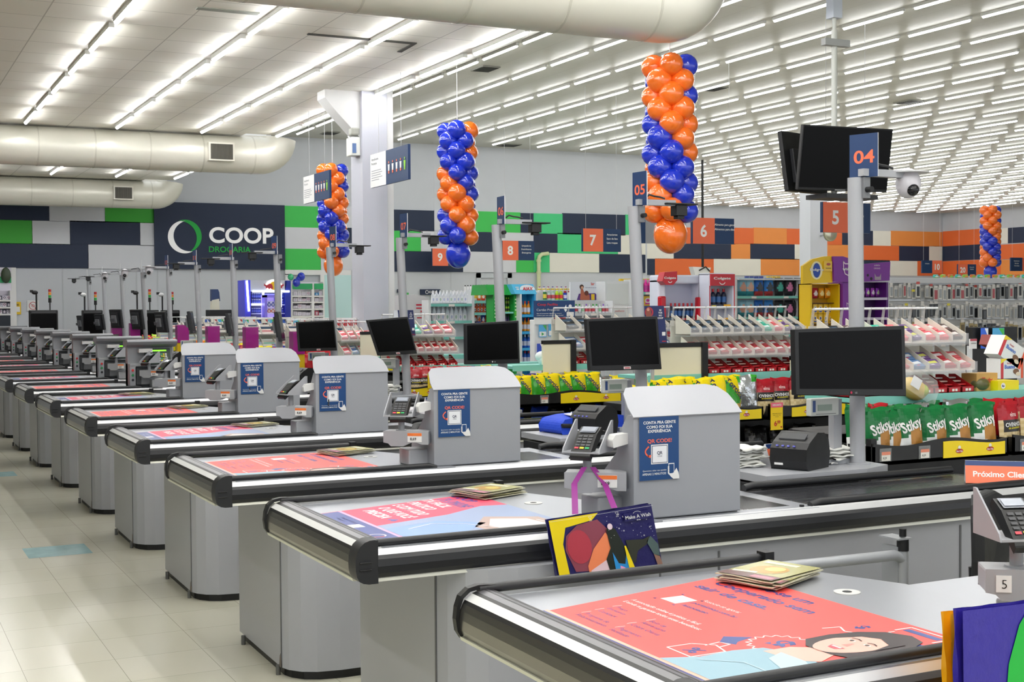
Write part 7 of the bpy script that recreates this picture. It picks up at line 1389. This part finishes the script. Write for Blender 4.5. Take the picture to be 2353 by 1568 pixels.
# energy drink display
v = 26.0; LED = M('dfe9ff', .4, e=2.6); LB = M('5a5cf0', .4, e=1.6); t = thing('drinks_display', (Q(615, 700, v).x, v + .2, FZ), 'white drinks display with blue light strips and two red bulls round a yellow disc', 'display')
a = Q(563, 740, v); b = Q(668, 740, v); zt_ = Q(610, 644, v).z; FR = M('b9bcc6', .4, 0)
mb = MB(); mb.box(a.x, v + .5, FZ, b.x, v + .55, zt_, M('8a8cae', .4)); mb.box(Q(576, 700, v).x, v, Q(600, 670, v).z, Q(655, 700, v).x, v + .5, zt_, FR); mb.prism(outl([(655, 672), (660, 645), (668, 645), (668, 740), (655, 740)], v), 'y', v, v + .5, M('1f2f9a', .4)); mb.box(a.x, v, FZ, Q(576, 700, v).x, v + .5, zt_, M('4a4ad8', .4)); mb.build('cabinet', t)
mb = MB()
def strip(x0, y0, x1, y1, m=LED):
    q0 = Q(x0, y0, v - .02); q1 = Q(x1, y1, v - .02); mb.tube([q0, q1], .022, m, n=6)
strip(567, 645, 572, 716); strip(580, 670, 665, 670); strip(605, 673, 605, 725); strip(645, 673, 645, 706); strip(578, 700, 603, 700); strip(609, 678, 609, 727, LB); strip(641, 678, 641, 727, LB); strip(609, 678, 641, 678, LB); mb.build('light_strip', t)
mb = MB(); c = Q(628, 657, v); p = PL(mb, (c.x, v - .03, c.z), EX, EZ); p.n = Vector((0, -1, 0)); p.step = .006; p.disc(0, 0, .17, M('fbf6ea', .4, e=.9), 0, ry=.13); p.disc(0, 0, .085, M('f2c515', .4), 2)
for s_ in (-1, 1): p.poly([(s_*x, z) for x, z in ((.02, -.04), (.04, .03), (.09, .045), (.15, .01), (.19, .03), (.2, .06), (.205, .0), (.17, -.02), (.17, -.06), (.13, -.04), (.1, -.07), (.07, -.05), (.04, -.075))][::s_], M('c03040', .4), 3)
mb.build('emblem', t)
for py in (700, 720, 742):
    for x0, x1 in ((578, 603), (647, 665)): mb = MB(); z = Q(600, py, v).z; mb.box(Q(x0, py, v).x, v + .02, z - .02, Q(x1, py, v).x, v + .5, z, M('c9cdf0', .4)); mb.build('shelf', t)
CAN = ('20308a', 'c9cddc', '6a74c0')
for r_, yb in enumerate((685, 699, 719)):
    for i in range(6): prod('spray', CAN, 580 + i * 4.2, yb, 3.9, 11, v + .1, 'blue drink can left of the fridge, shelf %s, %s from the left' % (ORD[r_+1], ORD[i+1]), 'blue drink cans')
    for i in range(4): prod('spray', CAN, 649 + i * 4.2, yb, 3.9, 11, v + .1, 'blue drink can right of the fridge, shelf %s, %s from the left' % (ORD[r_+1], ORD[i+1]), 'blue drink cans')
t = thing('small_fridge', (Q(625, 700, v).x, v - .2, FZ), 'small lit drinks fridge in the middle of the white display', 'fridge')
a = Q(609, 740, v - .3); b = Q(642, 740, v - .3); mb = MB(); zt_ = Q(625, 678, v - .3).z; mb.box(a.x, v - .1, FZ, b.x, v - .03, zt_, M('b9a8f0', .4, e=.5)); mb.box(a.x, v - .3, FZ, a.x + .05, v - .1, zt_, M('8a7af0', .4)); mb.box(b.x - .05, v - .3, FZ, b.x, v - .1, zt_, M('8a7af0', .4)); mb.box(a.x, v - .3, zt_ - .05, b.x, v - .1, zt_, M('8a7af0', .4)); mb.build('case', t)
for py in (706, 720, 735): mb = MB(); z = Q(625, py, v - .3).z; mb.box(a.x + .05, v - .28, z - .01, b.x - .05, v - .1, z, WHITE); mb.build('shelf', t)
for r_, yb in enumerate((705, 719)):
    for i in range(6): prod('spray', (('eef0f6', 'd8dce8', '5a6ab0'), ('2a3a9a', 'd8dce8', 'c0c4dc'))[i % 2] if r_ == 0 else (('e8e4e0', 'd8dce8', 'c86a4a'), ('c87a5a', 'e8d0c8', 'f0e8e4'))[i % 2], 614 + i * 4.5, yb, 4.1, 13 - 2 * r_, v - .25, 'small can in the lit fridge, %s shelf, %s from the left' % (('upper', 'lower')[r_], ORD[i+1]), 'cans in the lit fridge')
# navy-blue exit gate post, black kiosks and signal towers at the far left
def kiosk(px0, px1, pyt, v, label, light=None, camp=None, wcam=False):
    a = Q(px0, 760, v); b = Q(px1, 760, v); zt_ = Q((px0+px1)/2, pyt, v).z; t = thing('self_checkout', ((a.x+b.x)/2, v, FZ), label, 'kiosk', 'black self checkout kiosks'); w = b.x - a.x
    mb = MB(); mb.box(a.x + w*.1, v + .05, FZ, b.x - w*.1, v + .2, zt_ - .5, M('3a3d42', .5)); mb.box(a.x, v, zt_ - .62, b.x, v + .15, zt_, BLACK); mb.build('case', t, bevel=.015)
    mb = MB(); mb.box(a.x + w*.05, v - .004, zt_ - .58, b.x - w*.05, v, zt_ - .07, SCREEN); mb.box(a.x + w*.08, v - .004, zt_ - .05, b.x - w*.08, v, zt_ - .03, M('4b4d50', .5)); mb.build('display', t)
    if light:
        x = Q(light[0], 700, v).x; z1 = Q(light[0], light[1], v).z; mb = MB(); mb.cyl((x, v + .08, zt_), (x, v + .08, z1 - .2), .012, BLACK, n=8); mb.cyl((x, v + .08, z1 - .26), (x, v + .08, z1 - .17), .03, BLACK, n=10)
        for i, c_ in enumerate(('b02a2a', 'e08a1e', '2a9a3a')): mb.cyl((x, v + .08, z1 - .058*i - .05), (x, v + .08, z1 - .058*i), .028, M(c_, .3), n=10)
        mb.build('signal_tower', t)
    if camp:
        x = Q(camp[0], 700, v).x; z1 = Q(camp[0], camp[1], v).z; mb = MB(); mb.cyl((x, v + .08, zt_), (x, v + .08, z1), .016, BLACK, n=8); mb.ell((x - .03, v + .06, z1 - .03), (.06, .05, .04), M('d9dadc', .4) if wcam else BLACK, n=12, k=8); mb.box(x - .12, v + .04, z1 - .03, x - .06, v + .08, z1 + .02, BLACK); mb.build('camera_post', t)
kiosk(68, 134, 713, 27.0, 'widest black self checkout kiosk at the far left', (116, 665), (85, 669))
kiosk(190, 237, 713, 27.2, 'black self checkout kiosk with a white camera behind the far poles', (221, 671), (196, 674), True)
kiosk(303, 366, 713, 27.4, 'black self checkout kiosk with a black camera post left of the drinks display', (346, 665), (317, 670))
kiosk(372, 414, 713, 27.5, 'black self checkout kiosk at the right end of its row', (398, 671), (375, 674), True)
v = 26.4; t = thing('exit_kiosk', (Q(497, 700, v).x, v, FZ), 'navy and cream rounded kiosk on a black counter before the plain wall', 'kiosk'); mb = MB(); mb.prism(outl([(486, 692), (486, 665), (501, 665), (504, 672), (506, 692)], v), 'y', v, v + .12, M('2c3f68', .45)); mb.build('upper_panel', t)
mb = MB(); mb.prism(outl([(486, 712), (487, 690), (503, 687), (504, 712)], v), 'y', v - .02, v + .12, M('e0dbc8', .5)); mb.build('lower_panel', t); mb = MB(); a = Q(478, 716, v); b = Q(530, 716, v); mb.box(a.x, v - .1, FZ, b.x, v + .2, a.z + .03, BLACK); mb.build('counter', t)
# magenta acrylic boxes on the poles
for i, (px0, px1, py0, py1, k) in enumerate(((565, 594, 752, 801, 7), (478, 505, 750, 793, 8), (408, 434, 747, 788, 9), (674, 700, 762, 815, 6), (300, 322, 743, 775, 10), (258, 285, 743, 775, 11))):
    v = V0[k] + .80; a = Q(px0, py1, v); b = Q(px1, py0, v); w = b.x - a.x; mb = MB(); mb.box(a.x, v, a.z, b.x, v + .16, b.z, M('a8188a', .25, 0, 'tintbox')); t = thing('magenta_box', ((a.x+b.x)/2, v + .08, a.z), 'magenta acrylic collection box hung on the pole of %s' % LN[k], 'box', 'magenta acrylic boxes'); mb.build('case', t)
    mb = MB(); random.seed(i)
    for j in range(26): x = random.uniform(a.x + .02, b.x - .03); z = random.uniform(a.z + .01, a.z + (b.z - a.z) * .75); mb.box(x, v + .03, z, x + .02, v + .13, z + .015, M(('6a0f5c', 'c030a0', '8a1878')[j % 3], .5))
    o = mb.build('paper_slips', t); o['kind'] = 'stuff'
    mb = MB(); mb.box(a.x + .01, v + .16, b.z - .06, b.x, v + .18, b.z - .03, GREY); mb.build('bracket', t); mb = MB(); mb.box(a.x, v + .01, .921, b.x, v + .15, a.z - .003, M('e0b81c', .35)); mb.build('yellow_base', t)
# picture cards hanging in the far racks, red boxes
random.seed(51)
for i in range(16):
    px = 478 + i * 14.5; c_ = (('2a58b0', 'e8e6e0', '1c2030'), ('e8e4da', '22252a', 'b03040'), ('4ab0d8', 'f0a0b0', '58b048'), ('e9e4e8', '3a8a4a', 'c04a3a'))[i % 4]
    prod('card', c_, px, 750, 12, 16, 24.2, 'small picture card on the far rack, %s from the left' % ORD[i+1], 'picture cards on the far rack')
mb = MB(); a = Q(468, 751, 24.3); b = Q(712, 751, 24.3); mb.box(a.x, 24.25, FZ, b.x, 24.6, a.z + .15, M('e9e6d8', .5)); mb.box(a.x, 24.1, a.z - .03, b.x, 24.6, a.z, SHG); tag(mb.build('card_rack', base=(a.x, 24.4, FZ)), 'long cream rack carrying the small picture cards', 'rack')
for i in range(5):
    a = Q(772 + i * 13, 756, 15.9); mb = MB(); mb.box(a.x - .04, 15.86, a.z - .0, a.x + .04, 15.9, a.z + .14, M('ece8e6', .5)); p = PL(mb, (a.x - .04, 15.859, a.z), EX, EZ); p.n = Vector((0, -1, 0)); p.text('N', .04, .04, .07, M('c8202c', .4), bold=.03); tag(mb.build('gift_card', base=(a.x, 15.88, a.z)), 'white gift card with a red N, %s from the left' % ORD[i+1], 'gift card', 'cards with a red N')
mb = MB(); a = Q(764, 758, 15.9); b = Q(836, 758, 15.9); mb.box(a.x, 15.9, FZ, b.x, 16.2, a.z + .14, M('dcd8d0', .5)); mb.box(a.x, 15.84, a.z - .02, b.x, 15.9, a.z, SHG); tag(mb.build('card_rack', base=(a.x, 16, FZ)), 'pale rack carrying the white cards with a red N', 'rack')
